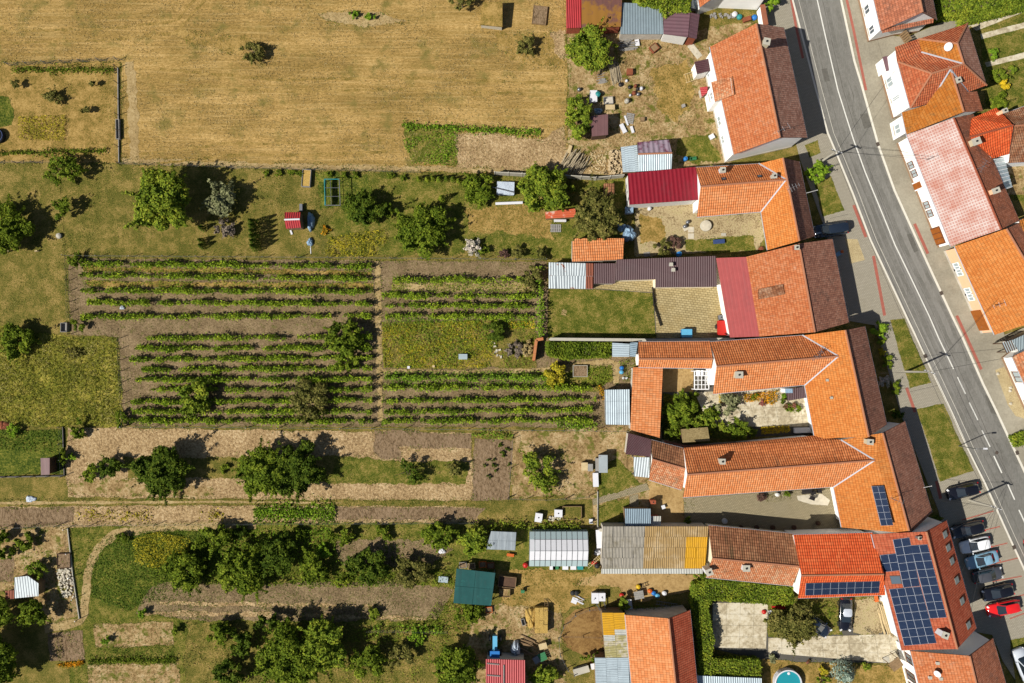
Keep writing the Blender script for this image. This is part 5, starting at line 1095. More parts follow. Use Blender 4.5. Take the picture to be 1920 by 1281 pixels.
# vineyard trees and beds
tree('rounded green tree in the middle of the vine rows', 645, 634, 33, 4.2, 'leaf_mid', 36); tree('slender green tree in the lower west vine rows', 364, 748, 28, 4.4, 'leaf_ivy', 40, .8)
tree('sparse olive tree among the lower vine rows', 580, 752, 36, 3.8, 'leaf_olive', 40, .45, gap=.3); tree('loose shrubby tree south of the rounded vineyard tree', 650, 680, 26, 2.8, 'leaf_mid', 18, .5, gap=.3)
shrub('thick blue green bush beside the pumpkin bed', 922, 622, 22, 2.0, 'leaf_dark', 20); shrub('golden yellow forsythia bush at the garden path', 1043, 703, 22, 2.0, 'leaf_yellow', 24)
shrub('low grey twig heap at the end of the pumpkin bed', 966, 656, 22, .9, 'twig', 14); shrub('dry straw heap beside the brick garden wall', 988, 656, 12, .9, 'dry_stalk', 20)
scatter('pumpkin_plants', [(716, 604), (900, 602), (935, 640), (920, 690), (720, 690)], 42, .22, 'leaf_yellow', .03, .3, 'yellowing pumpkin field between the vine blocks', 'pumpkin field', sc=1.2, cut=-.2)
scatter('pumpkin_plants', [(716, 604), (900, 602), (935, 640), (920, 690), (720, 690)], 50, .24, 'leaf_ivy', .03, .3, 'green pumpkin leaves among the yellowing ones', 'pumpkin field', sc=1.0, cut=-.3)
scatter('pumpkin_plants', [(720, 598), (1004, 594), (1004, 614), (960, 616), (900, 606), (720, 606)], 40, .22, 'leaf_bright', .03, .4, 'green weeds along the top of the pumpkin field', 'weeds', cut=-.8)
scatter('flower_cover', [(952, 604), (1002, 602), (1002, 616), (956, 618)], 60, .16, 'leaf_gold', .05, .4, 'patch of orange flowers by the leafy courtyard vine row', 'flower bed', cut=-1)
scatter('weed_cover', [(935, 612), (1020, 612), (1020, 640), (990, 690), (940, 690)], 30, .2, 'leaf_ivy', .03, .35, 'mixed weeds round the twig heap', 'weeds')
scatter('straw_cover', [(156, 499), (698, 507), (698, 518), (156, 510)], 48, .2, 'leaf_ivy', .02, .25, 'green and yellow strip under the first vine rows', 'ground cover')
scatter('straw_cover', [(158, 526), (700, 531), (700, 543), (160, 539)], 48, .2, 'leaf_ivy', .02, .25, 'green and yellow strip between the second and third vine rows', 'ground cover')
scatter('straw_cover', [(735, 528), (1002, 530), (1002, 548), (735, 548)], 60, .2, 'leaf_ivy', .02, .3, 'weedy strip between vine rows of the east block', 'ground cover')
scatter('weed_cover', [(720, 696), (1040, 696), (1040, 724), (722, 724)], 40, .22, 'leaf_bright', .05, .6, 'thick green strip between the first lower vine rows', 'weeds', cut=-.5)
scatter('garden_plants', [(1100, 686), (1146, 684), (1150, 706), (1130, 724), (1100, 720)], 60, .2, 'leaf_ivy', .05, .5, 'round bed of low garden plants by the path', 'flower bed', cut=-.6)
scatter('garden_plants', [(1160, 676), (1188, 672), (1186, 716), (1166, 716)], 50, .2, 'leaf_mid', .05, .5, 'green bed with blue barrels beside the barn', 'flower bed', cut=-.4)
scatter('weed_cover', [(130, 487), (1024, 492), (1026, 640), (1130, 700), (1140, 800), (234, 798), (224, 634), (134, 627)], 9, .17, 'leaf_olive', .0, .1, 'thin weeds scattered over the vineyard soil', 'weeds', sc=.5, cut=.0)
# west meadow and edges
scatter('tall_grass', [(-60, 604), (126, 634), (218, 636), (230, 797), (-60, 799)], 46, .34, 'blade_meadow', .05, .3, 'tall yellowing meadow grass west of the vineyard', 'grass', up=.3, cut=-.7, flat=.3)
tree('broad green tree in the meadow beside the grey frame', 32, 640, 32, 3.6, 'leaf_mid', 34); shrub('low bush sunk in the tall meadow grass', 138, 662, 22, .9, 'leaf_olive', 10, dens=.6)
shrub('dark bush at the north-west corner of the vineyard', 143, 488, 18, 1.4, 'leaf_mid', 14); shrub('bush beside the grey frame at the vineyard edge', 148, 608, 16, 1.6, 'leaf_mid', 13)
shrub('bush at the south-west corner of the vineyard', 228, 785, 12, 1.6, 'leaf_mid', 18); tree('small spiky tree at the corner of the bare field', 146, 806, 14, 2.2, 'leaf_mid', 18, .7)
shrub('yellow green bush by the red heap at the west edge', 24, 806, 13, 1.3, 'leaf_bright', 12); shrub('bush behind the dark fence of the west lawn', 118, 856, 10, 1.4, 'leaf_mid', 14)
# south field trees
tree('round dark tree alone in the bare field', 303, 882, 47, 5.4, 'leaf_dark', 46, 1.2); tree('west half of the two joined dark trees in the bare field', 500, 884, 46, 5.2, 'leaf_mid', 46, 1.1); tree('east half of the two joined dark trees in the bare field', 556, 878, 48, 5.2, 'leaf_dark', 46, 1.1)
tree('small dark tree at the west end of the field grass strip', 208, 874, 22, 3.0, 'leaf_dark', 20); tree('spreading sapling beside the small dark field tree', 176, 890, 18, 2.4, 'leaf_mid', 18, .6)
tree('open branched tree on the green field strip', 762, 886, 36, 3.6, 'leaf_dark', 28, .4, gap=.35, clumps=16); tree('thin bushy sapling at the east end of the field strip', 853, 878, 22, 2.6, 'leaf_olive', 16, .5, gap=.2)
tree('lanky green fruit tree on the dirt yard', 1012, 884, 30, 4.0, 'leaf_ivy', 42, .6, gap=.2, rz=.6); shrub('small weed bush in the bare field near the lone tree', 422, 880, 9, .8, 'leaf_mid'); shrub('little clump at the west end of the bare field', 136, 856, 7, .7, 'leaf_bright')
for i in range(26):
    x, y = 905+NR.uniform(0, 50), 828+NR.uniform(0, 70)
    if i < 17: shrub('little seedling in the tilled seedling plot', x, y, 3.2, .5, 'leaf_dark', group='seedlings of the tilled plot', lf=.13, clumps=4)
# lower garden
for l, x, y, r, ry, h, mt in (('dark tree at the west end of the orchard belt', 345, 1072, 42, 36, 4.4, 'leaf_mid'), ('wide orchard tree beside the yellow currant patch', 458, 1066, 46, 46, 5.0, 'leaf_mid'), ('dark orchard tree in the centre of the belt', 520, 1040, 40, 36, 4.6, 'leaf_dark'),
    ('small orchard tree west of the vegetable beds', 592, 1062, 28, 34, 3.6, 'leaf_mid'), ('deep green tree shading the vegetable beds', 690, 1064, 40, 34, 4.2, 'leaf_dark'), ('leafy tree beside the white garden box', 770, 1072, 34, 28, 3.6, 'leaf_olive'),
    ('fruit tree below the tilled strip', 822, 1002, 32, 26, 3.8, 'leaf_mid'), ('yellow green fruit tree beside the clear plastic roof', 888, 1012, 28, 32, 3.8, 'leaf_ivy'), ('bushy tree below the teal net', 878, 1146, 36, 24, 2.4, 'leaf_mid'),
    ('small tree by the wire fence south of the tilled strip', 640, 1006, 26, 18, 2.6, 'leaf_mid'), ('tree north of the orchard belt beside the worn path', 400, 1010, 34, 26, 4.0, 'leaf_mid'),
    ('huge double crowned tree of the lower orchard, west crown', 548, 1230, 56, 56, 6.2, 'leaf_mid'), ('huge double crowned tree of the lower orchard, east crown', 610, 1206, 46, 46, 6.0, 'leaf_ivy'), ('orchard tree south-east of the double crown', 688, 1240, 34, 30, 4.2, 'leaf_mid'),
    ('small open tree near the orange bucket', 750, 1230, 26, 22, 3.2, 'leaf_olive'), ('massive tree beside the rose red roof', 858, 1250, 48, 40, 6.0, 'leaf_mid'), ('dark tree along the ploughed plot', 500, 1170, 30, 16, 4.0, 'leaf_dark'),
    ('tree at the west margin of the lower orchard', 412, 1186, 26, 22, 3.2, 'leaf_mid'), ('blue green pear in the lower orchard', 455, 1204, 22, 30, 3.6, 'leaf_dark'), ('dark tree at the bottom of the lower orchard', 430, 1262, 34, 26, 4.2, 'leaf_dark'),
    ('walnut shading the west bottom lawn', 60, 1150, 30, 26, 4.4, 'leaf_mid'), ('tree cut by the west edge below the patched shed', 2, 1148, 28, 28, 4.2, 'leaf_mid'), ('yellow bush tree beside the patched west shed', 74, 1068, 24, 16, 2.4, 'leaf_ivy'),
    ('tree at the north of the west yard', 48, 1014, 16, 18, 2.6, 'leaf_mid'), ('bush tree cut by the west edge of the yard', 8, 1010, 18, 18, 2.4, 'leaf_mid'), ('small bush tree in the west yard beds', 12, 1038, 18, 12, 1.8, 'leaf_mid'), ('tall tree outside the yard at the south-west corner', -20, 1240, 52, 56, 7.6, 'leaf_mid')):
    tree(l, x, y, r, h, mt, ry, 1.0)
scatter('currant_patch', [(252, 1010), (300, 994), (360, 1010), (350, 1050), (290, 1064), (256, 1050)], 60, .22, 'leaf_yellow', .1, .8, 'yellow currant bushes in the lower garden', 'bushes', cut=-.8)
scatter('under_growth', [(280, 1060), (420, 1060), (560, 1070), (840, 1066), (860, 1096), (640, 1100), (400, 1096), (290, 1090)], 34, .26, 'leaf_mid', .05, .7, 'green undergrowth along the orchard belt', 'undergrowth', cut=-.5)
scatter('under_growth', [(380, 1004), (620, 990), (640, 1060), (420, 1060)], 34, .24, 'leaf_bright', .05, .5, 'rank growth north of the orchard belt', 'undergrowth', cut=-.3)
scatter('under_growth', [(480, 1172), (830, 1176), (840, 1196), (700, 1200), (480, 1210)], 30, .24, 'leaf_mid', .05, .7, 'brambles along the south garden fence', 'undergrowth', cut=-.2)
scatter('under_growth', [(820, 1120), (870, 1134), (900, 1150), (880, 1180), (840, 1200), (800, 1160)], 36, .24, 'leaf_mid', .05, .5, 'weeds beside the farm yard', 'undergrowth', cut=-.3)
scatter('clover', [(205, 1003), (300, 994), (380, 992), (420, 1050), (330, 1120), (270, 1130), (245, 1145), (170, 1120), (172, 1060)], 40, .22, 'blade_green', .02, .15, 'thick clover beside the curved worn path', 'clover', cut=-.6)
scatter('grass', [(-60, 808), (116, 808), (118, 850), (-60, 840)], 40, .24, 'blade_green', .02, .3, 'long green grass on the west lawn', 'grass', cut=-.3)
for i in range(4): row('bean_row', 'seedling row in the shaded vegetable beds', (724+i*10, 1018), (726+i*10, 1056), .35, .35, 'leaf_mid', 26, .15, (), 'seedling rows', 'bean row', False)
for i in range(3): row('bean_row', 'plant row in the small tilled bed', (97+i*7, 1192), (101+i*7, 1236), .3, .4, 'leaf_olive', 24, .15, (), 'plant rows in the small bed', 'bean row', False)
scatter('under_growth', [(140, 990), (210, 1000), (168, 1060), (160, 1150), (142, 1130)], 14, .2, 'blade_green', .02, .12, 'grass between the fence and the curved path', 'grass', cut=-.2)
scatter('under_growth', [(640, 984), (870, 984), (860, 1010), (640, 1010)], 16, .2, 'blade_meadow', .02, .15, 'dry grass under the fruit trees', 'grass', cut=-.2)
scatter('under_growth', [(340, 1170), (480, 1172), (520, 1281), (340, 1281)], 14, .22, 'leaf_olive', .02, .3, 'rough weeds at the west margin of the lower orchard', 'undergrowth', cut=.05)
scatter('under_growth', [(640, 1190), (840, 1190), (830, 1281), (640, 1281)], 12, .22, 'leaf_ivy', .02, .3, 'rough weeds under the lower orchard', 'undergrowth', cut=.1)
scatter('under_growth', [(180, 1212), (326, 1210), (326, 1232), (180, 1234)], 40, .18, 'blade_green', .02, .15, 'green sown strip between the soil beds', 'grass', cut=-.6)
scatter('under_growth', [(260, 1096), (850, 1100), (820, 1166), (260, 1160)], 6, .18, 'leaf_olive', .02, .1, 'weeds scattered over the ploughed plot', 'weeds', cut=.05)
scatter('under_growth', [(-40, 990), (130, 988), (140, 1150), (-40, 1120)], 9, .2, 'leaf_mid', .02, .3, 'weeds and herbs in the west yard', 'weeds', cut=.1)
scatter('under_growth', [(430, 990), (620, 984), (620, 1004), (430, 1010)], 20, .2, 'leaf_bright', .02, .25, 'bright grass along the wire fence of the south garden', 'grass', cut=-.1)
# courtyards and street
tree('dense dark walnut in the flower courtyard', 1276, 768, 31, 4.0, 'leaf_mid', 34, 1.3); tree('green shrub tree beside the courtyard walnut', 1322, 790, 22, 2.4, 'leaf_ivy', 26); tree('round green tree at the courtyard wall', 1383, 806, 24, 3.0, 'leaf_mid', 20, 1.2)
tree('airy olive tree over the concrete courtyard', 1364, 758, 26, 2.8, 'leaf_grey', 22, .6, gap=.2); shrub('dark bushes behind the mossy felt roof', 1262, 808, 16, 1.6, 'leaf_mid', 14)
scatter('flower_bed', [(1392, 740), (1456, 732), (1456, 752), (1446, 760), (1420, 752), (1394, 754)], 150, .2, 'leaf_flower', .1, .6, 'orange marigold bed along the courtyard house wall', 'flower bed', cut=-1.2)
scatter('flower_bed', [(1346, 740), (1376, 738), (1380, 752), (1346, 756)], 120, .2, 'leaf_gold', .1, .5, 'yellow flower bed below the cream chimney', 'flower bed', cut=-.8)
scatter('flower_bed', [(1424, 800), (1478, 798), (1480, 810), (1426, 814)], 150, .2, 'leaf_gold', .1, .5, 'yellow flower border at the south courtyard wall', 'flower bed', cut=-1.2)
for x, y, r, m, l in ((1471, 751, 7, 'leaf_mid', 'potted green bush by the brown canopy'), (1480, 765, 8, 'leaf_ivy', 'leafy pot plant in the courtyard corner'), (1497, 765, 7, 'leaf_mid', 'small pot plant near the house wall'), (1473, 762, 5, 'leaf_pink', 'pink flowering pot in the courtyard'), (1429, 756, 6, 'leaf_pink', 'red flowering clump at the marigold bed')): shrub(l, x, y, r, .8, m, lf=.14)
scatter('flower_bed', [(1422, 926), (1492, 920), (1494, 938), (1424, 942)], 30, .16, 'leaf_olive', .02, .2, 'low planted bed at the long paved courtyard', 'flower bed', cut=-.2)
shrub('round dark shrub in the paved courtyard bed', 1427, 932, 8, .9, 'leaf_plum'); shrub('green shrub in the paved courtyard bed', 1475, 925, 8, .8, 'leaf_mid', 5); shrub('small palm-like plant beside the long courtyard gate', 1290, 976, 6, 1.1, 'leaf_mid')
shrub('large ball-shaped yew at the concrete pole', 1532, 324, 22, 2.2, 'leaf_bright', 20, 1.6); shrub('square clipped bush by the front garden path', 1646, 617, 15, 1.4, 'leaf_bright', 17, 1.6); shrub('small clipped yellow ball in the front garden', 1654, 660, 6.5, .8, 'leaf_yellow', dens=2, lf=.13)
shrub('narrow green bush below the square clipped bush', 1653, 640, 6, 1.0, 'leaf_ivy', 9); shrub('green front garden hedge by the house wall', 1664, 680, 9, 1.1, 'leaf_mid', 18); shrub('white flowering rose bush in the front garden', 1660, 716, 11, 1.0, 'blossom_white', 11); shrub('dark green shrub at the end of the front garden', 1678, 728, 9, 1.1, 'leaf_mid', 13)
shrub('dark bush in the shaded gap between two orange houses', 1683, 778, 12, 1.0, 'leaf_dark', 8); shrub('tall green shrub at the top edge beside the street', 1450, 4, 17, 2.2, 'leaf_bright', 18, 1.5)
shrub('dark bush in the paved strip by the solar house', 1755, 972, 10, 1.2, 'leaf_dark', 8)
tree('leafy tree over the dark car on the concrete drive', 1490, 1164, 42, 4.2, 'leaf_olive', 40, .8); conifer('silver blue spruce beside the round pool', 1584, 1262, 24, 3.6, 'leaf_blue', lf=.22)
tree('outlying crown of the drive tree by the red toys', 1452, 1168, 16, 2.6, 'leaf_olive', 18)
shrub('grey green bush by the pool lawn corner', 1449, 1235, 8, 1.1, 'leaf_grey'); shrub('yellow green bush beside the spruce', 1544, 1258, 8, .9, 'leaf_yellow', 10); shrub('magenta flower clump on the pool lawn', 1515, 1240, 4, .5, 'leaf_pink', lf=.12); shrub('dark bush below the yellow green pool bush', 1542, 1276, 16, 1.3, 'leaf_mid', 8)
shrub('flowering clump at the drive edge near the white house', 1624, 1249, 8, .6, 'leaf_ivy'); scatter('under_growth', [(1446, 1132), (1500, 1132), (1560, 1128), (1576, 1146), (1540, 1160), (1450, 1150)], 34, .2, 'leaf_mid', .05, .4, 'green plants between the ivy hedge and the parked car', 'plants', cut=-.3)
for x, y, r, m, l in ((1862, 101, 11, 'leaf_bright', 'round bush on the villa lawn'), (1872, 141, 16, 'leaf_mid', 'large green bush on the villa lawn'), (1884, 158, 10, 'leaf_gold', 'yellow bush beside the large villa bush'), (1872, 190, 18, 'leaf_mid', 'green bush by the red roofed wing'), (1898, 130, 8, 'leaf_ivy', 'slim bush at the villa lawn edge')): shrub(l, x, y, r, 1.4, m, dens=1.3)
shrub('dark bush behind the barn wall beside the pen', 1110, 1232, 22, 1.6, 'leaf_mid', 10); tree('leafy bush tree between the rose red roof and the pen', 1022, 1266, 30, 2.8, 'leaf_ivy', 22)
shrub('ivy clump at the white chimney of the weathered wing', 1312, 1078, 12, 2.2, 'leaf_ivy', 7); shrub('ivy growing beside the yellow sheet roof', 1168, 1130, 12, 2.0, 'leaf_ivy', 18); scatter('under_growth', [(1186, 1132), (1290, 1136), (1260, 1146), (1190, 1150)], 50, .22, 'leaf_mid', .1, .9, 'green growth behind the tall barn', 'plants', cut=-.5)
# thin ground cover that breaks up soil, turf and stubble
for nm, px, d, s, m, sc in (('stubble', [(-40, -40), (1060, -40), (1060, 320), (770, 316), (480, 310), (230, 300), (228, 116), (-40, 114)], 7, .2, 'dry_stalk', .5), ('turf', [(-40, 310), (120, 312), (480, 320), (1060, 334), (1060, 480), (125, 478), (128, 600), (-40, 604)], 12, .16, 'blade_meadow', .5),
    ('turf', [(130, 480), (1060, 482), (1060, 336), (480, 322), (130, 314)], 8, .15, 'blade_green', .4), ('turf', [(-40, 122), (224, 120), (224, 302), (-40, 300)], 10, .16, 'blade_meadow', .5), ('turf', [(1032, 544), (1224, 551), (1228, 630), (1030, 632)], 14, .14, 'blade_green', .7),
    ('turf', [(136, 986), (900, 984), (1108, 990), (1108, 1090), (840, 1100), (830, 1180), (820, 1300), (136, 1300)], 9, .18, 'blade_green', .4), ('turf', [(350, 1170), (820, 1184), (820, 1300), (346, 1300)], 14, .18, 'blade_meadow', .5), ('turf', [(640, 858), (876, 868), (870, 906), (560, 903)], 16, .15, 'blade_green', .6),
    ('weeds', [(1064, 60), (1320, 60), (1350, 300), (1170, 326), (1064, 326)], 9, .2, 'leaf_olive', .35), ('weeds', [(964, 814), (1176, 816), (1118, 918), (962, 932)], 4, .16, 'leaf_olive', .5), ('weeds', [(900, 1070), (1120, 1076), (1050, 1180), (1040, 1290), (900, 1230)], 6, .18, 'blade_green', .4),
    ('turf', [(1720, 768), (1766, 759), (1823, 882), (1764, 901)], 16, .14, 'blade_meadow', .6), ('turf', [(1670, 602), (1694, 599), (1743, 717), (1707, 726)], 16, .14, 'blade_meadow', .6), ('turf', [(1432, 1240), (1560, 1248), (1690, 1254), (1690, 1300), (1432, 1300)], 14, .14, 'blade_meadow', .6)):
    scatter(nm, px, d*2.2, s, m, .0, .07, 'short '+nm+' scattered over the ground', nm, .5, sc, -.1, 0, .05 if px[0][0] < 1650 else .11, .35)

# tufts and crumbs along every border between turf and soil
for nm, mt, off_ in (('border_tufts', 'blade_green', .14), ('border_tufts', 'blade_meadow', .2), ('border_weeds', 'leaf_olive', .12)):
    C = []
    for a, b in EDGES:
        L = (b-a).length; n = int(L*5); t = NR.uniform(size=n); d = (b-a)/max(L, .01)
        q = np.stack([a.x+(b.x-a.x)*t-d.y*NR.normal(size=n)*off_*1.4, a.y+(b.y-a.y)*t+d.x*NR.normal(size=n)*off_*1.4, np.full(n, .075)], 1); C.append(q[NR.uniform(size=n) < .5+.5*np.sin(t*L*1.3+L)])
    C = np.concatenate(C); C = C[(np.abs(C[:, 0]) < 75) & (np.abs(C[:, 1]) < 58)]; V, Q = leaves(C, .17, None, .6, .6); V[:, 2] = np.maximum(V[:, 2], .055); o = np_mesh(nm, V, Q, mt, org=(0, 0, 0)); tag(o, 'tufts growing along the borders of fields and lawns', 'tufts', kind='stuff')

for x, y, r, m, l in ((1414, 742, 7, 'leaf_mid', 'green bush between the marigolds by the courtyard wall'), (1470, 744, 5, 'leaf_bright', 'leafy pot by the striped awning box'), (1487, 760, 5, 'leaf_pink', 'small red flower pot near the potted bush'), (1300, 742, 9, 'leaf_ivy', 'low bush at the edge of the soil yard'), (1340, 770, 10, 'leaf_bright', 'bright shrub between the courtyard trees'), (1352, 800, 9, 'leaf_ivy', 'narrow shrub beside the mossy felt roof'), (1410, 812, 10, 'leaf_mid', 'dark shrub before the yellow flower border')): shrub(l, x, y, r, .9, m, lf=.16)
for x, y, r, m, l in ((230, 1010, 10, 'leaf_mid', 'low shrub at the bend of the worn path'), (268, 1150, 9, 'leaf_bright', 'weed clump at the end of the ploughed plot'), (560, 1000, 14, 'leaf_mid', 'bush below the wire fence of the south garden'), (610, 1030, 16, 'leaf_bright', 'bright bush among the orchard belt'), (450, 1000, 16, 'leaf_dark', 'dark bush north of the wide orchard tree'), (720, 1000, 16, 'leaf_mid', 'shrub above the vegetable beds'), (640, 1090, 14, 'leaf_ivy', 'shrub at the south rim of the orchard belt'), (330, 1182, 8, 'leaf_mid', 'small bush at the corner of the soil bed'), (200, 1200, 7, 'leaf_bright', 'weed clump on the pale soil bed'), (780, 1200, 16, 'leaf_bright', 'bramble clump at the south garden fence'), (700, 1150, 12, 'leaf_ivy', 'weed bush on the ploughed plot edge')): shrub(l, x, y, r, 1.2, m, dens=1.0)
# ---------------------------------------------------------------- cars
def car(label, px, py, head, paint, L=4.35, Wd=1.8, Ht=1.46, style='hatch', z0=SWZ, group=None, roofm=None, name='parked_car'):
    c = W(px, py, .8); root = thing(name, label, 'car', (c.x, c.y, z0), group); ORG[root.name] = Vector((0, 0, 0))
    xs = [-.5, -.488, -.45, -.36, -.2, 0, .15, .28, .39, .455, .488, .5]; hw = [.66, .80, .92, .98, 1, 1, 1, .985, .95, .86, .74, .60]
    zt = {'hatch': [.74, .86, .95, .97, .97, .96, .95, .90, .82, .74, .66, .56], 'sedan': [.70, .84, .93, .95, .96, .95, .94, .89, .81, .73, .65, .56], 'van': [.8, .95, 1.02, 1.04, 1.04, 1.03, 1.02, .98, .92, .84, .74, .6]}[style]
    b = MB(); vs = []; n = 9
    for x, w, z in zip(xs, hw, zt):
        w = w*Wd/2; vs += [(x*L, y, zz) for y, zz in ((-w*.86, .2), (-w*.98, .36), (-w, .58), (-w*.97, z-.12), (-w*.86, z-.02), (0, z+.03), (w*.86, z-.02), (w*.97, z-.12), (w, .58), (w*.98, .36), (w*.86, .2))]
    n = 11; k = len(xs)
    b.add(vs, [(i*n+j, (i+1)*n+j, (i+1)*n+(j+1) % n, i*n+(j+1) % n) for i in range(k-1) for j in range(n)]+[tuple(range(n)), tuple(range((k-1)*n, k*n))[::-1]])
    b.build('body', paint, root, True)
    r0, f0, r1, f1 = {'hatch': (-.475, .24, -.40, .02), 'sedan': (-.36, .22, -.22, .02), 'van': (-.485, .30, -.455, .13)}[style]
    def ring(x0, x1, w, z, m=28):
        o = []
        for i in range(m):
            t = 2*math.pi*i/m; cx, sy = math.cos(t), math.sin(t)
            o.append(((x0+x1)/2*L+(x1-x0)/2*L*math.copysign(abs(cx)**.42, cx), w*math.copysign(abs(sy)**.42, sy), z))
        return o
    m = 28; lo = ring(r0, f0, .86*Wd/2, .92); hi = ring(r1, f1, .66*Wd/2, Ht-.04); parts = {'windscreen': MB(), 'rear_window': MB(), 'side_window': MB(), 'side_window_': MB(), 'pillars': MB()}
    for i in range(m):
        j = (i+1) % m; t = (i+.5)/m*360; t = t-360 if t > 180 else t; a = abs(t)
        key = 'windscreen' if a < 38 else 'rear_window' if a > 142 else 'pillars' if (a < 50 or a > 130) else ('side_window' if t > 0 else 'side_window_')
        parts[key].add([lo[i], lo[j], hi[j], hi[i]], [(0, 1, 2, 3)])
    for key, q in parts.items(): q.build(key.rstrip('_'), paint if key == 'pillars' else 'car_glass', root, True)
    b = MB(); ring2 = ring(r1+.015, f1-.02, .60*Wd/2, Ht-.005); cen = [((r1+f1)/2*L, 0, Ht+.02)]
    b.add(hi+ring2+cen, [(i, (i+1) % m, m+(i+1) % m, m+i) for i in range(m)]+[(m+i, m+(i+1) % m, 2*m) for i in range(m)]); b.build('roof', roofm or paint, root, True)
    for sx in (-.31, .31):
        for sy in (-1, 1):
            w = MB(); pr = [(.19, -.1), (.29, -.1), (.31, -.06), (.31, .06), (.29, .1), (.19, .1)]; o = []
            for rr, yy in pr: o += [(sx*L+rr*math.cos(t), sy*(Wd/2-.1)+yy, .31+rr*math.sin(t)) for t in (2*math.pi*q/14 for q in range(14))]
            w.add(o, [(i*14+j, i*14+(j+1) % 14, i*14+14+(j+1) % 14, i*14+14+j) for i in range(5) for j in range(14)]); wo = w.build('wheel', 'rubber', root)
            w = MB(); w.add([(sx*L+.2*math.cos(t), sy*(Wd/2-.1)+sy*.08, .31+.2*math.sin(t)) for t in (2*math.pi*q/14 for q in range(14))], [tuple(range(14))]); w.build('rim', 'chrome', wo)
    for sy in (-1, 1):
        b = MB(); b.box((.462*L, sy*.66*Wd/2, .69), (.22, .34, .1), -sy*.55, 0, .35); b.build('headlight', 'lamp', root)
        b = MB(); b.box((-.482*L, sy*.70*Wd/2, .82), (.1, .26, .16), sy*.5); b.build('taillight', 'tail_red', root)
        b = MB(); b.box((.19*L, sy*(Wd/2+.07), .98), (.12, .22, .13), sy*.15); b.build('mirror', paint, root)
    root.rotation_euler = (0, 0, R(head)); return root
gp_ = None
car('black hatchback parked nearest the grass verge', 1806, 921, 194, 'car_black', 4.4)
car('glossy black estate between the verge hatchback and the white car', 1815, 993, 194, 'car_black', 4.5, 1.82, 1.5)
car('white hatchback in the row of parked cars', 1829, 1022, 193, 'car_white', 4.1)
car('light blue saloon in the row of parked cars', 1842, 1050, 196, 'car_blue', 4.5, 1.78, 1.43, 'sedan')
car('dark grey estate parked nose to the road', 1852, 1079, 12, 'car_grey', 4.15, 1.78, 1.5)
car('black hatchback beside the red car', 1871, 1111, 194, 'car_black', 4.3)
car('bright red hatchback at the end of the parked row', 1882, 1141, 192, 'car_red', 4.5)
car('dark navy van parked in the drive gap between two orange houses', 1557, 431, 188, 'car_navy', 4.7, 1.9, 1.75, 'van')
car('silver white van parked on the verge at the bottom corner', 1921, 1248, 112, 'car_silver', 4.8, 1.9, 1.8, 'van')
car('black saloon with a silver roof edge on the gravel drive', 1586, 1153, 268, 'car_black', 4.5, 1.8, 1.44, 'sedan', .03, roofm='car_silver')
car('dark blue car half hidden under the drive tree', 1532, 1172, 322, 'car_navy', 4.2, z0=.03)
car('red car driving on the road at the frame edge', 1944, 1036, 296, 'car_red', 4.2, z0=.012, name='car')

# ---------------------------------------------------------------- poles, wires, lamp
def pole(label, base, top, arm=True, mat='concrete', r=.17):
    p = W(*base); root = thing('utility_pole', label, 'pole', tuple(p))
    d = ray(*top); t = (W(*top, 0)-Vector((0, 0, H))); hgt = H*(1-p.xy.length/max(W(*top).xy.length, .1)); hgt = min(9, max(5.5, hgt))
    b = MB(); b.tube([(p.x, p.y, 0), (p.x, p.y, hgt)], r, 10, 0, r*.62); b.build('shaft', mat, root)
    T = Vector((p.x, p.y, hgt)); q = MB(); q.box(T-Vector((0, 0, .25)), (1.5, .1, .12), R(-20)); q.build('crossarm', 'steel', root)
    for k in (-.65, -.25, .25, .65):
        q = MB(); q.lathe(T+Vector((k*math.cos(R(-20)), k*math.sin(R(-20)), -.2)), [(.03, 0), (.06, .06), (.05, .12), (.06, .18), (.02, .24)], 8); q.build('insulator', 'plastic_white', root)
    return root, T
p1, T1 = pole('concrete pole beside the ball-shaped yew', (1537, 305), (1570, 283)); p2, T2 = pole('pale concrete pole standing on the upper grass verge', (1698, 697), (1744, 697)); p3, T3 = pole('thin concrete pole beside the verge hatchback', (1817, 937.5), (1868, 955))
def wire(label, a, b, sag=.5, r=.02):
    a, b = Vector(a), Vector(b); pts = [a.lerp(b, k/10)-Vector((0, 0, sag*4*(k/10)*(1-k/10))) for k in range(11)]; q = MB(); q.tube(pts, r, 4)
    solo(q, 'overhead_wire', 'rubber', label, 'wire')
for k in (-.5, .5):
    o = Vector((k*math.cos(R(-20)), k*math.sin(R(-20)), 0)); s_ = 'inner' if k < 0 else 'outer'
    wire(f'{s_} overhead wire between the yew pole and the verge pole', T1+o, T2+o, .6); wire(f'{s_} overhead wire between the verge pole and the parking pole', T2+o, T3+o, .5)
wire('service wire from the verge pole to the peach house', T2, W(1862, 573, 7.6), .3); wire('service wire from the verge pole to the main orange house', T2, W(1650, 700, 4.8), .2)
wire('service wire from the verge pole to the brown roofed gravel house', T2, W(1905, 668, 4), .3); wire('service wire from the yew pole to the pale pink house', T1, W(1742, 298, 7.2), .4)
wire('second service wire from the yew pole to the pale pink house', T1+Vector((0, 0, -.3)), W(1716, 292, 4.8), .4); wire('service wire from the yew pole across to the villa', T1, W(1680, 130, 5.2), .4)
for i, (x, y, z) in enumerate(((1776, 1000, 6), (1800, 1080, 6), (1820, 1150, 6), (1745, 935, 5))): wire(f'service wire from the parking pole to the {["north gable","middle eave","south eave","solar strip wing"][i]} of the red house side', T3, W(x, y, z), .3)
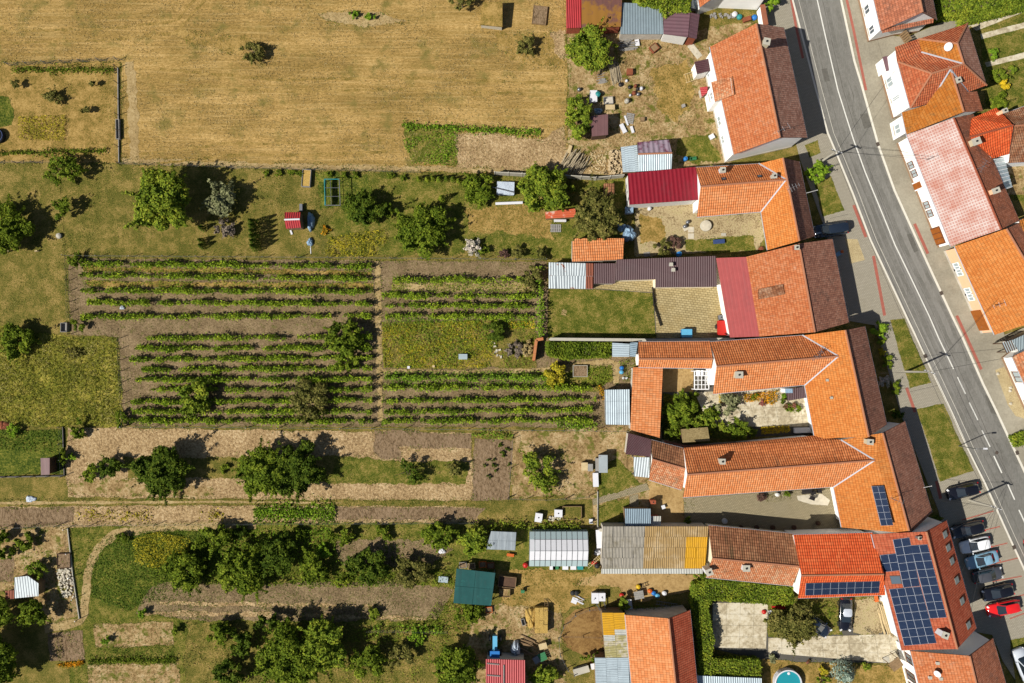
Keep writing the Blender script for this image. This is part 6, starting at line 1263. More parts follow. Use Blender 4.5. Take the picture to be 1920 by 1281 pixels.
c = W(1797, 836); lp = thing('street_lamp', 'slim grey street lamp leaning over the kerb by the lower verge', 'street lamp', (c.x, c.y, SWZ)); b = MB(); b.tube([(c.x, c.y, SWZ), (c.x, c.y, 4.2), (c.x+.2, c.y, 4.45), (c.x+.9, c.y+.05, 4.5)], .07, 8, 0, .04); b.build('post', 'steel', lp)
b = MB(); b.box((c.x+1.05, c.y+.06, 4.48), (.55, .22, .1)); b.build('lamp_head', 'plastic_white', lp)
for base, l in (((1520, 360), 'thin flagpole bracket on the orange L-shaped house eave'), ((1594, 640), 'thin rod on the eave of the brown street slope'), ((1734, 915), 'white rod on the eave of the solar strip wing')):
    p = W(base[0], base[1], 4.6); q = MB(); q.tube([p-Vector((.5, .1, .3)), p+Vector((.9, .25, 0))], .03, 5); q.lathe(p+Vector((.9, .25, -.04)), [(.05, 0), (.06, .05), (.03, .1)], 8); solo(q, 'eave_rod', 'gutter_white', l, 'rod')

# ---------------------------------------------------------------- fences and walls
def fence(label, px, step=3.0, h=1.3, mat='wood_grey', wires=(.4, .8, 1.2), kerb=None, strut=False, r=.05, group=None, name='wire_fence'):
    pts = [W(*p) for p in px]; c = sum(pts, Vector())/len(pts); root = thing(name, label, 'fence', (c.x, c.y, 0), group)
    for a, b in zip(pts, pts[1:]):
        L = (b-a).length; n = max(1, round(L/step)); d = (b-a).normalized(); nr = Vector((-d.y, d.x, 0))
        for i in range(n+1):
            p = a.lerp(b, i/n); q = MB(); q.tube([p, p+Vector((rnd.uniform(-.04, .04), rnd.uniform(-.04, .04), h))], r, 6)
            if strut: q.tube([p+d*.9, p+Vector((0, 0, h*.85))], r*.7, 5)
            q.build('post', mat, root)
        for z in wires: q = MB(); q.tube([a+Vector((0, 0, z)), b+Vector((0, 0, z))], .009, 4); q.build('wire', 'steel', root)
        if kerb: q = MB(); m = (a+b)/2; q.box((m.x, m.y, .1), (L, .1, .3), math.atan2(d.y, d.x)); q.build('base_board', kerb, root)
    return root
fence('zigzag strutted fence along the north of the fenced garden', [(20, 124), (222, 114)], 2.6, 1.4, strut=True); fence('board based wire fence along the east of the fenced garden', [(222, 128), (224, 306)], 2.2, 1.4, 'wood', kerb='wood_grey')
fence('strutted wire fence below the fenced garden', [(-40, 307), (104, 306)], 2.6, 1.3, strut=True); fence('long low wire fence between the stubble field and the lawns', [(226, 309), (480, 317), (790, 325)], 4.0, 1.2, 'dark_metal')
fence('wire fence between the lawns and the vineyard', [(126, 481), (560, 484), (1024, 488)], 4.4, 1.5, 'steel'); fence('wire fence along the south edge of the vineyard', [(234, 800), (700, 803), (1176, 808)], 4.4, 1.5, 'steel')
fence('short post fence at the west end of the vine rows', [(226, 634), (236, 798)], 1.6, 1.2, 'wood'); fence('post fence closing the upper west vine rows', [(130, 486), (134, 626)], 1.6, 1.2, 'wood')
fence('dark post fence between the west lawn and the bare field', [(-40, 895), (122, 892), (119, 800)], 2.0, 1.4, 'dark_metal', kerb='dark_metal'); fence('long wire fence south of the pale soil strip', [(-40, 992), (112, 984), (480, 981), (890, 979)], 4.2, 1.4, 'dark_metal')
fence('wire fence beside the curved worn path', [(128, 990), (138, 1080), (150, 1160)], 3.0, 1.4, 'steel', kerb='concrete'); fence('thin wire fence between the seedling plot and the dirt yard', [(962, 822), (954, 932)], 3.5, 1.2, 'dark_metal')
fence('wire fence along the grass track by the dirt yard', [(952, 934), (1024, 936), (1062, 934), (1104, 930)], 3, 1.2, 'dark_metal'); fence('wire fence beside the greenhouse hedge', [(1120, 920), (1120, 988)], 2.4, 1.3, 'steel', kerb='concrete')
fence('dark fence at the bramble hedge of the lower orchard', [(690, 1180), (840, 1182)], 3, 1.2, 'dark_metal')
def panel_fence(label, px, h, mat, step, th=.1, name='panel_fence', coping=None):
    pts = [W(*p) for p in px]; c = sum(pts, Vector())/len(pts); root = thing(name, label, 'fence', (c.x, c.y, 0))
    for a, b in zip(pts, pts[1:]):
        L = (b-a).length; n = max(1, round(L/step)); rz = math.atan2((b-a).y, (b-a).x)
        for i in range(n):
            m = a.lerp(b, (i+.5)/n); q = MB(); q.box((m.x, m.y, h/2), (L/n-.04, th, h), rz); q.build('panel', mat, root); p = a.lerp(b, i/n); q = MB(); q.box((p.x, p.y, h/2+.04), (.16, .18, h+.08), rz); q.build('post', mat, root)
            if coping: q = MB(); q.box((m.x, m.y, h+.05), (L/n-.02, .4, .09), rz); q.build('coping', coping, root)
panel_fence('pale concrete panel fence behind the dense green tree', [(928, 328), (1004, 332), (1060, 334)], 1.7, 'concrete', 2.0); panel_fence('grey concrete panel fence below the branch heap', [(1060, 334), (1116, 338), (1168, 333)], 1.7, 'concrete', 2.0)
panel_fence('low brick wall with an orange coping at the end of the twig heap', [(1000, 676), (1005, 638), (1018, 636)], 1.4, 'brick', 1.0, .2, 'brick_wall', 'tile_s'); panel_fence('shaded plastered wall along the long paved courtyard', [(1284, 986), (1330, 989), (1486, 1001)], 2.2, 'plaster_old', 4, .25, 'garden_wall', 'concrete')
panel_fence('courtyard wall behind the mossy felt roof', [(1240, 826), (1282, 836), (1400, 828), (1528, 822)], 1.9, 'plaster_old', 4, .25, 'garden_wall', 'tile_rust'); panel_fence('wall between the narrow lawn and the bush row', [(1030, 637), (1230, 639), (1370, 637)], 1.9, 'plaster_old', 4, .22, 'garden_wall', 'concrete')
panel_fence('low dark edging fence between the lawn and the paved courtyard', [(1223, 540), (1225, 572), (1238, 612)], .5, 'dark_metal', 1.5, .06, 'edging_fence'); panel_fence('wall between the farm yard sheds and the blue grey shed', [(1122, 990), (1240, 990), (1282, 990)], 1.4, 'plaster_old', 4, .2, 'garden_wall', 'concrete')
fence('curved steel rail round the riding pen', [(1134, 1138), (1104, 1140), (1078, 1150), (1056, 1172), (1047, 1196), (1050, 1226), (1064, 1252), (1076, 1262)], 1.6, 1.3, 'steel', (.6, 1.0, 1.28), r=.06, name='rail_fence')
fence('dark rail dividing the riding pen', [(1056, 1190), (1130, 1192)], 3, 1.1, 'dark_metal', (.7, 1.05), r=.05, name='rail_fence')

# ---------------------------------------------------------------- yard things
def crate(label, px, py, l, w, h, rz=0, mat='wood', name='crate', cat='crate', fill=None, th=.06, z0=0):
    """open box of boards, with an optional filling"""
    c = W(px, py, h); root = thing(name, label, cat, (c.x, c.y, z0)); d = Vector((math.cos(R(rz)), math.sin(R(rz)), 0)); e = Vector((-d.y, d.x, 0)); c = Vector((c.x, c.y, z0))
    for s in (-1, 1):
        q = MB(); q.box(c+e*s*(w/2-th/2)+Vector((0, 0, h/2)), (l, th, h), R(rz)); q.build('side', mat, root); q = MB(); q.box(c+d*s*(l/2-th/2)+Vector((0, 0, h/2)), (th, w-2*th, h), R(rz)); q.build('end', mat, root)
    q = MB(); q.box(c+Vector((0, 0, .03)), (l-2*th, w-2*th, .06), R(rz)); q.build('bottom', mat, root)
    if fill: q = MB(); q.box(c+Vector((0, 0, h*.42)), (l-2.1*th, w-2.1*th, h*.72), R(rz)); q.build('filling', fill, root)
def lidded(label, px, py, l, w, h, rz=0, mat='plastic_white', lid=None, name='box', cat='box', knob=True, z0=0):
    c = W(px, py, h); root = thing(name, label, cat, (c.x, c.y, z0)); c = Vector((c.x, c.y, z0)); q = MB(); q.box(c+Vector((0, 0, h*.45)), (l*.92, w*.92, h*.9), R(rz)); q.build('body', mat, root)
    q = MB(); q.box(c+Vector((0, 0, h*.93)), (l, w, h*.12), R(rz)); q.build('lid', lid or mat, root)
    if knob: q = MB(); q.lathe(c+Vector((0, 0, h*.98)), [(.09, 0), (.09, .06), (.04, .09)], 10); q.build('knob', 'black', root)
def barrel(label, px, py, r, h, mat, top=None, group=None, name='barrel', cat='barrel', lying=False):
    c = W(px, py, h); q = MB(); root = thing(name, label, cat, (c.x, c.y, 0), group)
    q.lathe((c.x, c.y, 0), [(r*.9, 0), (r, .06), (r, h*.33), (r*1.05, h*.36), (r, h*.39), (r, h*.66), (r*1.05, h*.69), (r, h*.72), (r*.95, h)], 16); q.build('shell', mat, root, True)
    q = MB(); q.lathe((c.x, c.y, h-.04), [(r*.93, 0), (r*.93, .06), (r*.86, .06), (r*.84, .02)], 16); q.build('rim', top or mat, root)
def pallet(label, px, py, rz=0, mat='wood_grey', l=1.2, w=1.0, z0=0, n=6):
    c = W(px, py, .15); root = thing('pallet', label, 'pallet', (c.x, c.y, z0)); d = Vector((math.cos(R(rz)), math.sin(R(rz)), 0)); e = Vector((-d.y, d.x, 0)); c = Vector((c.x, c.y, z0))
    for s in (-.42, 0, .42): q = MB(); q.box(c+e*w*s+Vector((0, 0, .06)), (l, .1, .12), R(rz)); q.build('bearer', mat, root)
    for i in range(n): q = MB(); q.box(c+d*l*((i+.5)/n-.5)+Vector((0, 0, .135)), (l/n*.7, w, .03), R(rz)); q.build('slat', mat, root)
def poles_heap(label, px0, px1, n, r, h, mat, name='timber_pile', cat='timber', L=None, spread=.5, base=None):
    """sticks, poles or planks thrown together along a line"""
    a, b = W(*px0), W(*px1); d = (b-a).normalized(); nr = Vector((-d.y, d.x, 0)); c = (a+b)/2; q = MB(); Ln = (b-a).length
    for i in range(n):
        o = rnd.uniform(-spread, spread); z = r+rnd.random()*h*(1-abs(o)/spread*.8); s = rnd.uniform(-.12, .12)*Ln; w = rnd.uniform(-.25, .25)*spread; l = Ln*rnd.uniform(.55, 1)
        p0 = c+nr*o-d*l/2+d*s; p1 = c+nr*(o+w)+d*l/2+d*s; p0.z = z; p1.z = max(r, z+rnd.uniform(-.15, .15)); mid = (p0+p1)/2+nr*rnd.uniform(-.1, .1); q.tube([p0, mid, p1], r*rnd.uniform(.6, 1.3), 5)
    return solo(q, name, mat, label, cat)
def chunks(label, px, n, size, h, mat, name='wood_stack', cat='firewood', ordered=False):
    """a heap of blocks inside a pixel outline: firewood, bricks, rubble"""
    poly = [tuple(W(*p)[:2]) for p in px]; xs, ys = [p[0] for p in poly], [p[1] for p in poly]; q = MB(); k = 0; cx, cy = sum(xs)/len(xs), sum(ys)/len(ys); R0 = max(max(xs)-cx, max(ys)-cy)
    while k < n:
        p = np.array([[rnd.uniform(min(xs), max(xs)), rnd.uniform(min(ys), max(ys))]])
        if not in_poly(p, poly)[0]: continue
        e = 1 if ordered else max(.1, 1-math.hypot(p[0, 0]-cx, p[0, 1]-cy)/R0*.8); s = size*rnd.uniform(.6, 1.3); q.box((p[0, 0], p[0, 1], s*.3+rnd.random()*h*e), (s, s*.6, s*.5), rnd.uniform(0, 3.1), 0, rnd.uniform(-.5, .5)); k += 1
    return solo(q, name, mat, label, cat)
def tarp(label, px, py, rx, ry, h, mat, name='tarp_heap', cat='tarp'):
    c = W(px, py, h*.5); q = MB(); n, k = 18, 6; vs = []; ph = [rnd.uniform(0, 6.28) for _ in range(3)]
    for i in range(k):
        t = i/(k-1); rr = math.cos(t*math.pi/2)**.6
        for j in range(n):
            a = 2*math.pi*j/n; w = 1+.14*math.sin(3*a+ph[0])+.09*math.sin(7*a+ph[1]); vs.append((c.x+rx*M2*rr*w*math.cos(a), c.y+ry*M2*rr*w*math.sin(a), max(0, h*math.sin(t*math.pi/2)*(1+.12*math.sin(5*a+ph[2]+i)))))
    q.add(vs, [(i*n+j, i*n+(j+1) % n, i*n+n+(j+1) % n, i*n+n+j) for i in range(k-1) for j in range(n)]+[tuple(range((k-1)*n, k*n))]); return solo(q, name, mat, label, cat)
def board(label, px0, px1, wid, z, mat, name='plank', cat='plank', th=.05):
    a, b = W(*px0), W(*px1); m = (a+b)/2; d = b-a; q = MB(); q.box((m.x, m.y, z+th/2), (d.length, wid, th), math.atan2(d.y, d.x)); q.box((m.x, m.y, z+th+.004), (d.length*.96, wid*.7, .01), math.atan2(d.y, d.x)); return solo(q, name, mat, label, cat)
def chair(label, px, py, rz, mat, seat=.45, name='chair', cat='chair'):
    c = W(px, py, .5); root = thing(name, label, cat, (c.x, c.y, 0)); d = Vector((math.cos(R(rz)), math.sin(R(rz)), 0)); e = Vector((-d.y, d.x, 0)); c = Vector((c.x, c.y, 0))
    q = MB(); q.box(c+Vector((0, 0, seat)), (.5, .5, .05), R(rz)); q.build('seat', mat, root); q = MB(); q.box(c-d*.25+Vector((0, 0, seat+.28)), (.05, .5, .5), R(rz)); q.build('backrest', mat, root)
    for i in (-1, 1):
        for j in (-1, 1): q = MB(); q.box(c+d*i*.2+e*j*.2+Vector((0, 0, seat/2)), (.05, .05, seat), R(rz)); q.build('leg', mat, root)
def bench(label, px, py, l, w, h, rz, mat, name='table', cat='table', top=None, z0=0):
    c = W(px, py, h); root = thing(name, label, cat, (c.x, c.y, z0)); d = Vector((math.cos(R(rz)), math.sin(R(rz)), 0)); e = Vector((-d.y, d.x, 0)); c = Vector((c.x, c.y, z0))
    for i in range(4): q = MB(); q.box(c+e*w*((i+.5)/4-.5)+Vector((0, 0, h)), (l, w/4-.015, .05), R(rz)); q.build('board', top or mat, root)
    for i in (-1, 1):
        for j in (-1, 1): q = MB(); q.box(c+d*i*l*.42+e*j*w*.4+Vector((0, 0, h/2)), (.07, .07, h), R(rz)); q.build('leg', mat, root)
def ladder(label, px0, px1, z0, z1, mat='wood', wid=.45, name='ladder', cat='ladder'):
    a, b = W(*px0, z0), W(*px1, z1); d = (b-a).normalized(); e = d.cross(Vector((0, 0, 1))).normalized() if abs(d.z) < .99 else Vector((1, 0, 0)); n = max(3, int((b-a).length/.3)); q = MB()
    for s in (-1, 1): q.tube([a+e*s*wid/2, b+e*s*wid/2], .035, 5)
    for i in range(n): p = a.lerp(b, (i+.5)/n); q.tube([p-e*wid/2, p+e*wid/2], .022, 5)
    return solo(q, name, mat, label, cat)
# north yard
poles_heap('large heap of pale branches beside the concrete fence', (1066, 326), (1090, 288), 70, .05, 1.1, 'branch', 'branch_heap', 'branches', spread=1.6); board('pale trunk section lying beside the branch heap', (1066, 288), (1070, 274), .45, .0, 'wood_pale', 'log', 'log', .4)
chunks('stack of split firewood beside the ribbed lean-to', [(1141, 285), (1166, 284), (1167, 328), (1140, 328)], 230, .28, .9, 'firewood', ordered=True); tag(chunks('scatter of wood chips beside the firewood stack', [(1106, 285), (1138, 280), (1136, 326), (1104, 324)], 110, .2, .05, 'wood_pale', 'wood_chips', 'wood chips'), kind='stuff')
poles_heap('pile of thin pale poles near the shady tree', (1150, 118), (1158, 158), 26, .05, .4, 'branch', spread=.75); crate('brown open planter box near the pale blue roof', 1227, 89, 1.1, 1.0, .6, 40, 'rust', fill='wood'); lidded('rust brown square box beside the pole pile', 1181, 134, .85, .85, .7, 0, 'rust', knob=False)
board('blue tarpaulin strip under the pale blue roof edge', (1184, 70), (1230, 70), .5, .02, 'plastic_blue', 'tarp_strip', 'tarp'); board('red board under the pale blue roof edge', (1168, 67), (1182, 67), .2, .3, 'plastic_red'); board('white sheet of plastic foam in the junk pile', (1193, 76), (1195, 88), .6, .3, 'plastic_white', 'foam_board', 'board')
poles_heap('junk pile of grey planks below the pale blue roof', (1160, 86), (1192, 82), 22, .06, .5, 'wood_grey', 'plank_pile', 'planks', spread=.9); poles_heap('fan of grey planks leaning by the pole pile', (1118, 150), (1136, 146), 12, .07, .25, 'wood_grey', 'plank_pile', 'planks', spread=.7)
for x, y, r, h, m, l in ((1192, 160, .22, .6, 'rust', 'rusty tall tin in the middle of the junk circle'), (1196, 166, .22, .5, 'dark_metal', 'black tin touching the rusty tall tin'), (1203, 165, .25, .5, 'plastic_white', 'white paint bucket at the rim of the junk circle'), (1189, 174, .3, .4, 'rust', 'wide rusty drum low in the junk circle'), (1197, 176, .24, .4, 'steel', 'bright steel tin beside the wide rusty drum'), (1176, 188, .32, .7, 'concrete', 'pale concrete drum near the wooden scrap frame'), (1182, 178, .16, .4, 'plastic_white', 'small white pail between the two drums'), (1175, 151, .2, .3, 'plastic_white', 'small white pail below the rust brown box'), (1181, 163, .25, .35, 'dark_metal', 'low black pot near the rusty tall tin'), (1086, 167, .25, .5, 'steel', 'lone steel bucket beside the stubble field'), (1164, 158, .3, .35, 'dark_metal', 'low black pot at the foot of the pole pile')): barrel(l, x, y, r, h, m, 'dark_metal', name='bucket', cat='bucket')
lidded('white old appliance beside the junk circle', 1113, 180, 1.0, 1.6, .9, 0, 'plastic_white', knob=False); barrel('turquoise plastic barrel beside the white appliance', 1121, 176, .36, .9, 'plastic_teal'); crate('shallow wooden frame of scrap next to the turquoise barrel', 1141, 188, 1.3, 1.0, .5, 4, 'wood_grey', fill='plaster_old'); bench('pale wooden workbench near the flat hut', 1144, 201, 1.3, .7, .8, 0, 'wood_pale', 'workbench', 'workbench'); tarp('white blue plastic bag heap by the flat hut', 1122, 208, 8, 6, .7, 'tarp_blue')
pallet('leaning white door panel on the scrap by the hut', 1181, 222, 80, 'wood_grey', 1.5, 1.1); board('long white plank box near the plum hut', (1164, 234), (1172, 250), .55, .0, 'plastic_white', 'trough', 'trough', .35); board('white narrow board beside the scrap pallet', (1183, 238), (1187, 250), .35, .0, 'plastic_white', 'board', 'board', .3); board('white plank across the scrap pallet', (1171, 218), (1177, 236), .25, .18, 'plastic_white')
lidded('white box on the yard grass near the long house', 1335, 256, .7, .65, .45, 30, 'plastic_white', knob=False); barrel('blue lidded barrel in the shade beside the striped shed', 1286, 297, .28, .8, 'plastic_blue', 'plastic_sky'); crate('dark green box behind the striped shed', 1300, 297, .9, .45, .4, 8, 'plastic_green'); lidded('grey chopping block alone in the yard', 1282, 198, .45, .45, .5, 20, 'wood_grey', knob=False); lidded('small crate with a shadow near the scrap pallet', 1205, 223, .55, .55, .55, 0, 'wood', knob=False)
board('row of pale slabs leading to the brown porch', (1293, 84), (1312, 108), .9, .04, 'stone_pale', 'slab_path', 'slab'); ladder('pale wooden steps beside the brown porch', (1284, 148), (1306, 140), .15, .9, 'wood_pale', 1.2, 'steps', 'steps')
for x, y, m, l in ((1387, 31, 'plastic_teal', 'turquoise tub at the white gable wall'), (1415, 32, 'plastic_blue', 'blue round tub at the white gable wall'), (1378, 26, 'plastic_white', 'white bucket at the white gable wall')): barrel(l, x, y, .36, .4, m)
lidded('rust brown box at the white gable wall', 1401, 35, 1.1, .6, .6, 18, 'rust', knob=False); chunks('clutter of scrap along the white gable wall', [(1330, 26), (1380, 26), (1380, 34), (1330, 36)], 30, .3, .15, 'wood_grey', 'scrap_heap', 'scrap'); lidded('white car trailer half under the greenery', 1303, 7, 1.4, .9, .9, 80, 'plastic_white', 'glass_pale', knob=False)
crate('open cold frame of boards in the stubble field corner', 1012, 28, 2.0, 2.6, .35, -6, 'wood', 'cold_frame', 'cold frame', 'tilled_soil')
# garden strip
crate('grey planter filled with dry flowers beside the boundary fence', 574, 334, 1.2, 2.4, .6, -4, 'wood_grey', 'planter', 'planter', 'straw')
c = [W(608, 336, 1.6), W(636, 336, 1.6), W(638, 385, 1.6), W(610, 385, 1.6)]; m_ = sum(c, Vector())/4; fr = thing('crop_frame', 'turquoise edged steel frame over a garden bed', 'frame', (m_.x, m_.y, 0))
for i in range(4):
    q = MB(); q.tube([c[i], c[(i+1) % 4]], .06, 6); q.build('rail', 'plastic_teal' if i in (0, 3) else 'steel', fr); q = MB(); q.tube([Vector((c[i].x, c[i].y, 0)), c[i]], .04, 6); q.build('leg', 'steel', fr)
for k in (.33, .66): q = MB(); q.tube([c[0].lerp(c[3], k), c[1].lerp(c[2], k)], .035, 5); q.build('crossbar', 'steel', fr)
q = MB(); q.tube([c[0].lerp(c[1], .4), c[3].lerp(c[2], .4)], .035, 5); q.build('crossbar', 'steel', fr); a, b_ = c[0], c[3]; q = MB(); q.box(((a.x+b_.x)/2, (a.y+b_.y)/2, 1.2), (.06, (a-b_).length, .8)); q.build('mesh_panel', 'plastic_teal', fr)
lidded('grey metal box behind the red garden hut', 564, 389, .4, 1.0, .6, 0, 'steel', knob=False); board('white plank leaning at the red garden hut', (545, 432), (548, 440), .25, .1, 'plastic_white')
tarp('pale blue plastic sheeting draped on a rail beside the red hut', 582, 415, 7, 18, .8, 'tarp_blue'); tarp('light turquoise tarp bundle below the red hut', 581, 454, 6, 8, .5, 'tarp_blue'); board('thin white pole lying below the turquoise tarp', (582, 455), (583, 476), .1, .02, 'plastic_white')
lidded('stack under a silver tarpaulin beside the bushy tree', 948, 353, 2.4, 1.8, 1.0, -2, 'tarp_white', knob=False, name='tarp_stack', cat='stack'); board('white plank bench on the grass below the tarp stack', (929, 383), (980, 381), .35, .3, 'plastic_white', 'bench', 'bench', .08); ladder('pole lying over the silver tarp stack', (924, 351), (965, 361), 1.1, 1.1, 'steel', .08, 'rail', 'rail')
bench('white topped bench under the orange woodshed eave', 1050, 414, 1.7, .35, .6, 0, 'wood_pale', 'bench', 'bench', 'plastic_white'); pallet('grey slatted pallet beside the orange woodshed', 1042, 428, 0, 'wood_grey', 1.5, 1.1)
lidded('white blue plastic water tank behind the dark red barn', 1180, 394, 1.1, .9, 1.0, 0, 'plastic_white', 'tarp_blue', name='water_tank', cat='tank'); tarp('large silver blue tarp heap beside the olive brown tree', 1180, 438, 13, 15, 1.3, 'tarp_blue'); tarp('crumpled tarp edge under the olive brown tree', 1167, 426, 10, 8, .6, 'tarp_blue')
barrel('concrete well ring with a round pale lid in the rubble yard', 1324, 423, .75, .5, 'concrete', 'stone_pale', name='well', cat='well'); wl_ = bpy.data.objects['well']; q = MB(); c = W(1324, 423, .5); q.lathe((c.x, c.y, .47), [(.72, 0), (.74, .08), (.3, .13)], 20); q.build('lid', 'stone_pale', wl_)
for x, y, m, l in ((1285, 424, 'steel', 'grey bucket near the dark red barn corner'), (1290, 416, 'steel', 'metal churn beside the white wall corner'), (1218, 391, 'plastic_white', 'white ring pot below the dark red barn')): barrel(l, x, y, .25, .5, m)
board('stone slab left of the well', (1281, 430), (1289, 426), .7, .03, 'stone_pale', 'slab', 'slab'); board('stone slab behind the well', (1290, 431), (1301, 431), .75, .03, 'stone_pale', 'slab', 'slab'); board('stone slab below the well', (1290, 443), (1301, 443), .75, .03, 'stone_pale', 'slab', 'slab')
bench('blue seat frame bench on the yard grass', 1348, 453, 1.6, .6, .45, 4, 'navy_paint', 'bench', 'bench'); board('grey lid on the yard paving near the bench', (1352, 440), (1361, 440), .4, .04, 'concrete', 'lid', 'lid'); barrel('bright blue barrel behind the long brown roof', 1274, 476, .36, .9, 'plastic_blue', 'plastic_sky'); pallet('light slatted chair frame by the long brown roof', 1213, 477, 10, 'wood_grey', .9, .6); tarp('rusty brown sack by the tiled house corner', 1428, 466, 5, 4, .5, 'rust')
# paved courtyard and gardens
lidded('large sky blue lidded bin on the yellow paving', 1288, 625, 1.45, 1.15, 1.0, 0, 'plastic_blue', 'plastic_sky', 'bin', 'bin', False); lidded('small dark drain box in the yellow paving', 1228, 563, .5, .5, .12, 0, 'iron', knob=False)
tr = thing('trailer', 'small red box trailer beside the rose membrane roof', 'trailer', tuple(W(1356, 615))); c = W(1356, 615, .9); q = MB(); q.box((c.x, c.y, .75), (1.5, 2.0, .6)); q.build('box', 'plastic_red', tr)
for s in (-1, 1): q = MB(); q.tube([(c.x+s*.72, c.y+.2, .3), (c.x+s*.92, c.y+.2, .3)], .3, 12); q.build('wheel', 'rubber', tr)
q = MB(); q.tube([(c.x, c.y+1, .4), (c.x-.3, c.y+1.9, .45)], .06, 6); q.build('drawbar', 'dark_metal', tr); lidded('grey engine unit in front of the red trailer', 1353, 595, .9, .6, .6, 5, 'dark_metal', 'steel')
crate('open compost box beside the golden forsythia', 1088, 696, 2.0, 1.6, .5, 0, 'concrete', 'compost_box', 'compost box', 'tilled_soil'); barrel('upper of two blue barrels in the green bed', 1166, 690, .26, .7, 'plastic_blue'); barrel('lower of two blue barrels in the green bed', 1165.5, 698, .27, .75, 'plastic_sky')
for x, l in ((1169, 'left'), (1175, 'right')): barrel(f'{l} of two white pots below the blue barrels', x, 709, .16, .3, 'plastic_white')
bench('white framed glass table on the pumpkin field', 868, 669, 1.2, .75, .7, 0, 'frame_white', 'table', 'table', 'glass_pale'); lidded('white beehive box at the edge of the pumpkin field', 766, 689, .35, .35, .4, 0, 'plastic_white', knob=False); lidded('pale beehive box right of the white one at the pumpkin field', 813, 687, .32, .32, .35, 0, 'wood_pale', knob=False); chunks('white stones beside the twig heap', [(920, 640), (936, 648), (940, 672), (928, 668)], 12, .3, .1, 'stone_pale', 'stones', 'stones')
crate('grey wooden frame box at the vineyard corner', 119, 614, .9, 1.3, .5, 0, 'wood_grey', 'frame_box', 'frame'); barrel('concrete ring standing in the meadow', 109, 442, .38, .4, 'concrete', 'concrete', name='concrete_ring', cat='ring'); tarp('white plastic bag caught between vine rows', 229, 577, 5, 4, .3, 'tarp_white', 'plastic_bag', 'bag'); tarp('reddish earth heap at the west edge', 6, 797, 12, 8, .5, 'rust', 'earth_heap', 'heap'); barrel('round dark trampoline cut by the west edge', -8, 254, 1.0, .7, 'black', 'navy_paint', name='trampoline', cat='trampoline')
crate('long grey trough on the garden boundary fence', 220, 242, .5, 2.8, .5, 2, 'wood_grey', 'trough', 'trough')
for x, y in ((17, 472), (69, 472)): board('short pale stake stump in the west meadow', (x, y), (x+5, y-1), .15, .05, 'wood_pale', 'stump', 'stump', .5)['group'] = 'stakes in the west meadow'
tarp('white plastic sheet on the pale soil by the track', 57, 936, 10, 6, .25, 'tarp_white', 'plastic_sheet', 'sheet'); chunks('rubble heap beside the west yard fence', [(108, 1066), (134, 1060), (140, 1120), (116, 1118)], 150, .3, .3, 'stone_pale', 'rubble_heap', 'rubble'); crate('dark open compost pit in the west yard', 119, 1052, 1.8, 2.0, .4, 2, 'wood_dark', 'compost_box', 'compost box', 'tilled_soil')
# dirt yard and greenhouse yard
lidded('pale grey topped shed cupboard in the dirt yard', 1131, 870, 1.2, 2.4, 1.7, 0, 'wood', 'zinc_rust', 'cupboard', 'cupboard', False); lidded('brick coloured hutch beside the grey topped cupboard', 1096, 875, .9, 1.1, .9, 0, 'brick', 'wood_pale', 'hutch', 'hutch', False); lidded('dark hutch between the brick hutch and the cupboard', 1107, 877, .7, 1.0, .9, 0, 'wood_dark', 'wood_grey', 'hutch', 'hutch', False); lidded('white plastic bathtub cover below the cupboard', 1117, 900, .75, 1.9, .6, 2, 'plastic_white', knob=False, name='tub', cat='tub'); board('leaning coloured boards beside the cupboard', (1119, 858), (1119, 882), .5, .2, 'wood_grey', 'boards', 'boards', .8)
lidded('left white hive box with a black knob by the hedge', 1010, 971, 1.0, 1.2, .9, -8, 'plastic_white', name='box', cat='box'); lidded('right white hive box with a black knob by the wooden run', 1047, 963, 1.1, 1.0, 1.0, -2, 'plastic_white', name='box', cat='box'); crate('wooden rabbit run with a mesh beside the white hive box', 1073, 962, 2.6, 1.8, .6, 0, 'wood', 'rabbit_run', 'run', 'olive_grass'); chunks('pile of white stones between the hive boxes', [(1026, 968), (1052, 970), (1050, 976), (1028, 976)], 20, .3, .15, 'stone_pale', 'stones', 'stones'); chair('grey box chair at the hedge by the wire fence', 1108, 977, 90, 'plastic_white')
lidded('white cooler stacked on the dirt beside the small lean-to', 1244, 951, .5, .5, .5, 20, 'plastic_white', knob=False); lidded('tall brick oven with a dark chimney behind the blue grey shed', 1225, 942, .7, .5, 1.4, 0, 'brick', 'brick', 'oven', 'oven'); barrel('white round pot in the shade of the long courtyard', 1360, 978, .36, .6, 'plastic_white', 'concrete', name='pot', cat='pot'); barrel('grey pot beside the round dark shrub', 1458, 928, .26, .5, 'plaster_grey', name='pot', cat='pot')
for i, x in enumerate((1390, 1420, 1450, 1490, 1535)): barrel('dark flower pot in the shaded strip of the long courtyard', x, 990-(i == 4)*8, .3, .5, 'wood_dark', None, 'pots in the shaded strip', 'pot', 'pot')
bench('dark garden table with chairs under the courtyard eave', 1513, 920, 1.4, .9, .72, 5, 'dark_metal'); chair('dark chair north of the long courtyard table', 1524, 925, 200, 'dark_metal'); chair('dark chair south of the long courtyard table', 1522, 934, 160, 'dark_metal'); chair('dark chair beside the white paving patch', 1535, 921, 180, 'dark_metal'); patch('white_paving', 'stone_pale', 4, [(1494, 930), (1540, 926), (1556, 938), (1552, 948), (1522, 946), (1496, 938)], .1)
c = [W(1302, 696, 2.0), W(1329, 696, 2.0), W(1329, 730, 2.0), W(1302, 730, 2.0)]; m_ = sum(c, Vector())/4; fr = thing('lattice_frame', 'white lattice pergola frame by the white gable wall', 'frame', (m_.x, m_.y, 0))
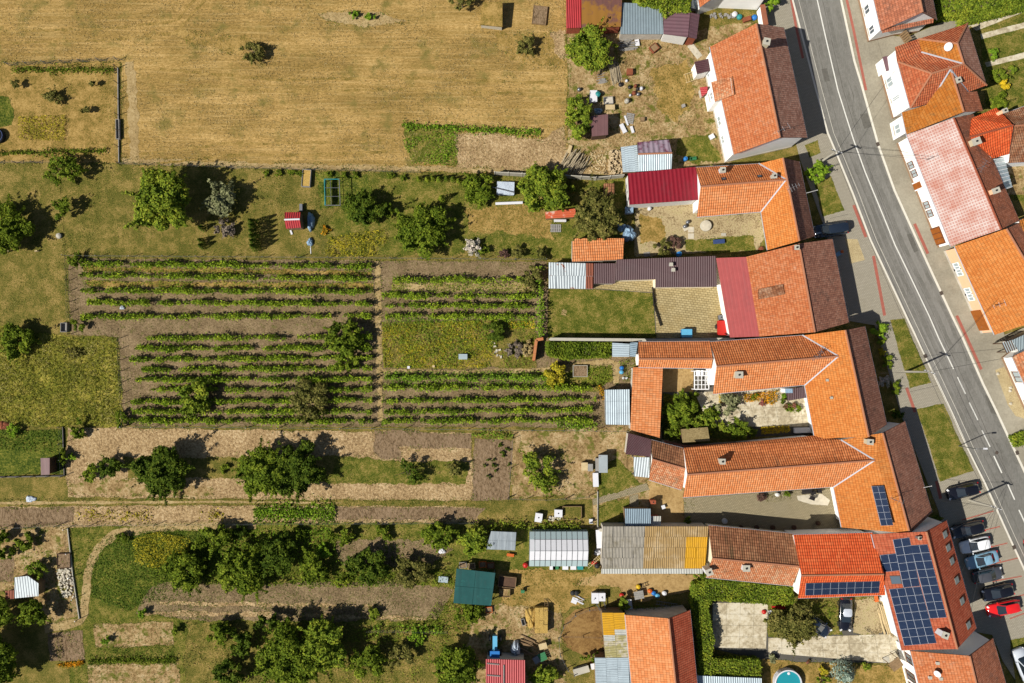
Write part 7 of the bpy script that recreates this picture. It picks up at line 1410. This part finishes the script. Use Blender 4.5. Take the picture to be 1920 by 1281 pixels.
for i in range(4):
    q = MB(); q.box((c[i]+c[(i+1) % 4])/2, ((c[(i+1) % 4]-c[i]).length, .09, .09), math.atan2((c[(i+1) % 4]-c[i]).y, (c[(i+1) % 4]-c[i]).x)); q.build('rail', 'frame_white', fr); q = MB(); q.box((c[i].x, c[i].y, 1.0), (.09, .09, 2.0)); q.build('leg', 'frame_white', fr)
for k in (.25, .5, .75): q = MB(); q.tube([c[0].lerp(c[3], k), c[1].lerp(c[2], k)], .04, 4); q.build('crossbar', 'frame_white', fr); q = MB(); q.tube([c[0].lerp(c[1], k)+Vector((0, 0, .05)), c[3].lerp(c[2], k)+Vector((0, 0, .05))], .04, 4); q.build('crossbar', 'frame_white', fr)
bench('white garden table under the lattice pergola frame', 1312, 700, 1.0, .8, .7, 0, 'frame_white'); shed('dark brown canopy with a pale blue edge in the courtyard corner', [(1474, 731), (1508, 725), (1512, 746), (1476, 752)], 2.3, 'steel_brown', 'wood_dark', 'canopy', 'canopy', posts=True); lidded('white table covered by a striped cloth at the south courtyard wall', 1505, 807, 2.3, .7, .75, 2, 'plastic_white', knob=False, name='table', cat='table'); lidded('pale blue striped box on the brown canopy edge', 1480, 733, .9, .6, 2.45, 0, 'frame_white', 'tarp_blue', 'awning_box', 'box', False)
for x, y, m, l in ((868, 1060, 'wood_grey', 'grey lattice crate behind the teal net'), (884, 1062, 'wood_pale', 'pale slatted crate behind the teal net'), (905, 1059, 'plastic_orange', 'orange plastic crate behind the teal net'), (920, 1061, 'rust', 'brown round basket behind the teal net'), (916, 1144, 'plastic_orange', 'orange crate below the teal net')): crate(l, x, y, 1.0, .8, .4, 4, m, fill='tilled_soil')
crate('long wooden planter beside the teal net', 951, 1092, 2.4, 1.5, .9, -6, 'wood', 'planter', 'planter', 'wood_dark'); crate('small wooden planter below the long planter', 946, 1112, 1.5, 1.1, .7, -2, 'wood', 'planter', 'planter', 'yard_dirt'); chair('green plastic chair on the dry grass', 980, 1109, 270, 'plastic_green'); bench('orange wooden bench below the clear plastic roof', 957, 1041, 1.0, .4, .45, -8, 'plastic_orange', 'bench', 'bench'); lidded('white sink box under the leafy tree', 831, 1087, 1.3, .8, .6, -6, 'plastic_white', 'glass_pale', 'sink', 'sink', False); tarp('pink and white laundry heap in the garden', 829, 1034, 7, 5, .3, 'plastic_white', 'laundry', 'laundry')
for x, m, l in ((1036, 'plastic_white', 'white tray'), (1042, 'plastic_green', 'green tray'), (1075, 'plastic_white', 'white sink'), (1088, 'plastic_teal', 'teal tray'), (1060, 'plastic_white', 'white plank shelf')): lidded(f'{l} on the ground along the south side of the greenhouse', x, 1065, .8, .5, .3, 0, m, knob=False)
barrel('dark red barrel at the greenhouse corner', 985, 1061, .34, .7, 'plastic_red'); barrel('black barrel between greenhouse and long barn', 1120, 1062, .34, .7, 'black'); tarp('red sheet heap between greenhouse and long barn', 1114, 1055, 6, 4, .4, 'plastic_red'); ladder('pink painted ladder leaning between greenhouse and barn', (1101, 1064), (1124, 1044), .1, 1.2, 'wood_pale', .4); board('white folded awning panels beside the long barn', (1122, 990), (1124, 1024), 1.0, 1.2, 'plastic_white', 'awning', 'awning', .12); tarp('white bowl shaped tub beside the awning panels', 1122, 1036, 8, 6, .5, 'plastic_white', 'tub', 'tub')
lidded('left of two white chest freezers with a pipe', 1116, 1122, .95, 1.4, .9, 0, 'plastic_white', name='freezer', cat='freezer'); lidded('right of two white chest freezers with a pipe', 1129, 1120, .9, 1.1, .9, 0, 'plastic_white', name='freezer', cat='freezer'); ladder('steel pipe from the left freezer into the pen', (1114, 1124), (1126, 1146), .9, .1, 'steel', .1, 'pipe', 'pipe'); ladder('steel pipe from the right freezer into the pen', (1130, 1122), (1138, 1145), .9, .1, 'steel', .1, 'pipe', 'pipe'); board('white sign board leaning by the freezers', (1072, 1124), (1082, 1128), .8, .05, 'plastic_white', 'board', 'board'); poles_heap('white window frames stacked by the freezers', (1076, 1118), (1096, 1128), 6, .06, .3, 'plastic_white', 'frame_pile', 'frames', spread=.4)
for x, l in ((1074, 'left'), (1081, 'right')): barrel(f'{l} of two black tyres behind the white frames', x, 1113, .32, .4, 'rubber', 'rubber', None, 'tyre_stack', 'tyres')
hb = thing('straw_stack', 'long stack of straw bales beside the riding pen', 'straw', tuple(W(1015, 1164)));
for i in range(3):
    for j in range(6): c = W(1007+i*8, 1144+j*8, 1.2); q = MB(); q.box((c.x, c.y, .55+rnd.uniform(-.05, .06)), (.58, .57, 1.1), rnd.uniform(-.06, .06), 0, rnd.uniform(-.04, .04)); q.build('bale', 'straw', hb)
tarp('loose straw heap beside the bale stack', 995, 1158, 10, 20, .7, 'straw', 'straw_heap', 'straw'); scatter('straw_litter', [(980, 1136), (1030, 1136), (1032, 1196), (984, 1196)], 40, .2, 'dry_stalk', .05, .1, 'loose straw littered around the bale stack', 'straw'); ladder('wooden ladder leaning on the straw stack', (1024, 1122), (1025, 1146), .05, 1.2); crate('small grey cart box beside the loose straw', 981, 1167, .5, .9, .5, 15, 'wood_grey', 'cart', 'cart')
# tractor, machinery, pool, toys
tc = W(928, 1218, 1.2); tt = thing('tractor', 'blue tractor parked beside the rose red roof', 'tractor', (tc.x, tc.y, 0)); q = MB(); q.box((tc.x, tc.y+.9, 1.05), (.62, 1.9, .6)); q.box((tc.x, tc.y+1.8, .95), (.5, .1, .5)); q.build('bonnet', 'plastic_sky', tt); q = MB(); q.box((tc.x, tc.y-.75, 1.2), (1.15, 1.3, .6)); q.box((tc.x, tc.y-.6, 2.1), (1.3, 1.4, .1)); q.build('cab', 'plastic_blue', tt)
for sx in (-.6, .6): q = MB(); q.box((tc.x+sx*.9, tc.y-1.1, 1.75), (.06, .06, .7)); q.box((tc.x+sx*.9, tc.y-.1, 1.75), (.06, .06, .7)); q.build('cab_post', 'dark_metal', tt)
for sx in (-1, 1):
    for yy, r_, w_ in ((-.9, .68, .36), (1.3, .42, .26)): q = MB(); q.tube([(tc.x+sx*(.72-w_/2), tc.y+yy, r_), (tc.x+sx*(.72+w_/2), tc.y+yy, r_)], r_, 16); q.build('wheel', 'rubber', tt)
tarp('white plastic wrapped bale beside the tractor', 967, 1217, 9, 13, 1.3, 'tarp_white', 'wrapped_bale', 'bale'); poles_heap('heap of boards and beams beside the wrapped bale', (972, 1204), (1004, 1216), 16, .08, .5, 'wood', 'plank_pile', 'planks', spread=1.1); lidded('old white wagon beside the plank heap', 1018, 1212, 1.1, .8, .8, 15, 'wood_pale', knob=False, name='wagon', cat='wagon'); bench('white framed window table in the farm yard', 1017, 1232, 1.1, 1.1, .6, 22, 'frame_white', 'table', 'table', 'plastic_green'); lidded('grey cabinet beside the white framed table', 1006, 1238, .8, .9, .7, 30, 'steel', knob=False)
lidded('grey slab roofed hutch at the bottom of the pen', 1090, 1258, 2.2, .9, .8, 16, 'wood_grey', 'concrete', 'hutch', 'hutch', False); lidded('red and white drinks crate beside the patchwork roof', 1112, 1250, .6, .8, .5, 10, 'plastic_red', 'plastic_white', knob=False)
for x, y, m, l in ((1197, 1101, 'plastic_yellow', 'yellow tub'), (1226, 1113, 'plastic_blue', 'blue tub'), (1219, 1109, 'plastic_orange', 'orange pot'), (1246, 1113, 'plastic_white', 'white can'), (1233, 1118, 'plastic_sky', 'sky blue pot'), (1166, 1117, 'plastic_red', 'red pot')): barrel(f'{l} in the jumble behind the tall barn', x, y, .3, .45, m)
bench('round garden table of the jumble behind the tall barn', 1198, 1116, 1.3, 1.1, .7, 10, 'wood_grey'); ladder('dark ladder lying behind the tall barn', (1192, 1102), (1216, 1094), .1, .15, 'dark_metal'); ladder('pale ladder lying near the barn gable', (1230, 1130), (1270, 1136), .1, .15, 'steel'); lidded('white fridge lying behind the barn gable', 1179, 1134, .9, 1.3, .6, 8, 'plastic_white', knob=False, name='fridge', cat='fridge')
pc = W(1478, 1282, .9); pl = thing('swimming_pool', 'round above-ground pool with turquoise water and a white rim', 'pool', (pc.x, pc.y, 0)); q = MB(); q.lathe((pc.x, pc.y, 0), [(1.86, 0), (1.86, 1.0), (1.70, 1.02), (1.70, .1)], 36); q.build('wall', 'plastic_white', pl, False); q = MB(); q.lathe((pc.x, pc.y, .8), [(1.69, 0), (1.69, .02)], 36); q.build('water', 'pool_water', pl)
q = MB(); q.lathe((pc.x+.1, pc.y+1.35, .82), [(.12, 0), (.2, .06), (.12, .1)], 14); solo(q, 'pool_float', 'plastic_white', 'white ring float on the pool water', 'float'); ladder('white pool ladder on the pool rim', (1460, 1266), (1454, 1262), .1, 1.3, 'plastic_white')
board('red slide lying beside the drive tree', (1447, 1139), (1471, 1137), .5, .05, 'plastic_red', 'slide', 'slide', .3); lidded('yellow toy block by the red slide', 1451, 1144, .5, .5, .4, 5, 'plastic_yellow', knob=False, name='toy', cat='toy'); lidded('white toy kitchen by the red slide', 1446, 1148, .5, .5, .5, 20, 'plastic_white', knob=False, name='toy', cat='toy'); barrel('dark red ball bucket on the concrete drive', 1433, 1148, .3, .3, 'plastic_red'); lidded('square drain cover in the concrete drive', 1413, 1175, .45, .45, .06, 0, 'iron', knob=False, name='drain_cover', cat='drain')
def bicycle(label, px, py, rz):
    c = W(px, py, .3); root = thing('bicycle', label, 'bicycle', (c.x, c.y, 0)); d = Vector((math.cos(R(rz)), math.sin(R(rz)), 0)); e = Vector((-d.y, d.x, .35)).normalized(); c = Vector((c.x, c.y, .35))
    for s in (-1, 1):
        k = c+d*s*.52; a = e.cross(d).normalized(); q = MB(); q.tube([k+(d*math.cos(t)+a*math.sin(t))*.33 for t in (2*math.pi*i/16 for i in range(17))], .022, 5); q.build('wheel', 'rubber', root)
    a = e.cross(d).normalized(); q = MB(); q.tube([c-d*.52, c-d*.1+a*.5, c+d*.4+a*.5, c+d*.52], .025, 5); q.tube([c-d*.52, c, c+d*.4+a*.5], .025, 5); q.tube([c, c-d*.12+a*.6], .025, 5); q.build('frame', 'dark_metal', root); q = MB(); q.box(c-d*.13+a*.63, (.25, .14, .06), R(rz)); q.build('saddle', 'black', root); q = MB(); q.tube([c+d*.4+a*.62-e*.28, c+d*.4+a*.62+e*.28], .02, 5); q.build('handlebar', 'dark_metal', root)
bicycle('dark bicycle standing on the gravel of the drive', 1631, 1185, -35)
poles_heap('long planks and gutters stacked along the solar house wall', (1648, 1130), (1668, 1195), 12, .07, .3, 'wood_pale', 'plank_pile', 'planks', spread=.6); lidded('white switch box at the solar house wall', 1655, 1124, .5, .5, .6, 0, 'plastic_white', knob=False); bench('orange narrow bench by the solar house wall', 1643, 1122, .5, 1.0, .5, 10, 'plastic_orange', 'bench', 'bench'); bench('wooden slatted door canopy at the white shuttered house', 1680, 1246, 1.6, 1.3, 2.3, 35, 'wood', 'porch', 'porch'); board('grey slab at the end of the drive', (1655, 1237), (1667, 1236), .8, .05, 'concrete', 'slab', 'slab')
board('blue doormat bench at the orange house front', (1567, 479), (1577, 473), .55, SWZ+.02, 'car_blue', 'mat', 'mat'); lidded('orange flower box on the front eave step', 1579, 472, .3, .4, .4, 15, 'plastic_orange', knob=False, z0=SWZ)
for x, y in ((1871, 701), (1894, 733), (1895, 727), (1895, 757)): tarp('pale boulder or low plant on the gravel bed', x, y, 3, 3, .25+SWZ, 'stone_pale', 'boulder', 'boulder')['group'] = 'boulders of the gravel bed'
